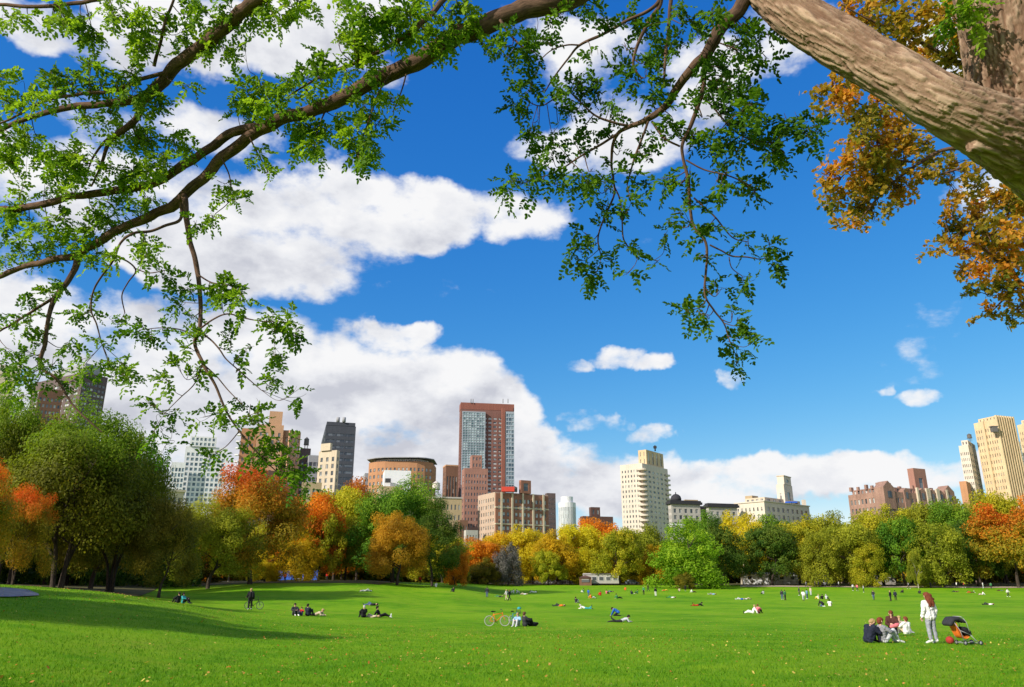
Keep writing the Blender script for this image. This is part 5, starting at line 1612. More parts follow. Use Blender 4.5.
    def finish(s):
        s.win.sort(key=lambda w: -w[0][2])
        vis, rest = s.win[:100], s.win[100:]
        for (c, u, nrm, w, h, gl) in vis:
            o = link('window', unit_pane, None, s.root)
            objmat(o, GL[gl])
            M = Matrix(((u[0], nrm[0], 0, 0), (u[1], nrm[1], 0, 0), (u[2], nrm[2], 1, 0), (0, 0, 0, 1)))
            o.matrix_basis = Matrix.Translation(Vector(c - s.o)) @ M @ Matrix.Diagonal((w, .1, h, 1))
        for gl in {w[5] for w in rest}:
            V, Fc = [], []
            for (c, u, nrm, w, h, g2) in rest:
                if g2 != gl: continue
                b = len(V)
                q = c - s.o + nrm * .05
                V += [q - u * w / 2 - np.array((0, 0, h / 2)), q + u * w / 2 - np.array((0, 0, h / 2)), q + u * w / 2 + np.array((0, 0, h / 2)), q - u * w / 2 + np.array((0, 0, h / 2))]
                Fc.append((b, b + 1, b + 2, b + 3))
            o = link('window', fast_mesh('windows', np.array(V), np.array(Fc)), GL[gl], s.root)
            o['kind'] = 'stuff'


SKY = 'skyline buildings beyond the trees'
# far left, cream flat block cut by the edge
b = Bld('apartment_building', 'cream topped block at the far left edge, behind leaves', 0, 560, SKY)
p, z = b.block(-60, -30, 16, 372, 560, 70, 'beige', (4, 30, .5, .5), (10, 30, .5, .55), cornice=(1.5, .6, 'beige'))
b.block(-55, -28, 22, 362, 560, 70, 'cream', None, (9, 1, .5, .4, .1), z0=z + 1.52)
b.finish()
# brown tower with white banded side
b = Bld('apartment_tower', 'brown tower with white banded windows at the far left, standing over the tree tops', 80, 620, SKY)
p, z = b.block(34, 84, 108, 372, 620, 30, 'greybrown', (7, 38, .62, .45), (6, 38, .70, .5), glass='pale')
b.block(52, 86, 102, 363, 622, 30, 'concrete', None, None, z0=z + .02, name='penthouse')
b.block(26, 40, 64, 388, 600, 60, 'brown', None, (6, 28, .55, .5))
b.finish()
# white glass tower
b = Bld('glass_tower', 'white and blue glass tower left of the orange brick tower', 200, 640, SKY)
p, z = b.block(181, 186, 228, 446, 640, 72, 'white', (2, 26, .6, .6), (9, 26, .62, .62), glass='blue')
b.block(187, 191, 217, 436, 640, 72, 'white', None, (6, 2, .6, .6), z0=z + .02, name='penthouse', glass='blue')
b.block(168, 172, 186, 462, 632, 72, 'white', (2, 22, .6, .6), (4, 22, .7, .7), glass='blue')
b.finish()
b = Bld('stone_building', 'low beige stone house with a balustrade, seen through leaves below the white glass tower', 165, 430, SKY)
p, z = b.block(128, 142, 184, 490, 430, 60, 'beige', (4, 9, .5, .6), (8, 9, .5, .6), cornice=(1.2, .8, 'beige'))
b.block(138, 148, 168, 484, 430, 60, 'palegrey', None, (5, 1, .5, .6), z0=z + 1.22, name='penthouse')
b.finish()
# orange brick tower
b = Bld('apartment_tower', 'orange brick tower with a square penthouse, behind the red topped maple', 270, 520, SKY)
p, z = b.block(238, 242, 290, 428, 520, 74, 'orange', (2, 20, .55, .55), (11, 20, .40, .5))
b.block(276, 290, 301, 430, 526, 30, 'peach', (3, 20, .35, .5), (3, 20, .4, .5))
b.block(254, 258, 284, 424, 519.3, 74, 'peach', None, (4, 20, .4, .5))
b.block(266, 270, 283, 411, 522, 74, 'peach', None, None, z0=z - 4, name='penthouse')
m = MB()
for k in range(16):
    q = p[0] - b.o[:2]
    m.box((q[0] - .9, q[1] - 1.5, z - 5 - k * 4.6), (2.6, 3.0, .9))
m.build('balcony', WM['white'], b.root)
b.finish()
b = Bld('brick_building', 'dark low house with a roof terrace under the orange tower', 280, 470, SKY)
b.block(248, 252, 300, 470, 470, 75, 'darkbrown', None, (12, 8, .5, .5))
b.block(300, 302, 322, 482, 460, 75, 'sand', None, (4, 8, .5, .5))
b.finish()
# dark houses with tank
b = Bld('brick_building', 'grey house with a dark wooden water tank between orange and slate towers', 308, 540, SKY)
p, z = b.block(299, 301, 311, 448, 540, 70, 'greybrown', (2, 20, .4, .5), (2, 20, .4, .5))
b.tank(306, 448.5, 437, 541, 2.6, 'steel')
b.block(307, 309, 322, 455, 530, 70, 'concrete', (2, 16, .7, .5), (3, 16, .8, .5), glass='slate')
b.finish()
# narrow beige tower
b = Bld('apartment_tower', 'narrow beige tower with one column of windows, before the slate glass tower', 328, 500, SKY)
p, z = b.block(319, 337, 340, 450, 500, 25, 'beige', (3, 18, .42, .62), (1, 18, .4, .5), glass='mid')
b.block(321, 330.5, 332.5, 443, 501, 25, 'beige', None, None, z0=z + .02, name='penthouse')
b.finish()
# slate tower
b = Bld('office_tower', 'dark slate tower with ribbon windows and roof stacks', 340, 660, SKY)
p, z = b.block(321, 326, 356, 425, 660, 74, 'slate', (1, 24, .9, .4), (3, 24, .9, .42), glass='slate')
b.block(323, 327, 355.5, 421.5, 660, 74, 'slate', None, None, z0=z + .02, name='penthouse')
m = MB()
for px in (338, 344):
    q = at_y(px, 421, 664) - b.o
    m.lathe((q[0], q[1], 0), [(1.6, q[2] - 1), (1.6, q[2] + 3.2)], 10)
m.build('roof_stack', WM['concrete'], b.root)
b.finish()
# round topped brick building
b = Bld('brick_building', 'orange brick block with a wide round overhanging roof', 400, 560, SKY)
def curve_poly(px0, px1, yt, Y, bow, n=8):
    z = at_y((px0 + px1) / 2, yt, Y)[2]
    pts = []
    for k in range(n + 1):
        px = px0 + (px1 - px0) * k / n
        t = 2 * k / n - 1
        pts.append(at_y(px, yt, Y - bow * (1 - abs(t) ** 4))[:2])
    bk = [pts[-1] + np.array((0, 25)), pts[0] + np.array((0, 25))]
    return [np.array(q) for q in pts + bk], z
poly, z = curve_poly(369, 433, 463, 560, 9)
b.prism(poly, 0, z, 'orange', [(2, 17, .5, .5)] * 8, glass='mid')
poly2, z2 = curve_poly(367, 434, 459, 558, 10)
poly3, _ = curve_poly(374, 428, 460, 563, 9)
b.prism(poly3, z, z2 - .55, 'white', [(3, 1, .35, .5, .1)] * 8, 'penthouse', 'mid')
b.prism(poly2, z2 - .55, z2, 'concrete', [], 'roof_slab')
q0, q1 = at_y(367, 458, 558), at_y(434, 458, 558)
b.finish()
b = Bld('painted_wall_building', 'low building with a blank white party wall, below the round roofed block', 398, 470, SKY)
p, z = b.block(383, 384.5, 411, 470, 470, 78, 'blank', None, None)
m = MB(); q = at_y(388, 480.5, 468.5) - b.o; m.box(q, (3.4, .4, 2.6)); m.build('opening', WM['iron'], b.root)
b.block(378, 380, 403, 486, 462, 78, 'sand', None, (6, 9, .4, .5))
b.finish()
b = Bld('grey_building', 'small grey house at the left shoulder of the round roofed block', 366, 620, SKY)
b.block(363, 365, 371, 473, 620, 75, 'concrete', None, (3, 18, .6, .4))
b.finish()
b = Bld('brick_building', 'sand coloured house with two roof water tanks, beside the blank white wall', 430, 440, SKY)
p, z = b.block(404, 408, 432, 494, 440, 76, 'sand', None, (6, 8, .4, .5))
p, z = b.block(431, 434, 462, 498, 436, 76, 'sand', None, (7, 8, .4, .5), cornice=(.8, .4, 'palegrey'))
b.tank(421, 492, 482, 441, 4.2, 'wood')
b.tank(436, 493, 481, 438, 4, 'whitetank')
b.finish()
# brown apartment block behind
b = Bld('apartment_building', 'brown apartment block with dark window strips, left of the tallest tower', 452, 640, SKY)
b.block(443, 446, 461, 466, 640, 74, 'brown', (2, 20, .4, .6), (5, 1, .5, .94, .06), cornice=(1.2, .2, 'peach'))
b.finish()
# tallest tower
b = Bld('skyscraper', 'tallest tower, red brown with a glass corner, in the middle of the skyline', 487, 600, SKY)
p, z = b.block(459.5, 461, 514, 409, 600, 80, 'redbrown', (2, 40, .4, .5), (10, 40, .66, .5), glass='pale')
b.ring(p, z + .01, 5.5, .15, 'roofred', 'parapet')
b.block(461.5, 462.5, 485.5, 411, 597.6, 80, 'bluegrey', (1, 34, .9, .8, .01), (8, 34, .86, .8, .01), z0=z - 72, glass='teal', name='glass_bay')
b.block(505, 506, 514.2, 411.5, 598.6, 80, 'bluegrey', None, (3, 40, .86, .72, .01), glass='blue', name='glass_bay')
b.block(501.4, 502.2, 505.2, 408, 598.2, 80, 'roofred', None, None, name='pier')
b.block(463, 464, 472, 402.5, 603, 80, 'redbrown', None, None, z0=z + 5.6, name='penthouse') if False else None
m = MB()
for px in (471, 473, 503, 508):
    q = at_y(px, 403, 600.8) - b.o
    m.tube([(q[0], q[1], z + 5 ), (q[0], q[1], z + 8.5)], .3, 6)
m.build('antenna', WM['steel'], b.root)
b.finish()
# stepped red brown
b = Bld('brick_tower', 'pinkish brown stepped brick tower in front of the tallest tower', 474, 520, SKY)
p, z = b.block(462, 464.5, 488, 468, 520, 78, 'pinkbrick', (1, 18, .4, .5), (8, 18, .42, .5))
b.block(470, 472, 482, 455, 521, 78, 'pinkbrick', None, (3, 2, .4, .5), z0=z + .02, name='setback')
b.finish()
# brown brick apartment house with red roof tank
b = Bld('apartment_building', 'broad brown brick apartment house with pale stone bands and a red roof box', 515, 430, SKY)
p, z = b.block(478, 495, 548, 492, 430, 62, 'pinkbeige', (7, 13, .42, .55), (12, 13, .5, .55), glass='mid')
bp_, bz = b.block(495.2, 496, 548.2, 493, 429.4, 62, 'redbrick2', None, (12, 13, .60, .58), glass='pale')
b.block(519, 521, 531, 480, 436, 62, 'redbrick2', (2, 2, .4, .5), (1, 1, .5, .6), z0=z + .02, name='roof_tower')
m = MB(); q = at_y(508, 494.6, 432) - b.o; m.box((q[0], q[1], z + 1.7), (7.2, 3.5, 2.6)); m.build('roof_box', WM['redpaint'], b.root)
b.tank(514.5, 494, 486, 436, 3.0, 'steel')
m = MB()
for k in range(5):
    t = (k + .5) / 5
    a = bp_[1] * (1 - t) + bp_[2] * t - b.o[:2]
    m.box((a[0] + .2, a[1] - .35, z - 12), (1.0, .6, 24), rz=R_(28))
m.build('pilaster', WM['beige'], b.root)
b.ring(bp_, bz - 17, .7, .25, 'beige', 'string_course')
b.ring(bp_, bz - 8, .7, .25, 'beige', 'string_course')
b.finish()
b = Bld('brick_building', 'plain brown slab behind the right end of the brown brick apartment house', 551, 500, SKY)
b.block(545, 547, 555.5, 493, 500, 75, 'greybrown', None, (5, 18, .45, .5))
b.finish()
# low roofs below the tallest tower
b = Bld('grey_building', 'small pale gabled roofs at the foot of the pinkish stepped tower', 468, 420, SKY)
b.block(464, 466, 478, 530, 420, 70, 'palegrey', None, (4, 5, .4, .5))
b.block(458, 460, 468, 520, 430, 70, 'brown', None, (3, 6, .4, .5))
b.finish()
# pale round tower
b = Bld('glass_tower', 'pale round glass tower, small in the gap right of the brown brick house', 567, 700, SKY)
c = at_y(567, 503, 700); rr = 9 * CT / F * 700
poly = [np.array((c[0] + rr * math.cos(t), c[1] + rr * math.sin(t))) for t in np.linspace(0, 2 * math.pi, 20, endpoint=False)]
b.prism(poly, 0, c[2], 'white', [(2, 1, .5, .94, .03)] * 20, glass='teal')
poly = [np.array((c[0] + rr * .7 * math.cos(t), c[1] + rr * .7 * math.sin(t))) for t in np.linspace(0, 2 * math.pi, 20, endpoint=False)]
b.prism(poly, c[2] + .02, at_y(567, 497, 700)[2], 'white', [], 'penthouse')
b.finish()
# dark brown brick
b = Bld('brick_building', 'dark brown brick house with a square roof block, left of the cream tower', 597, 520, SKY)
p, z = b.block(580, 583, 613, 516, 520, 74, 'darkbrown', (2, 12, .4, .4), (9, 12, .4, .45))
b.block(589, 591, 600, 507, 524, 74, 'darkbrown', None, (2, 1, .4, .5), z0=z + .02, name='roof_block')
b.finish()
# cream tower with balconies
b = Bld('apartment_tower', 'tall cream tower with rounded corner balconies and a square crown', 645, 520, SKY)
p, z = b.block(620, 642, 667.5, 463, 520, 38, 'cream', (7, 23, .40, .5), (6, 23, .5, .42), glass='mid')
b.block(638, 646, 663, 449.5, 527, 38, 'tan', (2, 2, .2, .6), (4, 1, .3, .8), z0=z + .02, name='crown')
m, m3 = MB(), MB()
cz = np.append(p[1], 0) - b.o
cr_ = np.append(p[2], 0) - b.o
fl_ = (z - 3) / 23
for k in range(23):
    zz = z - 5 - k * fl_
    if zz < 15: break
    m.lathe((cz[0], cz[1], 0), [(3.4, zz - .12), (3.5, zz), (3.5, zz + 1.1), (3.3, zz + 1.1)], 18, False)
    m3.box((cr_[0] - .6, cr_[1] - .8, zz + .5), (6.0, 1.6, 1.2), rz=R_(52))
m.build('corner_balcony', WM['cream'], b.root)
m3.build('side_balcony', WM['cream'], b.root)
q = at_y(655, 447.5, 530) - b.o
m = MB(); m.tube([(q[0], q[1], q[2] - 2.5), (q[0], q[1], q[2] + 1.5)], .5, 8); m.box((q[0], q[1], q[2] + .2), (2.2, 1.2, 1.6)); m.build('antenna', WM['iron'], b.root)
b.finish()
# pair of grey stone houses with dark roofs
for (l, c_, r_, yt, lab) in ((668, 671, 700, 502, 'grey stone house with a dark cornice and small roof dome, right of the cream tower'), (706, 708.5, 737, 505, 'grey stone house with dark cornice and no dome, beside the cream house with tower')):
    b = Bld('stone_building', lab, (l + r_) / 2, 430, SKY)
    p, z = b.block(l, c_, r_, yt + 2, 430, 74, 'palegrey', (3, 12, .45, .6), (5, 12, .5, .62), glass='dark', cornice=(1.3, 1.0, 'roofdark'))
    b.ring(p, z + 1.33, .8, .5, 'roofdark', 'roof_slab')
    b.ring(p, z - 11.5, .8, .35, 'white', 'string_course')
    if l == 668:
        q = at_y(676, 499, 434) - b.o
        m = MB(); m.lathe((q[0], q[1], 0), [(3.0, z + 2), (3.0, z + 3.4), (2.6, z + 4.6), (1.5, z + 5.6), (.3, z + 6.0), (.25, z + 7)], 14); m.build('roof_dome', WM['roofdark'], b.root)
        b.block(684, 685, 698, 499.5, 440, 74, 'sand', None, None, z0=z + 2.2, name='penthouse')
    b.finish()
b = Bld('stone_building', 'dim recessed wing between the two grey stone houses', 703, 445, SKY)
b.block(697, 699, 709, 506, 445, 74, 'greybrown', None, (2, 12, .4, .6))
b.finish()
# cream house with central tower
b = Bld('stone_building', 'cream stone house with a square roof tower and terraces', 775, 430, SKY)
p, z = b.block(735, 764, 809, 501.5, 430, 50, 'cream', (7, 11, .34, .5), (9, 11, .48, .6), glass='dark', cornice=(.6, .5, 'cream'))
b.block(745, 764.5, 800, 497, 440, 50, 'beige', (4, 1, .5, .5), (6, 1, .5, .5), z0=z + .62, name='terrace_storey')
b.block(745, 752, 758, 495.5, 447, 50, 'sand', None, None, z0=z + .62, name='terrace_storey')
b.block(776, 783.5, 792, 484, 452, 40, 'cream', (1, 1, .25, .5), (1, 1, .35, .6), z0=z - 6, name='roof_tower')
b.block(776.8, 783.5, 790.6, 476, 452.6, 40, 'cream', None, (1, 1, .3, .4), z0=b.top + .01, name='roof_tower', cornice=(.5, .3, 'beige'))
m = MB(); q = p[2] * .93 + p[1] * .07 - b.o[:2]; m.box((q[0] - .6, q[1] + 1.2, z + 2.3), (1.9, 1.9, 3.4)); m.build('chimney', WM['cream'], b.root)
m = MB()
for px in (788, 794):
    q = at_y(px, 501, 449) - b.o
    m.box((q[0], q[1], z + 1.5), (3.0, 2.0, .7))
m.build('awning', WM['blue'], b.root)
b.finish()
# gabled brownstone pile
b = Bld('brownstone_building', 'long brown gabled apartment house with a square roof tower and dormers', 900, 400, SKY)
p, z = b.block(848, 883, 956, 491, 400, 65, 'brownstone', (9, 10, .45, .55), (20, 10, .5, .55), glass='mid')
b.block(852, 884, 950, 486.5, 404, 65, 'brownstone', (8, 1, .5, .6), (14, 1, .5, .6), z0=z + .02, name='attic')
zt = b.top
b.block(907, 913, 925, 468, 418, 65, 'pinkbrick', None, (1, 1, .35, .7), z0=z - 14, name='roof_tower')
u = p[2] - p[1]; Lr = np.linalg.norm(u); u = u / Lr; nn = np.array((u[1], -u[0]))
m, mc = MB(), MB()
for t, wd, hg in ((.07, 8, 5.5), (.90, 8, 5.5), (.52, 5, 3), (.66, 4, 3), (.78, 4, 2.6), (.3, 4, 2.4)):
    cpt = p[1] + u * (Lr * t) - b.o[:2]
    a0 = cpt - u * wd / 2 + nn * .5; a1 = cpt + u * wd / 2 + nn * .5; ct_ = cpt + nn * .5
    bk = -nn * 6
    zb_ = z - 9
    V_ = [(*a0, zb_), (*a1, zb_), (*a1, z + hg * .4), (*ct_, z + hg), (*a0, z + hg * .4)]
    V_ += [(v_[0] + bk[0], v_[1] + bk[1], v_[2]) for v_ in V_]
    m.add(V_, [(0, 1, 2, 3, 4), (9, 8, 7, 6, 5), (0, 5, 6, 1), (1, 6, 7, 2), (2, 7, 8, 3), (3, 8, 9, 4), (4, 9, 5, 0)])
    m2_ = MB(); m2_.box((*(ct_ + nn * .12), z - 1.5), (wd * .35, .15, 3.4), rz=math.atan2(u[1], u[0]))
    m2_.build('gable_window', GL['dark'], b.root)
m.build('gable', WM['brownstone'], b.root)
for t in (.45, .58, .61, .72, .74, .86):
    cpt = p[1] + u * (Lr * t) - b.o[:2] + nn * .45
    mc.box((*cpt, z - 8), (1.3, 1.0, 22), rz=math.atan2(u[1], u[0]))
mc.build('pilaster', WM['beige'], b.root)
ul_ = p[0] - p[1]; Ll = np.linalg.norm(ul_); ul_ /= Ll
mc = MB()
for t, q_, h_ in ((.12, 2.4, 2.2), (.3, 1.2, 1.2), (.46, 1.6, 2.0), (.7, 1.1, 1.4), (.9, 2.0, 1.6)):
    cpt = p[1] + ul_ * (Ll * t) - b.o[:2] - nn * 3
    mc.box((*(cpt + u * 4), zt + h_ / 2 - .2), (q_, 1.3, h_ + .6), rz=.5)
for t, q_, h_ in ((.12, 1.4, 1.6), (.24, 1.0, 2.6), (.37, 1.8, 1.2), (.55, 1.2, 2.2), (.63, 1.0, 1.4), (.81, 2.2, 1.6), (.95, 1.2, 2.4)):
    cpt = p[1] + u * (Lr * t) - b.o[:2] - nn * 6.5
    mc.box((*cpt, zt + h_ / 2 - .2), (q_, 1.2, h_ + .6), rz=.5)
mc.build('chimney', WM['brownstone'], b.root)
b.ring(p, z - 14, .7, .3, 'beige', 'string_course')
b.finish()
# tan art deco towers
def deco(lab, l, c_, r_, yt, Y, al, first):
    b = Bld('art_deco_tower', lab, c_, Y, SKY)
    p, z = b.block(l, c_, r_, yt, Y, al, 'tan', (9, 24, .34, .5), (7, 1, .45, .95, .03), glass='dark')
    u = p[2] - p[1]; Lr = np.linalg.norm(u); u = u / Lr; nn = np.array((u[1], -u[0]))
    m = MB()
    for k in range(8):
        cpt = p[1] + u * (Lr * (.03 + .94 * k / 7)) + nn * .5 - b.o[:2]
        m.box((*cpt, z / 2 + 1.2), (Lr * .05, 1.4, z + 2.4), rz=math.atan2(u[1], u[0]))
    m.build('pier', WM['tan'], b.root)
    m = MB()
    for k in range(7):
        for j in range(24):
            cpt = p[1] + u * (Lr * (.03 + .94 * (k + .5) / 7)) - nn * .1 - b.o[:2]
            m.box((*cpt, z * (j + .5) / 24), (Lr * .07, .3, z / 24 * .38), rz=math.atan2(u[1], u[0]))
    m.build('spandrel', WM['brown'], b.root)
    ul = p[0] - p[1]; Ll = np.linalg.norm(ul); ul /= Ll; nl = np.array((-ul[1], ul[0]))
    m = MB()
    cpt = p[1] + ul * Ll * .55 - b.o[:2] + nl * .3
    m.box((*cpt, z / 2), (1.2, 1.2, z), rz=math.atan2(ul[1], ul[0]))
    m.build('rib', WM['tan'], b.root)
    return b, p, z
b, p, z = deco('tan art deco tower with vertical piers, its whole shaft in view at the right edge', 973.5, 995, 1013, 419, 480, 70, True)
b.block(978, 996, 1009, 415.5, 482, 70, 'tan', (5, 1, .3, .5), (6, 1, .3, .6), z0=z + .02, name='crown')
p2, z2 = b.block(958.5, 968, 976, 445, 486, 40, 'cream', (5, 22, .4, .5), (4, 22, .5, .5), glass='dark', name='wing')
b.block(961, 967.5, 975, 440, 488, 40, 'cream', (2, 1, .4, .5), (2, 1, .4, .5), z0=z2 + .02, name='wing', glass='dark')
b.tank(970, 440, 433.5, 490, 2.2, 'steel')
b.block(959, 966, 976, 481, 478, 40, 'orange', None, (2, 3, .3, .4), name='low_wing')
q = at_y(992, 427, 479) - b.o
m = MB(); m.box((q[0] + .3, q[1] - 1, q[2]), (4.4, 3, .6)); m.box((q[0] + .3, q[1] - 1.2, q[2] - 2), (3.4, 2.4, 3)); m.build('balcony', WM['steel'], b.root)
b.finish()
b, p, z = deco('second tan art deco tower, cut by the right edge of the picture', 1017, 1038, 1056, 421, 500, 70, False)
b.block(1021, 1039, 1052, 417, 502, 70, 'tan', (5, 1, .3, .5), (6, 1, .3, .6), z0=z + .02, name='crown')
b.finish()
b = Bld('apartment_building', 'white banded strip of a building seen between the two tan towers', 1016, 530, SKY)
b.block(1008, 1010, 1024, 440, 530, 60, 'white', None, (4, 22, .7, .4))
b.finish()

# ------------------------------------------------------------------ people
def v3(*a): return np.array(a, float)
def unit(v): return v / (np.linalg.norm(v) + 1e-9)


POSES = {}
def pose(name, pel, axis, arms, legs, head=None, side=(1, 0, 0)):
    pel, axis, side = v3(*pel), unit(v3(*axis)), unit(v3(*side))
    hd = unit(v3(*head)) if head else axis
    j = dict(pel=pel, axis=axis, side=side, chest=pel + axis * .32, neck=pel + axis * .50, shm=pel + axis * .45)
    j['head'] = j['neck'] + axis * .05 + hd * .105
    j['hd'] = hd
    j['arms'] = [(v3(*e), v3(*w), v3(*h)) for e, w, h in arms]
    j['legs'] = [(v3(*k), v3(*a), v3(*t)) for k, a, t in legs]
    POSES[name] = j


# facing +Y; x = -.2 is the left side
pose('stand', (0, 0, .94), (0, .02, 1), [((-.25, -.03, 1.12), (-.26, .07, .89), (-.255, .11, .80)), ((.25, -.03, 1.12), (.26, .07, .89), (.255, .11, .80))],
     [((-.10, .02, .50), (-.11, -.02, .09), (-.13, .14, .035)), ((.10, .02, .50), (.12, -.02, .09), (.14, .14, .035))])
pose('walk', (0, 0, .93), (0, .06, 1), [((-.24, .10, 1.13), (-.23, .27, .97), (-.21, .33, .91)), ((.24, -.12, 1.13), (.25, -.14, .88), (.245, -.12, .80))],
     [((-.09, -.05, .50), (-.09, -.34, .18), (-.10, -.24, .05)), ((.09, .17, .52), (.10, .24, .09), (.10, .40, .06))])
pose('sit', (0, 0, .12), (0, -.10, 1), [((-.27, .12, .42), (-.14, .38, .40), (-.05, .45, .40)), ((.27, .12, .42), (.14, .38, .40), (.05, .45, .40))],
     [((-.13, .38, .46), (-.12, .58, .08), (-.13, .74, .04)), ((.13, .38, .46), (.12, .58, .08), (.13, .74, .04))], head=(0, .12, 1))
pose('sitback', (0, 0, .12), (0, -.42, 1), [((-.27, -.33, .32), (-.30, -.42, .07), (-.30, -.50, .035)), ((.27, -.33, .32), (.30, -.42, .07), (.30, -.50, .035))],
     [((-.12, .44, .17), (-.13, .87, .08), (-.17, .90, .22)), ((.12, .42, .30), (.13, .78, .08), (.15, .90, .04))], head=(0, .1, 1))
pose('lie', (0, 0, .12), (0, -1, .03), [((-.30, -.20, .07), (-.26, .04, .06), (-.25, .13, .05)), ((.33, -.62, .07), (.12, -.78, .08), (.03, -.80, .08))],
     [((-.11, .44, .13), (-.13, .88, .08), (-.17, .92, .20)), ((.12, .36, .33), (.12, .62, .08), (.13, .77, .04))], head=(0, -1, .12))
pose('prone', (0, 0, .12), (0, 1, .38), [((-.22, .52, .07), (-.12, .74, .07), (-.06, .82, .06)), ((.22, .52, .07), (.12, .74, .07), (.06, .82, .06))],
     [((-.11, -.44, .09), (-.12, -.86, .09), (-.13, -1.0, .04)), ((.11, -.44, .09), (.14, -.78, .30), (.14, -.82, .44))], head=(0, .6, 1))
pose('bend', (0, -.10, .34), (0, .80, .55), [((-.24, .42, .34), (-.17, .55, .10), (-.15, .63, .05)), ((.24, .42, .34), (.17, .55, .10), (.15, .63, .05))],
     [((-.14, .30, .08), (-.12, -.13, .07), (-.12, -.26, .04)), ((.14, .30, .08), (.12, -.13, .07), (.12, -.26, .04))], head=(0, 1, .1))
pose('kneel', (0, -.08, .36), (0, .10, 1), [((-.24, .04, .56), (-.08, .26, .52), (-.01, .30, .54)), ((.24, .04, .56), (.08, .26, .48), (.0, .30, .50))],
     [((-.14, .32, .09), (-.12, -.12, .07), (-.12, -.26, .04)), ((.14, .32, .09), (.12, -.12, .07), (.12, -.26, .04))], head=(.0, .25, 1))
pose('curl', (0, 0, .13), (0, .34, 1), [((-.27, .30, .36), (-.16, .50, .30), (-.06, .54, .30)), ((.27, .30, .36), (.16, .50, .30), (.06, .54, .30))],
     [((-.13, .34, .50), (-.12, .42, .08), (-.13, .58, .04)), ((.13, .34, .50), (.12, .42, .08), (.13, .58, .04))], head=(0, .9, .5))
pose('bikeman', (0, 0, .94), (0, .05, 1), [((-.25, .10, 1.14), (-.30, .34, 1.02), (-.31, .42, 1.0)), ((.25, -.03, 1.12), (.26, .07, .89), (.255, .11, .80))],
     [((-.10, .02, .50), (-.11, -.02, .09), (-.13, .14, .035)), ((.10, .04, .50), (.13, .02, .09), (.16, .18, .035))])


def fold(me, amp, fr):
    n = len(me.vertices)
    V = np.empty(n * 3, np.float32); me.vertices.foreach_get('co', V); V = V.reshape(-1, 3).astype(float)
    Nn = np.empty(n * 3, np.float32); me.vertices.foreach_get('normal', Nn); Nn = Nn.reshape(-1, 3)
    q = V * np.array(fr, float)
    q = q + (fbm(q * .5 + 9, 2)[:, None] - .5) * 2.4
    d = (1 - np.abs(2 * fbm(q, 2) - 1) * 2) * amp - amp * .3
    me.vertices.foreach_set('co', (V + Nn * d[:, None]).astype(np.float32).ravel())
    me.update()


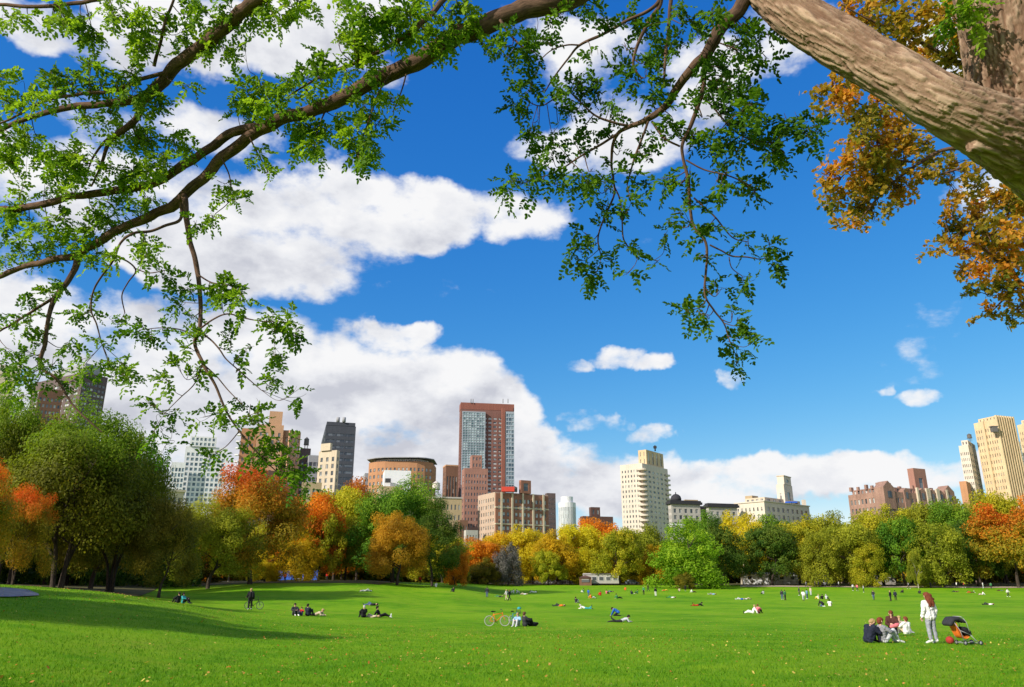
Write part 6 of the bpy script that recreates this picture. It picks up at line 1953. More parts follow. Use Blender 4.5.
def person_meshes(pz, near=False, longhair=0, bun=False, jacket=False, bulk=1.0):
    j = POSES[pz]
    s, ax = j['side'], j['axis']
    f = np.cross(ax, s); f = -f if (f @ v3(0, 1, 0) < 0 and abs(ax[2]) > .5) else f
    f = unit(np.cross(ax, s)) * 1.0
    if pz not in ('lie',) and f[1] < 0 and abs(ax[1]) < .7: f = -f
    if pz == 'lie': f = v3(0, 0, 1)
    if pz in ('prone', 'bend'): f = unit(np.cross(s, ax)); f = f if f[2] < 0 else -f
    pel, chest, neck, shm, head, hd = (j[k] for k in ('pel', 'chest', 'neck', 'shm', 'head', 'hd'))
    vox = .0105 if near else .017
    body, top, tro, shoe, hair = [], [], [], [], []
    for sg in (-1, 1):
        body += [(pel + s * sg * .065, .095, pel + ax * .17 + s * sg * .05, .088), (pel + ax * .17 + s * sg * .05, .088, chest + s * sg * .075, .10), (chest + s * sg * .075, .10, shm + s * sg * .10, .065)]
        top += [(pel + ax * (-.06 if jacket else .02) + s * sg * .07, .122 * bulk, pel + ax * .17 + s * sg * .055, .104 * bulk), (pel + ax * .17 + s * sg * .055, .104 * bulk, chest + s * sg * .08, .118 * bulk), (chest + s * sg * .08, .118 * bulk, shm + s * sg * .115, .078 * bulk)]
        tro += [(pel + s * sg * .065, .108, pel + ax * .10 + s * sg * .05, .098)]
    body += [(shm, .06, neck, .05), (neck, .05, head, .055)]
    top += [(shm - ax * .02, .08, neck - ax * .03, .064)]
    hf = unit(f - hd * (f @ hd)) if abs(f @ hd) < .95 else f
    body += [(head - hd * .045 + hf * .022, .066, head + hd * .035, .092), (head + hd * .03 - hf * .012, .094, head + hd * .04 + hf * .012, .09)]
    if near:
        body += [(head - hd * .01 + hf * .088, .012, head - hd * .035 + hf * .104, .016), (head - hd * .085 + hf * .062, .028, head - hd * .08 + hf * .05, .03)]
        for sg in (-1, 1): body += [(head + s * sg * .09 - hd * .03, .014, head + s * sg * .093 + hd * .012, .018)]
    hair += [(head + hd * .045 - hf * .022, .102, head + hd * .055 + hf * .012, .095), (head - hd * .02 - hf * .045, .085, head + hd * .04 - hf * .03, .10)]
    if longhair:
        hair += [(head - hf * .05, .095, neck - hf * .085 - ax * .02, .085), (neck - hf * .085 - ax * .02, .085, neck - hf * .11 - ax * .05 - v3(0, 0, .12 * longhair), .05)]
    for sg, (e, w, h) in zip((-1, 1), j['arms']):
        S = shm + s * sg * .175
        body += [(S, .056, e, .043), (e, .043, w, .03)]
        top += [(shm + s * sg * .11, .08, S, .072 * bulk), (S, .072 * bulk, e, .058 * bulk), (e, .058 * bulk, w - unit(w - e) * .015, .046 * bulk)]
        d = unit(h - w)
        lat = unit(np.cross(d, f) if abs(d @ f) < .9 else np.cross(d, v3(0, 0, 1)))
        palm = unit(np.cross(d, lat))
        if near:
            for o_ in (-.022, 0, .022): body += [(w + d * .01 + lat * o_ * .6, .02, w + d * .085 + lat * o_, .019)]
            for q, ln in zip((-.033, -.011, .011, .033), (.062, .078, .072, .055)):
                k0 = w + d * .088 + lat * q
                k1 = k0 + d * ln * .5 + palm * .010
                body += [(k0, .0115, k1, .0108), (k1, .0108, k1 + unit(d + palm * .8) * ln * .5, .0095)]
            t0 = w + d * .03 + lat * .03 * sg
            body += [(t0, .015, t0 + unit(d + lat * sg * .9) * .05, .0115), (t0 + unit(d + lat * sg * .9) * .05, .0115, t0 + unit(d + lat * sg * .9) * .05 + d * .03, .0105)]
        else:
            body += [(w, .032, w + d * .08, .034), (w + d * .08, .034, h + d * .06, .02), (w + d * .03, .018, w + d * .08 + lat * sg * .045, .014)]
    for sg, (k, a, t) in zip((-1, 1), j['legs']):
        Hh = pel + s * sg * .085
        body += [(Hh, .088, k, .055), (k, .055, k * .55 + a * .45, .054), (k * .55 + a * .45, .054, a, .036), (a, .036, t, .03)]
        tro += [(Hh, .106, k, .074), (k, .074, a + (k - a) * .05, .058)]
        sh = unit(t - a)
        shoe += [(a - sh * .01 - v3(0, 0, 0), .05, t, .044), (a - sh * .04, .045, t + sh * .05, .036)]
    ms = dict(body=blob('person', body, vox, 2), top=blob('jacket', top, vox * 1.1, 3), trousers=blob('trousers', tro, vox * 1.1, 3), hair=blob('hair', hair, vox, 2))
    ms['shoes'] = blob('shoes', shoe, vox, 2)
    eyes = MB()
    for sg in (-1, 1):
        eyes.lathe(tuple(head + s * sg * .034 + hf * .082 + hd * .004 - v3(0, 0, .009)), [(.002, 0), (.008, .003), (.011, .009), (.008, .015), (.002, .018)], 8)
    ms['eyes'] = eyes.mesh('eyes') if near else None
    if near:                                     # cloth folds and hair strands
        for key, amp, fr in (('top', .022, (9, 9, 14)), ('trousers', .018, (10, 10, 13)), ('hair', .016, (34, 34, 9))):
            fold(ms[key], amp, fr)
    lo = min(min(v.co.z for v in m.vertices) for k, m in ms.items() if m)
    ms['lo'] = lo
    return ms


CLO = {}
def cloth(c):
    if c not in CLO:
        cols = {'white': (.72, .70, .66), 'navy': (.016, .019, .036), 'black': (.012, .012, .014), 'grey': (.22, .22, .24), 'ltgrey': (.46, .47, .48), 'red': (.55, .03, .02), 'brown': (.07, .025, .02),
                'blue': (.02, .10, .42), 'ltblue': (.25, .42, .62), 'teal': (.04, .30, .30), 'beige': (.50, .40, .28), 'orange': (.72, .16, .02), 'green': (.05, .20, .07), 'pink': (.62, .16, .18), 'dark': (.03, .03, .035),
                'stone': (.27, .28, .31), 'darkred': (.33, .035, .025), 'jeans': (.07, .10, .18), 'skin': (.58, .34, .24), 'hair_dark': (.02, .014, .01), 'hair_red': (.15, .040, .018), 'hair_fair': (.36, .24, .11), 'hair_brown': (.10, .05, .025), 'hair_grey': (.42, .40, .37), 'yellow': (.72, .50, .05), 'purple': (.18, .08, .25)}
        CLO[c] = mat_plain(c + ' cloth', cols[c], .8 if 'skin' not in c else .55, .16, 9, bump=.15, spec=.2)
    return CLO[c]


LIB = {}
def proto(pz, **k):
    key = (pz,) + tuple(sorted(k.items()))
    if key not in LIB: LIB[key] = person_meshes(pz, **k)
    return LIB[key]


def person(at, pz, rz, top, tro, hair, label, group=None, scale=1., shoes='dark', **k):
    ms = proto(pz, **k)
    o = bpy.data.objects.new('person', ms['body'])
    C.objects.link(o)
    o.location = (at[0], at[1], at[2] - ms['lo'] * scale - .012)
    o.rotation_euler = (0, 0, R_(rz))
    o.scale = (scale,) * 3
    tag(o, label, 'person', group)
    objmat(o, cloth('skin'))
    for nm, me, m in (('jacket', ms['top'], top), ('trousers', ms['trousers'], tro), ('hair', ms['hair'], hair), ('shoes', ms['shoes'], shoes), ('eyes', ms['eyes'], 'black')):
        if me is None: continue
        c = bpy.data.objects.new(nm, me)
        C.objects.link(c)
        c.parent = o
        objmat(c, cloth(m))
    return o


def pt(px, py): return ground(px, py)


# --- the near family on the right
gw = pt(934, 643.5)
w_ = person(gw, 'stand', 12, 'white', 'stone', 'hair_red', 'standing woman in a white jacket and pale trousers, long red hair, seen from behind', None, 1.02, 'white', near=True, longhair=1, jacket=True, bulk=1.08)
hb = blob('hair', [(v3(.01, -.05, 1.58), .095, v3(.06, -.10, 1.48), .085), (v3(.06, -.10, 1.48), .085, v3(.10, -.13, 1.36), .06), (v3(.10, -.13, 1.36), .06, v3(.11, -.13, 1.26), .03), (v3(.08, -.08, 1.54), .055, v3(.20, -.09, 1.50), .022), (v3(.06, -.1, 1.45), .05, v3(.17, -.12, 1.37), .02), (v3(.02, -.1, 1.45), .05, v3(.03, -.13, 1.27), .02), (v3(-.02, -.04, 1.62), .085, v3(.06, -.06, 1.62), .08)], .0105, 1)
fold(hb, .018, (40, 40, 8))
c = link('hair', hb, cloth('hair_red'), w_)

GF = 'family sitting by the pushchair'
person(pt(869, 643), 'curl', -70, 'navy', 'navy', 'hair_fair', 'person in dark navy curled up with raised knees, leftmost of the family', GF, 1.0, 'black', near=True, bulk=1.2)
person(pt(884, 643), 'sit', -75, 'grey', 'ltgrey', 'hair_red', 'person in a grey top with short red hair sitting with legs out to the right', GF, .98, 'white', near=True)
person(pt(894, 636), 'kneel', 150, 'brown', 'dark', 'hair_red', 'woman kneeling in a brown jacket with a pink bundle in her arms', GF, .98, 'grey', near=True, longhair=1, bulk=1.15)
person(pt(907, 634.5), 'sit', 20, 'white', 'beige', 'hair_red', 'person in a white top sitting with their back to us beside the kneeling woman', GF, .92, 'white', near=True, bulk=1.15)
person(pt(901.5, 632.5), 'sit', 200, 'beige', 'grey', 'hair_fair', 'fair haired child mostly hidden behind the kneeling woman', GF, .95, 'grey')
kn = pt(894, 636)
m = blob('bundle', [(v3(-.12, 0, .02), .085, v3(.13, .02, .08), .10), (v3(.13, .02, .08), .09, v3(.2, .02, .12), .07)], .012, 3)
bo = link('bundle', m, cloth('pink'))
bo.location = (kn[0] - .06, kn[1] - .27, kn[2] + .40)
tag(bo, 'pink bundle held by the kneeling woman in brown', 'bundle')

# pushchair
sp_ = pt(961, 645)
st = empty('pushchair', sp_, R_(8), 'orange and black pushchair with a dark folded hood, right of the standing woman', 'pushchair')
st.scale = (.92, .92, .95)
mf = MB()
for sg in (-.22, .22):
    mf.tube([(.30, sg, .36), (.48, sg, .18), (.66, sg, .07)], .013, 8)
    mf.tube([(-.30, sg, .80), (-.10, sg, .52), (.02, sg, .08)], .013, 8)
    mf.tube([(-.10, sg, .52), (.30, sg, .36)], .012, 8)
    mf.tube([(.30, sg, .36), (.22, sg, .80), (.10, sg, .95)], .012, 8)
    mf.tube([(.02, sg, .08), (.50, sg, .16)], .010, 8)
mf.tube([(.10, -.22, .95), (.02, -.22, 1.0), (.02, .22, 1.0), (.10, .22, .95)], .014, 8)
mf.tube([(.66, -.22, .07), (.66, .22, .07)], .010, 8)
mf.tube([(.02, -.22, .08), (.02, .22, .08)], .010, 8)
mf.build('frame', WM['concrete'], st)
def slab(pts, th, w, name, mat, parent):
    """curved padded panel: profile in x-z, width in y"""
    S = spline(np.array(pts), 5)
    d = np.gradient(S, axis=0); d /= np.linalg.norm(d, axis=1)[:, None]
    n_ = np.stack([-d[:, 1], d[:, 0]], 1)
    V_, Fc_ = [], []
    A, B_ = S + n_ * th / 2, S - n_ * th / 2
    ring_ = list(A) + list(B_[::-1])
    k = len(ring_)
    ysn = [(-w / 2, .86), (-w / 2 + .03, 1), (w / 2 - .03, 1), (w / 2, .86)]
    cen = S.mean(0)
    for y, sc in ysn:
        V_ += [(cen[0] + (q[0] - cen[0]) * (.97 if sc < 1 else 1), y, cen[1] + (q[1] - cen[1]) * (.97 if sc < 1 else 1)) for q in ring_]
    for i in range(3):
        for q in range(k):
            q2 = (q + 1) % k
            Fc_.append((i * k + q, i * k + q2, (i + 1) * k + q2, (i + 1) * k + q))
    m = len(S)
    for i in range(m - 1):
        Fc_.append((i, i + 1, k - 2 - i, k - 1 - i)); o3 = 3 * k
        Fc_.append((o3 + i, o3 + k - 1 - i, o3 + k - 2 - i, o3 + i + 1))
    return MB().add(V_, Fc_, True).build(name, mat, parent)
slab([(-.24, .80), (-.16, .60), (-.04, .34), (.10, .26), (.26, .30)], .06, .40, 'seat', cloth('orange'), st)
slab([(-.10, .62), (-.02, .44), (.06, .36)], .03, .16, 'seat_pad', cloth('yellow'), st)
hood = blob('hood', [(v3(-.42, y_, .76), .10, v3(-.30, y_, .90), .09) for y_ in (-.17, -.06, .06, .17)] + [(v3(-.30, y_, .90), .09, v3(-.08, y_, .93), .075) for y_ in (-.17, 0, .17)] + [(v3(-.08, y_, .93), .075, v3(.18, y_, .82), .06) for y_ in (-.17, 0, .17)], .016, 3)
link('hood', hood, cloth('dark'), st)
bag = blob('storage_bag', [(v3(.18, y_, .54), .11, v3(.30, y_, .42), .12) for y_ in (-.12, 0, .12)], .016, 3)
link('storage_bag', bag, cloth('black'), st)
for x in (.66, .02):
    for sg in (-.25, .25):
        wm = MB(); wm.torus((x, sg, .085), (0, 1, 0), .068, .017, 20, 8)
        wo = wm.build('wheel', cloth('black'), st)
        rm = MB(); rm.lathe((0, 0, 0), [(.052, -.012), (.056, 0), (.052, .012), (.012, .016)], 14); r_ = rm.build('rim', WM['concrete'], wo)
        r_.location = (x, sg, .085); r_.rotation_euler = (math.pi / 2, 0, 0)
rb = pt(950.5, 644)
m = MB(); pr = [(.02, 0), (.09, .012), (.145, .07), (.165, .15), (.15, .235), (.09, .30), (.03, .318), (.02, .33)]
m.lathe((0, 0, 0), pr, 20)
o = m.build('round_bag', cloth('darkred')); o.location = rb; o.scale = (.85, .85, .8)
m = MB(); m.torus((0, 0, .37), (0, 1, 0), .05, .008, 16, 6); m.build('handle', cloth('brown'), o)
tag(o, 'round red bag on the grass against the pushchair', 'bag')

# --- bicycles
def bicycle(at, rz, col, label, basket=False):
    b = empty('bicycle', at, R_(rz), label, 'bicycle')
    fr = MB()
    hub0, hub1, bb_, seat, hd_ = v3(-.5, 0, .33), v3(.52, 0, .33), v3(-.08, 0, .29), v3(-.24, 0, .78), v3(.36, 0, .80)
    for a_, c_ in ((bb_, seat), (seat * .88 + bb_ * .12, hd_), (bb_, hd_ - v3(-.02, 0, .10)), (hub0, bb_), (hub0, seat * .9 + bb_ * .1)):
        fr.tube([a_, c_], .019, 8)
    fr.tube([hd_ + v3(-.02, 0, .06), hd_ + v3(.03, 0, -.14)], .024, 8)
    fr.build('frame', cloth(col), b)
    fk = MB()
    for sg in (-.05, .05): fk.tube([hd_ + v3(.03, sg, -.14), hub1 + v3(-.02, sg, .12), hub1 + v3(0, sg, 0)], .012, 6)
    fk.build('fork', cloth(col), b)
    hbm = MB(); hbm.tube([hd_ + v3(-.02, 0, .06), hd_ + v3(-.05, 0, .22)], .014, 8); hbm.tube([hd_ + v3(-.14, -.29, .24), hd_ + v3(-.05, -.14, .24), hd_ + v3(-.05, .14, .24), hd_ + v3(-.14, .29, .24)], .013, 8)
    hbm.build('handlebar', WM['iron'], b)
    sd = blob('saddle', [(seat + v3(-.12, -.05, .13), .045, seat + v3(.0, 0, .13), .04), (seat + v3(-.12, .05, .13), .045, seat + v3(.0, 0, .13), .04), (seat + v3(0, 0, .13), .04, seat + v3(.15, 0, .125), .022)], .012, 2)
    so_ = link('saddle', sd, cloth('black'), b)
    MB().tube([seat, seat + v3(-.02, 0, .12)], .013, 8).build('seat_post', WM['concrete'], so_)
    cr = MB(); cr.torus(bb_, (0, 1, 0), .085, .008, 20, 6); cr.tube([bb_ + v3(0, .05, 0), bb_ + v3(.12, .06, -.12)], .009, 6); cr.tube([bb_ + v3(0, -.05, 0), bb_ + v3(-.12, -.06, .12)], .009, 6)
    cr.box(bb_ + v3(.12, .11, -.12), (.09, .09, .02)); cr.box(bb_ + v3(-.12, -.11, .12), (.09, .09, .02))
    cr.build('crank', WM['iron'], b)
    for h_ in (hub0, hub1):
        tm = MB(); tm.torus(h_, (0, 1, 0), .312, .019, 32, 8)
        to = tm.build('wheel', cloth('black') if col == 'black' else WM['palegrey'], b)
        rm = MB(); rm.torus(h_, (0, 1, 0), .288, .009, 28, 6)
        for k in range(14):
            a_ = 2 * math.pi * k / 14
            rm.tube([h_ + v3(0, .03 * (-1) ** k, 0), h_ + v3(math.cos(a_) * .285, 0, math.sin(a_) * .285)], .0035, 4)
        rm.tube([h_ + v3(0, -.05, 0), h_ + v3(0, .05, 0)], .02, 8)
        rm.build('rim', WM['concrete'], to)
    if basket:
        bm_ = MB()
        for z_ in (0, .1, .2): bm_.torus((.60, 0, .72 + z_), (0, 0, 1), .13 + z_ * .15, .008, 20, 5)
        for k in range(10):
            a_ = 2 * math.pi * k / 10
            bm_.tube([(.60 + .12 * math.cos(a_), .12 * math.sin(a_), .71), (.60 + .165 * math.cos(a_), .165 * math.sin(a_), .93)], .006, 5)
        bm_.build('basket', WM['iron'], b)
    return b


mb_ = pt(249.5, 610)
person(mb_ + v3(0, .0, 0), 'bikeman', 20, 'black', 'black', 'hair_fair', 'fair haired man in black standing beside a dark bicycle on the shaded grass', None, 1.03, 'ltgrey', near=True, bulk=1.15)
pk = blob('backpack', [(v3(-.10, 0, .02), .12, v3(-.09, 0, .34), .11), (v3(.10, 0, .02), .12, v3(.09, 0, .34), .11)], .016, 3)
o = link('backpack', pk, cloth('black')); o.location = mb_ + v3(.16, -.24, 1.06); o.rotation_euler = (0, 0, R_(20))
tag(o, 'black backpack on the back of the man with the bicycle', 'backpack')
bicycle(pt(250.5, 609.5) + v3(.15, .35, 0), 3, 'black', 'dark bicycle held by the fair haired man in black')
bicycle(pt(497, 626.2), 4, 'orange', 'orange bicycle with pale wheels standing on the lawn, left of the teal one', False)
bicycle(pt(513, 625.6) + v3(.1, .1, 0), 62, 'teal', 'teal bicycle standing beside the orange one and the seated pair', True)
person(pt(517.5, 626.3), 'sit', 160, 'ltblue', 'ltgrey', 'hair_fair', 'fair haired person in pale blue sitting against the teal bicycle', None, .95, 'white')
person(pt(525, 626.5), 'sit', -60, 'dark', 'black', 'hair_brown', 'person in a dark coat sitting right of the teal bicycle with legs towards the right', None, 1.02, 'black', bulk=1.2)
bgm = blob('bag', [(v3(-.2, 0, .13), .13, v3(.2, 0, .12), .14), (v3(.2, 0, .12), .12, v3(.34, 0, .15), .10)], .018, 2)
o = link('bag', bgm, cloth('black')); o.location = pt(532, 626); tag(o, 'black bag on the grass right of the seated pair with bicycles', 'bag')
m = MB(); m.lathe((0, 0, 0), [(.13, 0), (.135, .04), (.12, .10), (.08, .14), (.02, .16)], 18)
o = m.build('helmet', cloth('teal')); hp = pt(513, 625.6); o.location = hp + v3(.42, .34, 1.02); tag(o, 'teal cycle helmet hung on the handlebar of the teal bicycle', 'helmet')

GS = 'people resting on the lawn'
PP = [
 # px, py, pose, turn, top, trousers, hair, label
 (294.5, 615.5, 'sit', -150, 'dark', 'dark', 'hair_dark', 'hooded person in dark grey, left end of the seated row left of the middle', dict(bulk=1.2)),
 (301, 615.5, 'sit', 190, 'red', 'jeans', 'hair_brown', 'small person in red between two dark seated figures', dict(), .72),
 (307.5, 616, 'sit', -20, 'navy', 'dark', 'hair_dark', 'person in a dark blue jacket sitting right of the small red one', dict(bulk=1.15)),
 (316, 615.8, 'prone', -105, 'beige', 'black', 'hair_fair', 'person in beige lying with dark legs stretched right, end of the seated row', dict()),
 (363.5, 617.5, 'sit', 30, 'black', 'black', 'hair_grey', 'grey haired person in a black coat sitting, left of the two lying figures', dict(bulk=1.2)),
 (372, 617.5, 'lie', 80, 'beige', 'beige', 'hair_fair', 'person in beige lying next to the grey haired one', dict(), .8),
 (379.5, 617.5, 'sitback', -80, 'black', 'black', 'hair_dark', 'person in black leaning back with legs to the right of the beige one', dict(bulk=1.2)),
 (371.5, 605.5, 'lie', 70, 'black', 'jeans', 'hair_dark', 'small dark figure lying alone behind the grey haired one', dict()),
 (365.5, 591.5, 'lie', -85, 'white', 'ltgrey', 'hair_fair', 'figure in white lying at the far edge of the shade on the left', dict()),
 (453.5, 592, 'sit', 40, 'dark', 'dark', 'hair_dark', 'lone dark figure sitting far off right of the dark green tree', dict()),
 (183, 603.5, 'sit', -100, 'teal', 'black', 'hair_dark', 'person in a teal top sitting half hidden behind the grassy rise', dict(bulk=1.15)),
 (178, 603, 'sit', 60, 'black', 'black', 'hair_dark', 'person in black beside the teal top behind the grassy rise', dict()),
 (487, 597.5, 'stand', 0, 'dark', 'jeans', 'hair_dark', 'lone dark standing figure left of centre near the far trees', dict()),
 (506.5, 600.5, 'walk', 60, 'white', 'beige', 'hair_fair', 'fair person in white walking arm in arm with one in black', dict()),
 (509.5, 600.7, 'walk', 60, 'black', 'black', 'hair_red', 'person in black walking beside the fair one in white', dict()),
 (499, 597, 'lie', 80, 'dark', 'green', 'hair_dark', 'dark figure lying left of the walking pair', dict()),
 (513.5, 593.2, 'sit', 100, 'white', 'white', 'hair_fair', 'white clad sitter, left of two in white near the far trees', dict(bulk=1.2)),
 (517, 593.3, 'sit', -100, 'white', 'ltgrey', 'hair_dark', 'white clad sitter, right of two in white near the far trees', dict(bulk=1.2)),
 (524, 594.6, 'lie', 85, 'white', 'beige', 'hair_fair', 'pale figure lying right of the two white sitters', dict()),
 (533, 592.5, 'prone', 95, 'white', 'white', 'hair_dark', 'white figure lying farthest right of those in white', dict(bulk=1.2)),
 (559.5, 606.3, 'lie', 82, 'orange', 'dark', 'hair_dark', 'figure in orange and dark lying alone in mid lawn', dict()),
 (576, 603, 'sit', -40, 'dark', 'white', 'hair_dark', 'person in a dark top and white trousers sitting in mid lawn', dict()),
 (585, 609, 'prone', 70, 'white', 'teal', 'hair_grey', 'person in white and teal lying left of the blue jacket', dict()),
 (617.5, 616, 'bend', 75, 'blue', 'black', 'hair_dark', 'person in a bright blue jacket kneeling bent over in mid lawn', dict(bulk=1.25)),
 (621.5, 622.3, 'prone', -84, 'ltgrey', 'dark', 'hair_dark', 'person in pale grey lying just below the blue jacket', dict()),
 (583.5, 592.5, 'sit', 50, 'green', 'white', 'hair_dark', 'sitter in green left of the bluish standing one near the trailer', dict()),
 (588.5, 596.5, 'stand', -30, 'blue', 'jeans', 'hair_dark', 'standing person in blue below the white trailer', dict(), .8),
 (591.5, 598.5, 'sitback', -70, 'orange', 'white', 'hair_brown', 'sitter in orange with white trousers in front of the blue standing one', dict()),
 (600.5, 595.5, 'sit', 30, 'red', 'red', 'hair_dark', 'sitter all in red right of the blue standing one', dict(bulk=1.2)),
 (606.5, 594, 'sit', -60, 'pink', 'dark', 'hair_dark', 'sitter in pink right of the one all in red', dict()),
 (610.5, 592, 'lie', 60, 'navy', 'jeans', 'hair_dark', 'navy figure lying right of the pink sitter', dict()),
 (617.5, 598.6, 'sitback', -75, 'green', 'black', 'hair_dark', 'person in dark green sitting with legs right, nearest below the white trailer', dict(bulk=1.15)),
 (625.5, 590.3, 'sit', 10, 'orange', 'red', 'hair_brown', 'sitter in orange red right of the trailer end', dict(bulk=1.2)),
 (631.5, 594.3, 'sit', -30, 'navy', 'jeans', 'hair_dark', 'sitter in navy left of the two in green', dict()),
 (637.5, 593.8, 'sit', 60, 'green', 'dark', 'hair_dark', 'sitter in green beside the standing green one', dict()),
 (643.8, 594.8, 'stand', 150, 'green', 'black', 'hair_dark', 'standing person in green and black left of the wide bright green tree', dict()),
 (648.3, 591.4, 'walk', 80, 'brown', 'dark', 'hair_dark', 'walker in brown between the standing green one and the white trousered one', dict()),
 (655.8, 596.4, 'stand', 20, 'black', 'white', 'hair_dark', 'standing person in black with white trousers left of the wide bright green tree', dict()),
 (671.5, 598, 'lie', 80, 'white', 'green', 'hair_dark', 'figure in white and green lying below the wide bright green tree', dict()),
 (665, 590.8, 'lie', -80, 'orange', 'yellow', 'hair_fair', 'orange and yellow figure lying at the left foot of the wide bright green tree', dict()),
 (679.5, 591.5, 'sit', 0, 'beige', 'dark', 'hair_dark', 'sitter in beige in the shade edge of the wide bright green tree', dict()),
 (685.5, 591.2, 'stand', 0, 'black', 'black', 'hair_dark', 'black clad person standing against the wide bright green tree', dict(), .85),
 (692.5, 592.5, 'sitback', -80, 'white', 'brown', 'hair_dark', 'sitter in white with brown trousers right under the wide bright green tree', dict()),
 (698, 606, 'prone', -80, 'black', 'red', 'hair_dark', 'figure in black and red lying alone left of the white dressed couple', dict()),
 (712.5, 594.6, 'lie', 75, 'ltblue', 'grey', 'hair_dark', 'pale blue figure lying near the dark green tree', dict()),
 (740.5, 599.6, 'lie', 85, 'blue', 'ltgrey', 'hair_dark', 'blue topped figure lying, left of a pair lying head to head', dict()),
 (746.5, 599.6, 'lie', -85, 'white', 'beige', 'hair_fair', 'white topped figure lying, right of a pair lying head to head', dict()),
 (763.5, 594.2, 'sit', 30, 'ltgrey', 'dark', 'hair_dark', 'pale grey sitter in front of the long white shed', dict()),
 (753, 613.5, 'sitback', 75, 'white', 'white', 'hair_fair', 'person in a white dress sitting with a red haired one in mid lawn', dict(bulk=1.25)),
 (758.5, 613.3, 'sit', -40, 'pink', 'black', 'hair_red', 'red haired person in pink and black leaning beside the white dress', dict()),
 (782.5, 600, 'stand', -20, 'dark', 'jeans', 'hair_dark', 'dark standing figure, left of a pair before the right hand trees', dict()),
 (785.5, 600.2, 'stand', 30, 'green', 'dark', 'hair_dark', 'dark green standing figure, right of a pair before the right hand trees', dict()),
 (799.5, 595.5, 'stand', 90, 'navy', 'dark', 'hair_dark', 'navy figure standing left of the group with the white shirt', dict()),
 (803.8, 601, 'walk', -20, 'white', 'ltgrey', 'hair_brown', 'walker in a white shirt and pale trousers in the standing group on the right', dict()),
 (807.5, 599, 'stand', 40, 'ltblue', 'jeans', 'hair_dark', 'light blue figure right of the white shirt', dict()),
 (811, 595.5, 'stand', -60, 'beige', 'ltgrey', 'hair_fair', 'beige figure at the right end of the standing group', dict()),
 (818.5, 599.3, 'sit', 40, 'white', 'yellow', 'hair_fair', 'sitter in white, left of three sitting close together', dict()),
 (822.5, 599.2, 'sit', 0, 'black', 'black', 'hair_dark', 'sitter in black, middle of three sitting close together', dict()),
 (826.5, 599.3, 'sit', -50, 'ltgrey', 'dark', 'hair_grey', 'sitter in light grey, right of three sitting close together', dict()),
 (822.8, 606.5, 'bend', 20, 'black', 'jeans', 'hair_dark', 'dark figure bent over below the three sitters', dict(bulk=1.2)),
 (830, 606.3, 'sit', -30, 'white', 'red', 'hair_dark', 'sitter in white top and red trousers right of the bent dark figure', dict(bulk=1.2)),
 (806.5, 587.5, 'walk', 90, 'grey', 'dark', 'hair_dark', 'grey walker by the fence left of two dark ones', dict()),
 (815.5, 587.5, 'walk', 90, 'dark', 'black', 'hair_dark', 'dark walker by the fence, left of two', dict()),
 (819, 587.3, 'walk', 95, 'navy', 'black', 'hair_dark', 'navy walker by the fence, right of two', dict()),
 (839, 587.3, 'walk', -90, 'ltgrey', 'dark', 'hair_dark', 'pale grey walker by the fence under the light olive tree', dict()),
 (853.3, 590.8, 'stand', 20, 'white', 'dark', 'hair_dark', 'person in white standing, left of a trio near the pale path', dict()),
 (857.5, 591.2, 'walk', -40, 'pink', 'dark', 'hair_brown', 'person in pink walking in the trio near the pale path', dict()),
 (864, 592.4, 'stand', 60, 'ltgrey', 'navy', 'hair_dark', 'person in pale grey and navy, right of the trio near the pale path', dict()),
 (874, 600.2, 'walk', 160, 'dark', 'jeans', 'hair_dark', 'lone dark walker coming towards us above the reclining family', dict()),
 (891, 601, 'stand', 30, 'black', 'dark', 'hair_fair', 'fair haired person in black, left of a standing couple behind the family', dict(bulk=1.15)),
 (896, 600.5, 'stand', -30, 'navy', 'black', 'hair_dark', 'person in navy, right of a standing couple behind the family', dict()),
 (903, 592.8, 'sit', 20, 'black', 'dark', 'hair_dark', 'sitter in black above the standing couple', dict()),
 (909, 588.8, 'walk', 90, 'grey', 'black', 'hair_dark', 'grey walker on the pale path left of the lone trunk', dict()),
 (920, 593.6, 'sit', 0, 'dark', 'dark', 'hair_dark', 'dark sitter at the foot of the lone trunk behind the woman', dict(bulk=1.2)),
 (931, 588.2, 'stand', 0, 'black', 'black', 'hair_dark', 'black clad figure on the path above the woman in white', dict()),
 (957, 588, 'walk', -80, 'white', 'dark', 'hair_dark', 'walker in white on the path above the pushchair', dict()),
 (964.5, 588, 'walk', 80, 'red', 'dark', 'hair_dark', 'walker in red on the path above the pushchair', dict()),
 (955.5, 592, 'lie', 85, 'brown', 'dark', 'hair_dark', 'brown figure lying above the pushchair', dict()),
 (970.5, 592.8, 'prone', 70, 'red', 'brown', 'hair_dark', 'figure in red and brown lying right of the brown one', dict()),
 (982.5, 595, 'sitback', 80, 'white', 'beige', 'hair_red', 'bare legged person in white sitting with legs to the left near the right edge', dict()),
 (983.5, 588.2, 'stand', 40, 'white', 'ltgrey', 'hair_dark', 'person in white by the fence near the orange red tree', dict()),
 (991.5, 588.8, 'stand', 0, 'green', 'dark', 'hair_dark', 'person in green by the fence near the orange red tree', dict(bulk=1.25)),
 (1000.5, 591, 'lie', 80, 'green', 'brown', 'hair_dark', 'green and brown figure lying at the foot of the orange red tree', dict()),
 (1008.5, 597, 'walk', -150, 'white', 'dark', 'hair_dark', 'walker in a white top and dark trousers near the right edge', dict()),
 (988.5, 605, 'lie', 84, 'white', 'dark', 'hair_dark', 'person in white lying alone, closest above the pushchair on the right', dict()),
 (327, 577.5, 'stand', 0, 'red', 'dark', 'hair_dark', 'person in red under the trees left of the large green tree', dict()),
 (420, 584, 'stand', 0, 'red', 'brown', 'hair_dark', 'person in red in front of the dark green tree', dict()),
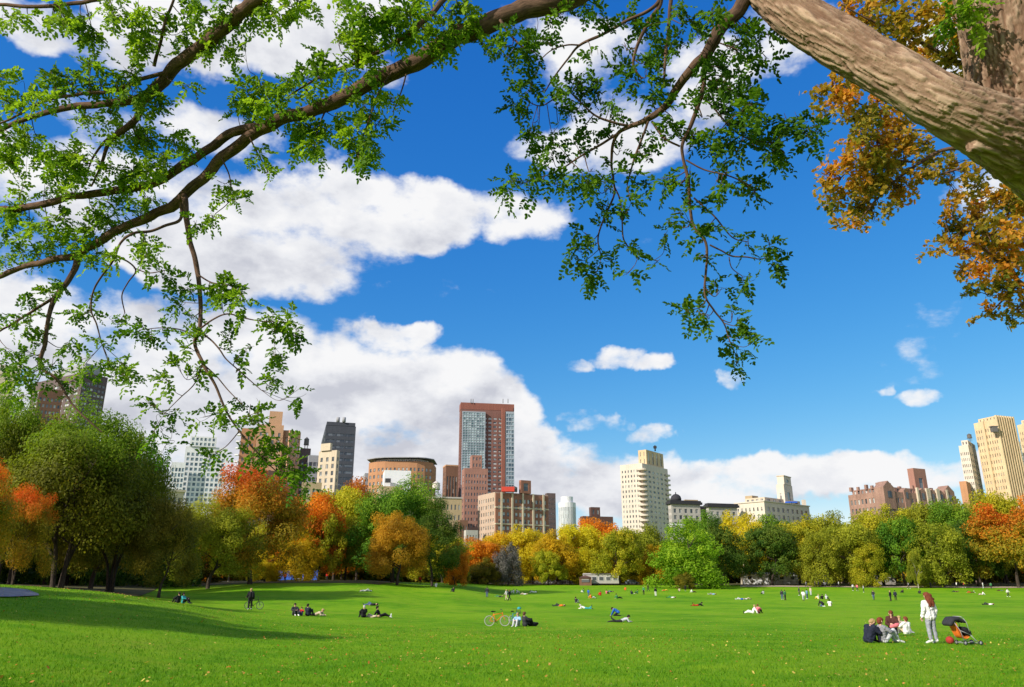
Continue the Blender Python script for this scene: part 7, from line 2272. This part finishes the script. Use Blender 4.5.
 (284.5, 582.5, 'stand', 0, 'orange', 'dark', 'hair_dark', 'person in orange by the blue hoarding', dict()),
 (436, 587, 'sit', 30, 'white', 'white', 'hair_fair', 'white sitter on the pale edge below the dark green tree', dict()),
]
for row in PP:
    px, py, pz, rz, a_, b_, h_, lab, kw = row[:9]
    sc = (row[9] if len(row) > 9 else 1.0) * (1.0)
    person(pt(px, py), pz, rz, a_, b_, h_, lab, GS, sc, random.choice(['dark', 'black', 'white', 'brown']), **kw)

# ------------------------------------------------------------------ things at the tree line
# railing along the right side
fp0, fp1 = on_ground(752, 238), on_ground(1180, 238)
fe = empty('fence', fp0, 0, 'low dark railing along the far path at the foot of the right hand trees', 'fence')
npost = 56
post = None
for k in range(npost):
    t = k / (npost - 1)
    p = fp0 * (1 - t) + fp1 * t
    p[2] = gz(p[0], p[1])
    if post is None:
        post = MB().box((0, 0, .58), (.09, .09, 1.16)).lathe((0, 0, 1.16), [(.05, 0), (.07, .03), (.03, .08)], 8).mesh('post')
    o = link('post', post, WM['iron'], fe)
    o.location = p - fp0
for z_, r_ in ((.35, .035), (.72, .035), (1.08, .045)):
    m = MB(); pts = []
    for k in range(npost):
        t = k / (npost - 1); p = fp0 * (1 - t) + fp1 * t; p[2] = gz(p[0], p[1]) + z_
        pts.append(p - fp0)
    m.tube(pts, r_, 6); m.build('rail', WM['iron'], fe)
# fence in the middle
fp0, fp1 = on_ground(448, 246), on_ground(590, 250)
fe = empty('fence', fp0, 0, 'grey picket railing under the golden trees in the middle', 'fence')
for z_ in (.3, .95):
    m = MB(); m.tube([(fp0 * (1 - t) + fp1 * t) * v3(1, 1, 0) + v3(0, 0, gz(*(fp0 * (1 - t) + fp1 * t)[:2]) + z_) - fp0 for t in np.linspace(0, 1, 40)], .04, 6); m.build('rail', WM['steel'], fe)
pkm = MB().box((0, 0, .55), (.10, .06, 1.1)).add([(-.05, -.03, 1.1), (.05, -.03, 1.1), (.05, .03, 1.1), (-.05, .03, 1.1), (0, 0, 1.2)], [(0, 1, 4), (1, 2, 4), (2, 3, 4), (3, 0, 4)]).mesh('post')
for k in range(90):
    p = fp0 + (fp1 - fp0) * (k / 89); p[2] = gz(p[0], p[1])
    o = link('post', pkm, WM['concrete'], fe); o.location = p - fp0

def cabin(px0, px1, Y, h, label, wall, nwin, name='shed', roof='palegrey', stripe=None, wheels=False):
    a, b_ = on_ground(px0, Y), on_ground(px1, Y)
    L = b_[0] - a[0]; z0 = min(a[2], b_[2]); dpt = 2.8
    r = empty(name, (a[0], Y, z0), 0, label, 'trailer' if wheels else 'shed')
    base = .55 if wheels else 0
    m = MB(); m.box((L / 2, dpt / 2, base + (h - base) / 2), (L, dpt, h - base)); m.build('wall', WM[wall], r)
    m = MB(); V_ = [(-.15, -.15, h + .003), (L + .15, -.15, h + .003), (L + .15, dpt + .15, h + .003), (-.15, dpt + .15, h + .003), (-.05, dpt / 2, h + .38), (L + .05, dpt / 2, h + .38)]
    m.add(V_, [(0, 1, 5, 4), (2, 3, 4, 5), (1, 2, 5), (3, 0, 4), (3, 2, 1, 0)]); m.build('roof', WM[roof], r)
    for k in range(nwin):
        x = L * (k + .5) / nwin
        wf = MB(); wf.box((x, -.03, h * .62), (1.3, .08, .95)); wo = wf.build('window', GL['dark'], r)
        fm = MB()
        for dx, dz, sx_, sz_ in ((-.68, 0, .07, 1.07), (.68, 0, .07, 1.07), (0, .51, 1.29, .06), (0, -.51, 1.29, .06)): fm.box((x + dx, -.05, h * .62 + dz), (sx_, .10, sz_))
        fm.build('frame', WM['white'], wo)
    dm = MB(); dm.box((L * .08, -.04, base + .95), (.85, .07, 1.9)); dm.build('door', WM['palegrey'], r)
    if wheels:
        for x in (L * .3, L * .42):
            wm = MB(); wm.torus((x, .1, .36), (0, 1, 0), .25, .11, 20, 8); wm.lathe((x, .1, .36), [(.01, -.05), (.01, .05)], 6); wm.build('wheel', WM['iron'], r)
    return r
cabin(584, 619, 237, 3.1, 'long white trailer with dark windows under the yellow green tree in the middle', 'palegrey', 5, 'trailer', wheels=True)
cabin(745, 830, 262, 3.4, 'long white shed with dark windows behind the trees right of the middle', 'blank', 8)
cabin(873, 896, 262, 2.6, 'short pale shed behind the trunks right of the long white one', 'palegrey', 2)
# dark red stall by the trailer
a = on_ground(580, 234)
r = empty('kiosk', a, 0, 'dark red brown kiosk before the left end of the white trailer', 'kiosk')
m = MB(); m.box((1.7, 1, 1.1), (3.4, 2, 2.2)); m.build('wall', WM['brown'], r)
m = MB(); m.add([(-.3, -.3, 2.21), (3.7, -.3, 2.21), (3.7, 2.3, 2.21), (-.3, 2.3, 2.21), (1.7, 1, 2.9)], [(0, 1, 4), (1, 2, 4), (2, 3, 4), (3, 0, 4), (3, 2, 1, 0)]); m.build('roof', WM['darkbrown'], r)
m = MB(); m.box((1.7, -.03, 1.35), (2.4, .1, .9)); m.build('counter_window', GL['dark'], r)
# blue hoarding in the left middle
a, b_ = on_ground(277, 186), on_ground(318, 186)
r = empty('hoarding', a, 0, 'blue hoarding panels among the trunks under the orange trees', 'hoarding')
L = b_[0] - a[0]
for k in range(5):
    if k == 2: continue
    m = MB(); m.box((L * (k + .5) / 5, .0, 1.25 + .1 * (k % 2)), (L / 5 - .15, .08, 2.1)); m.build('panel', WM['blue'], r)
m = MB(); m.box((L / 2, .15, 2.2), (L, .08, .10)); m.box((L / 2, .15, .5), (L, .08, .10)); m.build('rail', WM['palegrey'], r)
for k in range(6):
    m = MB(); m.box((L * k / 5, .22, 1.2), (.1, .1, 2.4)); m.build('post', WM['steel'], r)

# bluish shrubs and grey bare bush in the middle
def bush(px, ytop, wpx, Y, pal, label):
    b0 = on_ground(px, Y); top = at_y(px, ytop, Y)[2]
    r = empty('shrub', b0, .4, label, 'shrub')
    w = wpx * CT / F * Y
    r.scale = (w, w, top - b0[2])
    i = n_tree[0]; n_tree[0] += 1
    t = link('trunk', WOOD['low'][i % 3], None, r); objmat(t, m_tbark)
    c = link('crown', FAR['low'][i % 3], None, r); objmat(c, PAL[pal])
bush(508, 547, 30, 231, 'grey', 'rounded grey bare bush at the foot of the golden trees')
bush(472, 566, 16, 238, 'lilac', 'bluish shrub, left of two by the dark green tree')
bush(487, 567, 18, 237, 'lilac', 'bluish shrub, right of two left of the grey bare bush')
bush(684, 574, 22, 206, 'brown', 'low brown shrub at the foot of the wide bright green tree')
# slim lone trunk by the path on the right
tree(918, 552, 18, 222, 'olive', 'tall', 'slim lone tree with a bare pale trunk right before the far path', None, False, True)

# parked cars under the trees in the middle
def car(px, Y, col, label):
    a = on_ground(px, Y)
    r = empty('parked_car', a, 0, label, 'car', 'cars parked under the golden trees')
    pr = [(-2.1, .35), (2.1, .35), (2.15, .75), (1.3, .9), (.75, 1.42), (-1.1, 1.45), (-1.9, .95), (-2.15, .8)]
    V_ = [(x, -.82, z) for x, z in pr] + [(x, .82, z) for x, z in pr]
    n_ = len(pr)
    m = MB(); m.add(V_, [tuple(range(n_)), tuple(range(2 * n_ - 1, n_ - 1, -1))] + [(i, n_ + i, n_ + (i + 1) % n_, (i + 1) % n_) for i in range(n_)])
    m.build('body', col, r)
    m = MB()
    for x0, x1, x2, x3 in ((-1.55, -.2, -.2, -1.0), (-.08, 1.05, .68, -.08)):
        for y in (-.835, .835):
            m.add([(x0, y, .93), (x1, y, .93), (x2, y, 1.36), (x3, y, 1.36)], [(0, 1, 2, 3)])
    m.build('window', GL['dark'], r)
    for x in (-1.3, 1.35):
        for y in (-.8, .8):
            w_m = MB(); w_m.torus((x, y, .33), (0, 1, 0), .24, .09, 20, 8); w_m.lathe((x, y, .33), [(.02, -.05), (.02, .05)], 6); w_m.build('wheel', WM['iron'], r)
    for y in (-.6, .6):
        MB().box((2.16, y, .68), (.06, .3, .14)).build('headlight', WM['white'], r)
cm = lambda n, c: mat_plain(n, c, .3, .04, 2, spec=.5)
car(541, 254, cm('white car paint', (.7, .7, .7)), 'white parked car under the yellow trees in the middle')
car(552, 255, cm('silver car paint', (.42, .43, .45)), 'silver parked car right of the white one under the yellow trees')
car(566, 254, cm('dark car paint', (.03, .035, .05)), 'dark parked car left of the kiosk')
car(632, 252, cm('silver blue car paint', (.30, .36, .44)), 'pale blue parked car right of the white trailer')
car(646, 254, cm('black car paint', (.02, .02, .022)), 'black parked car left behind the wide bright green tree')
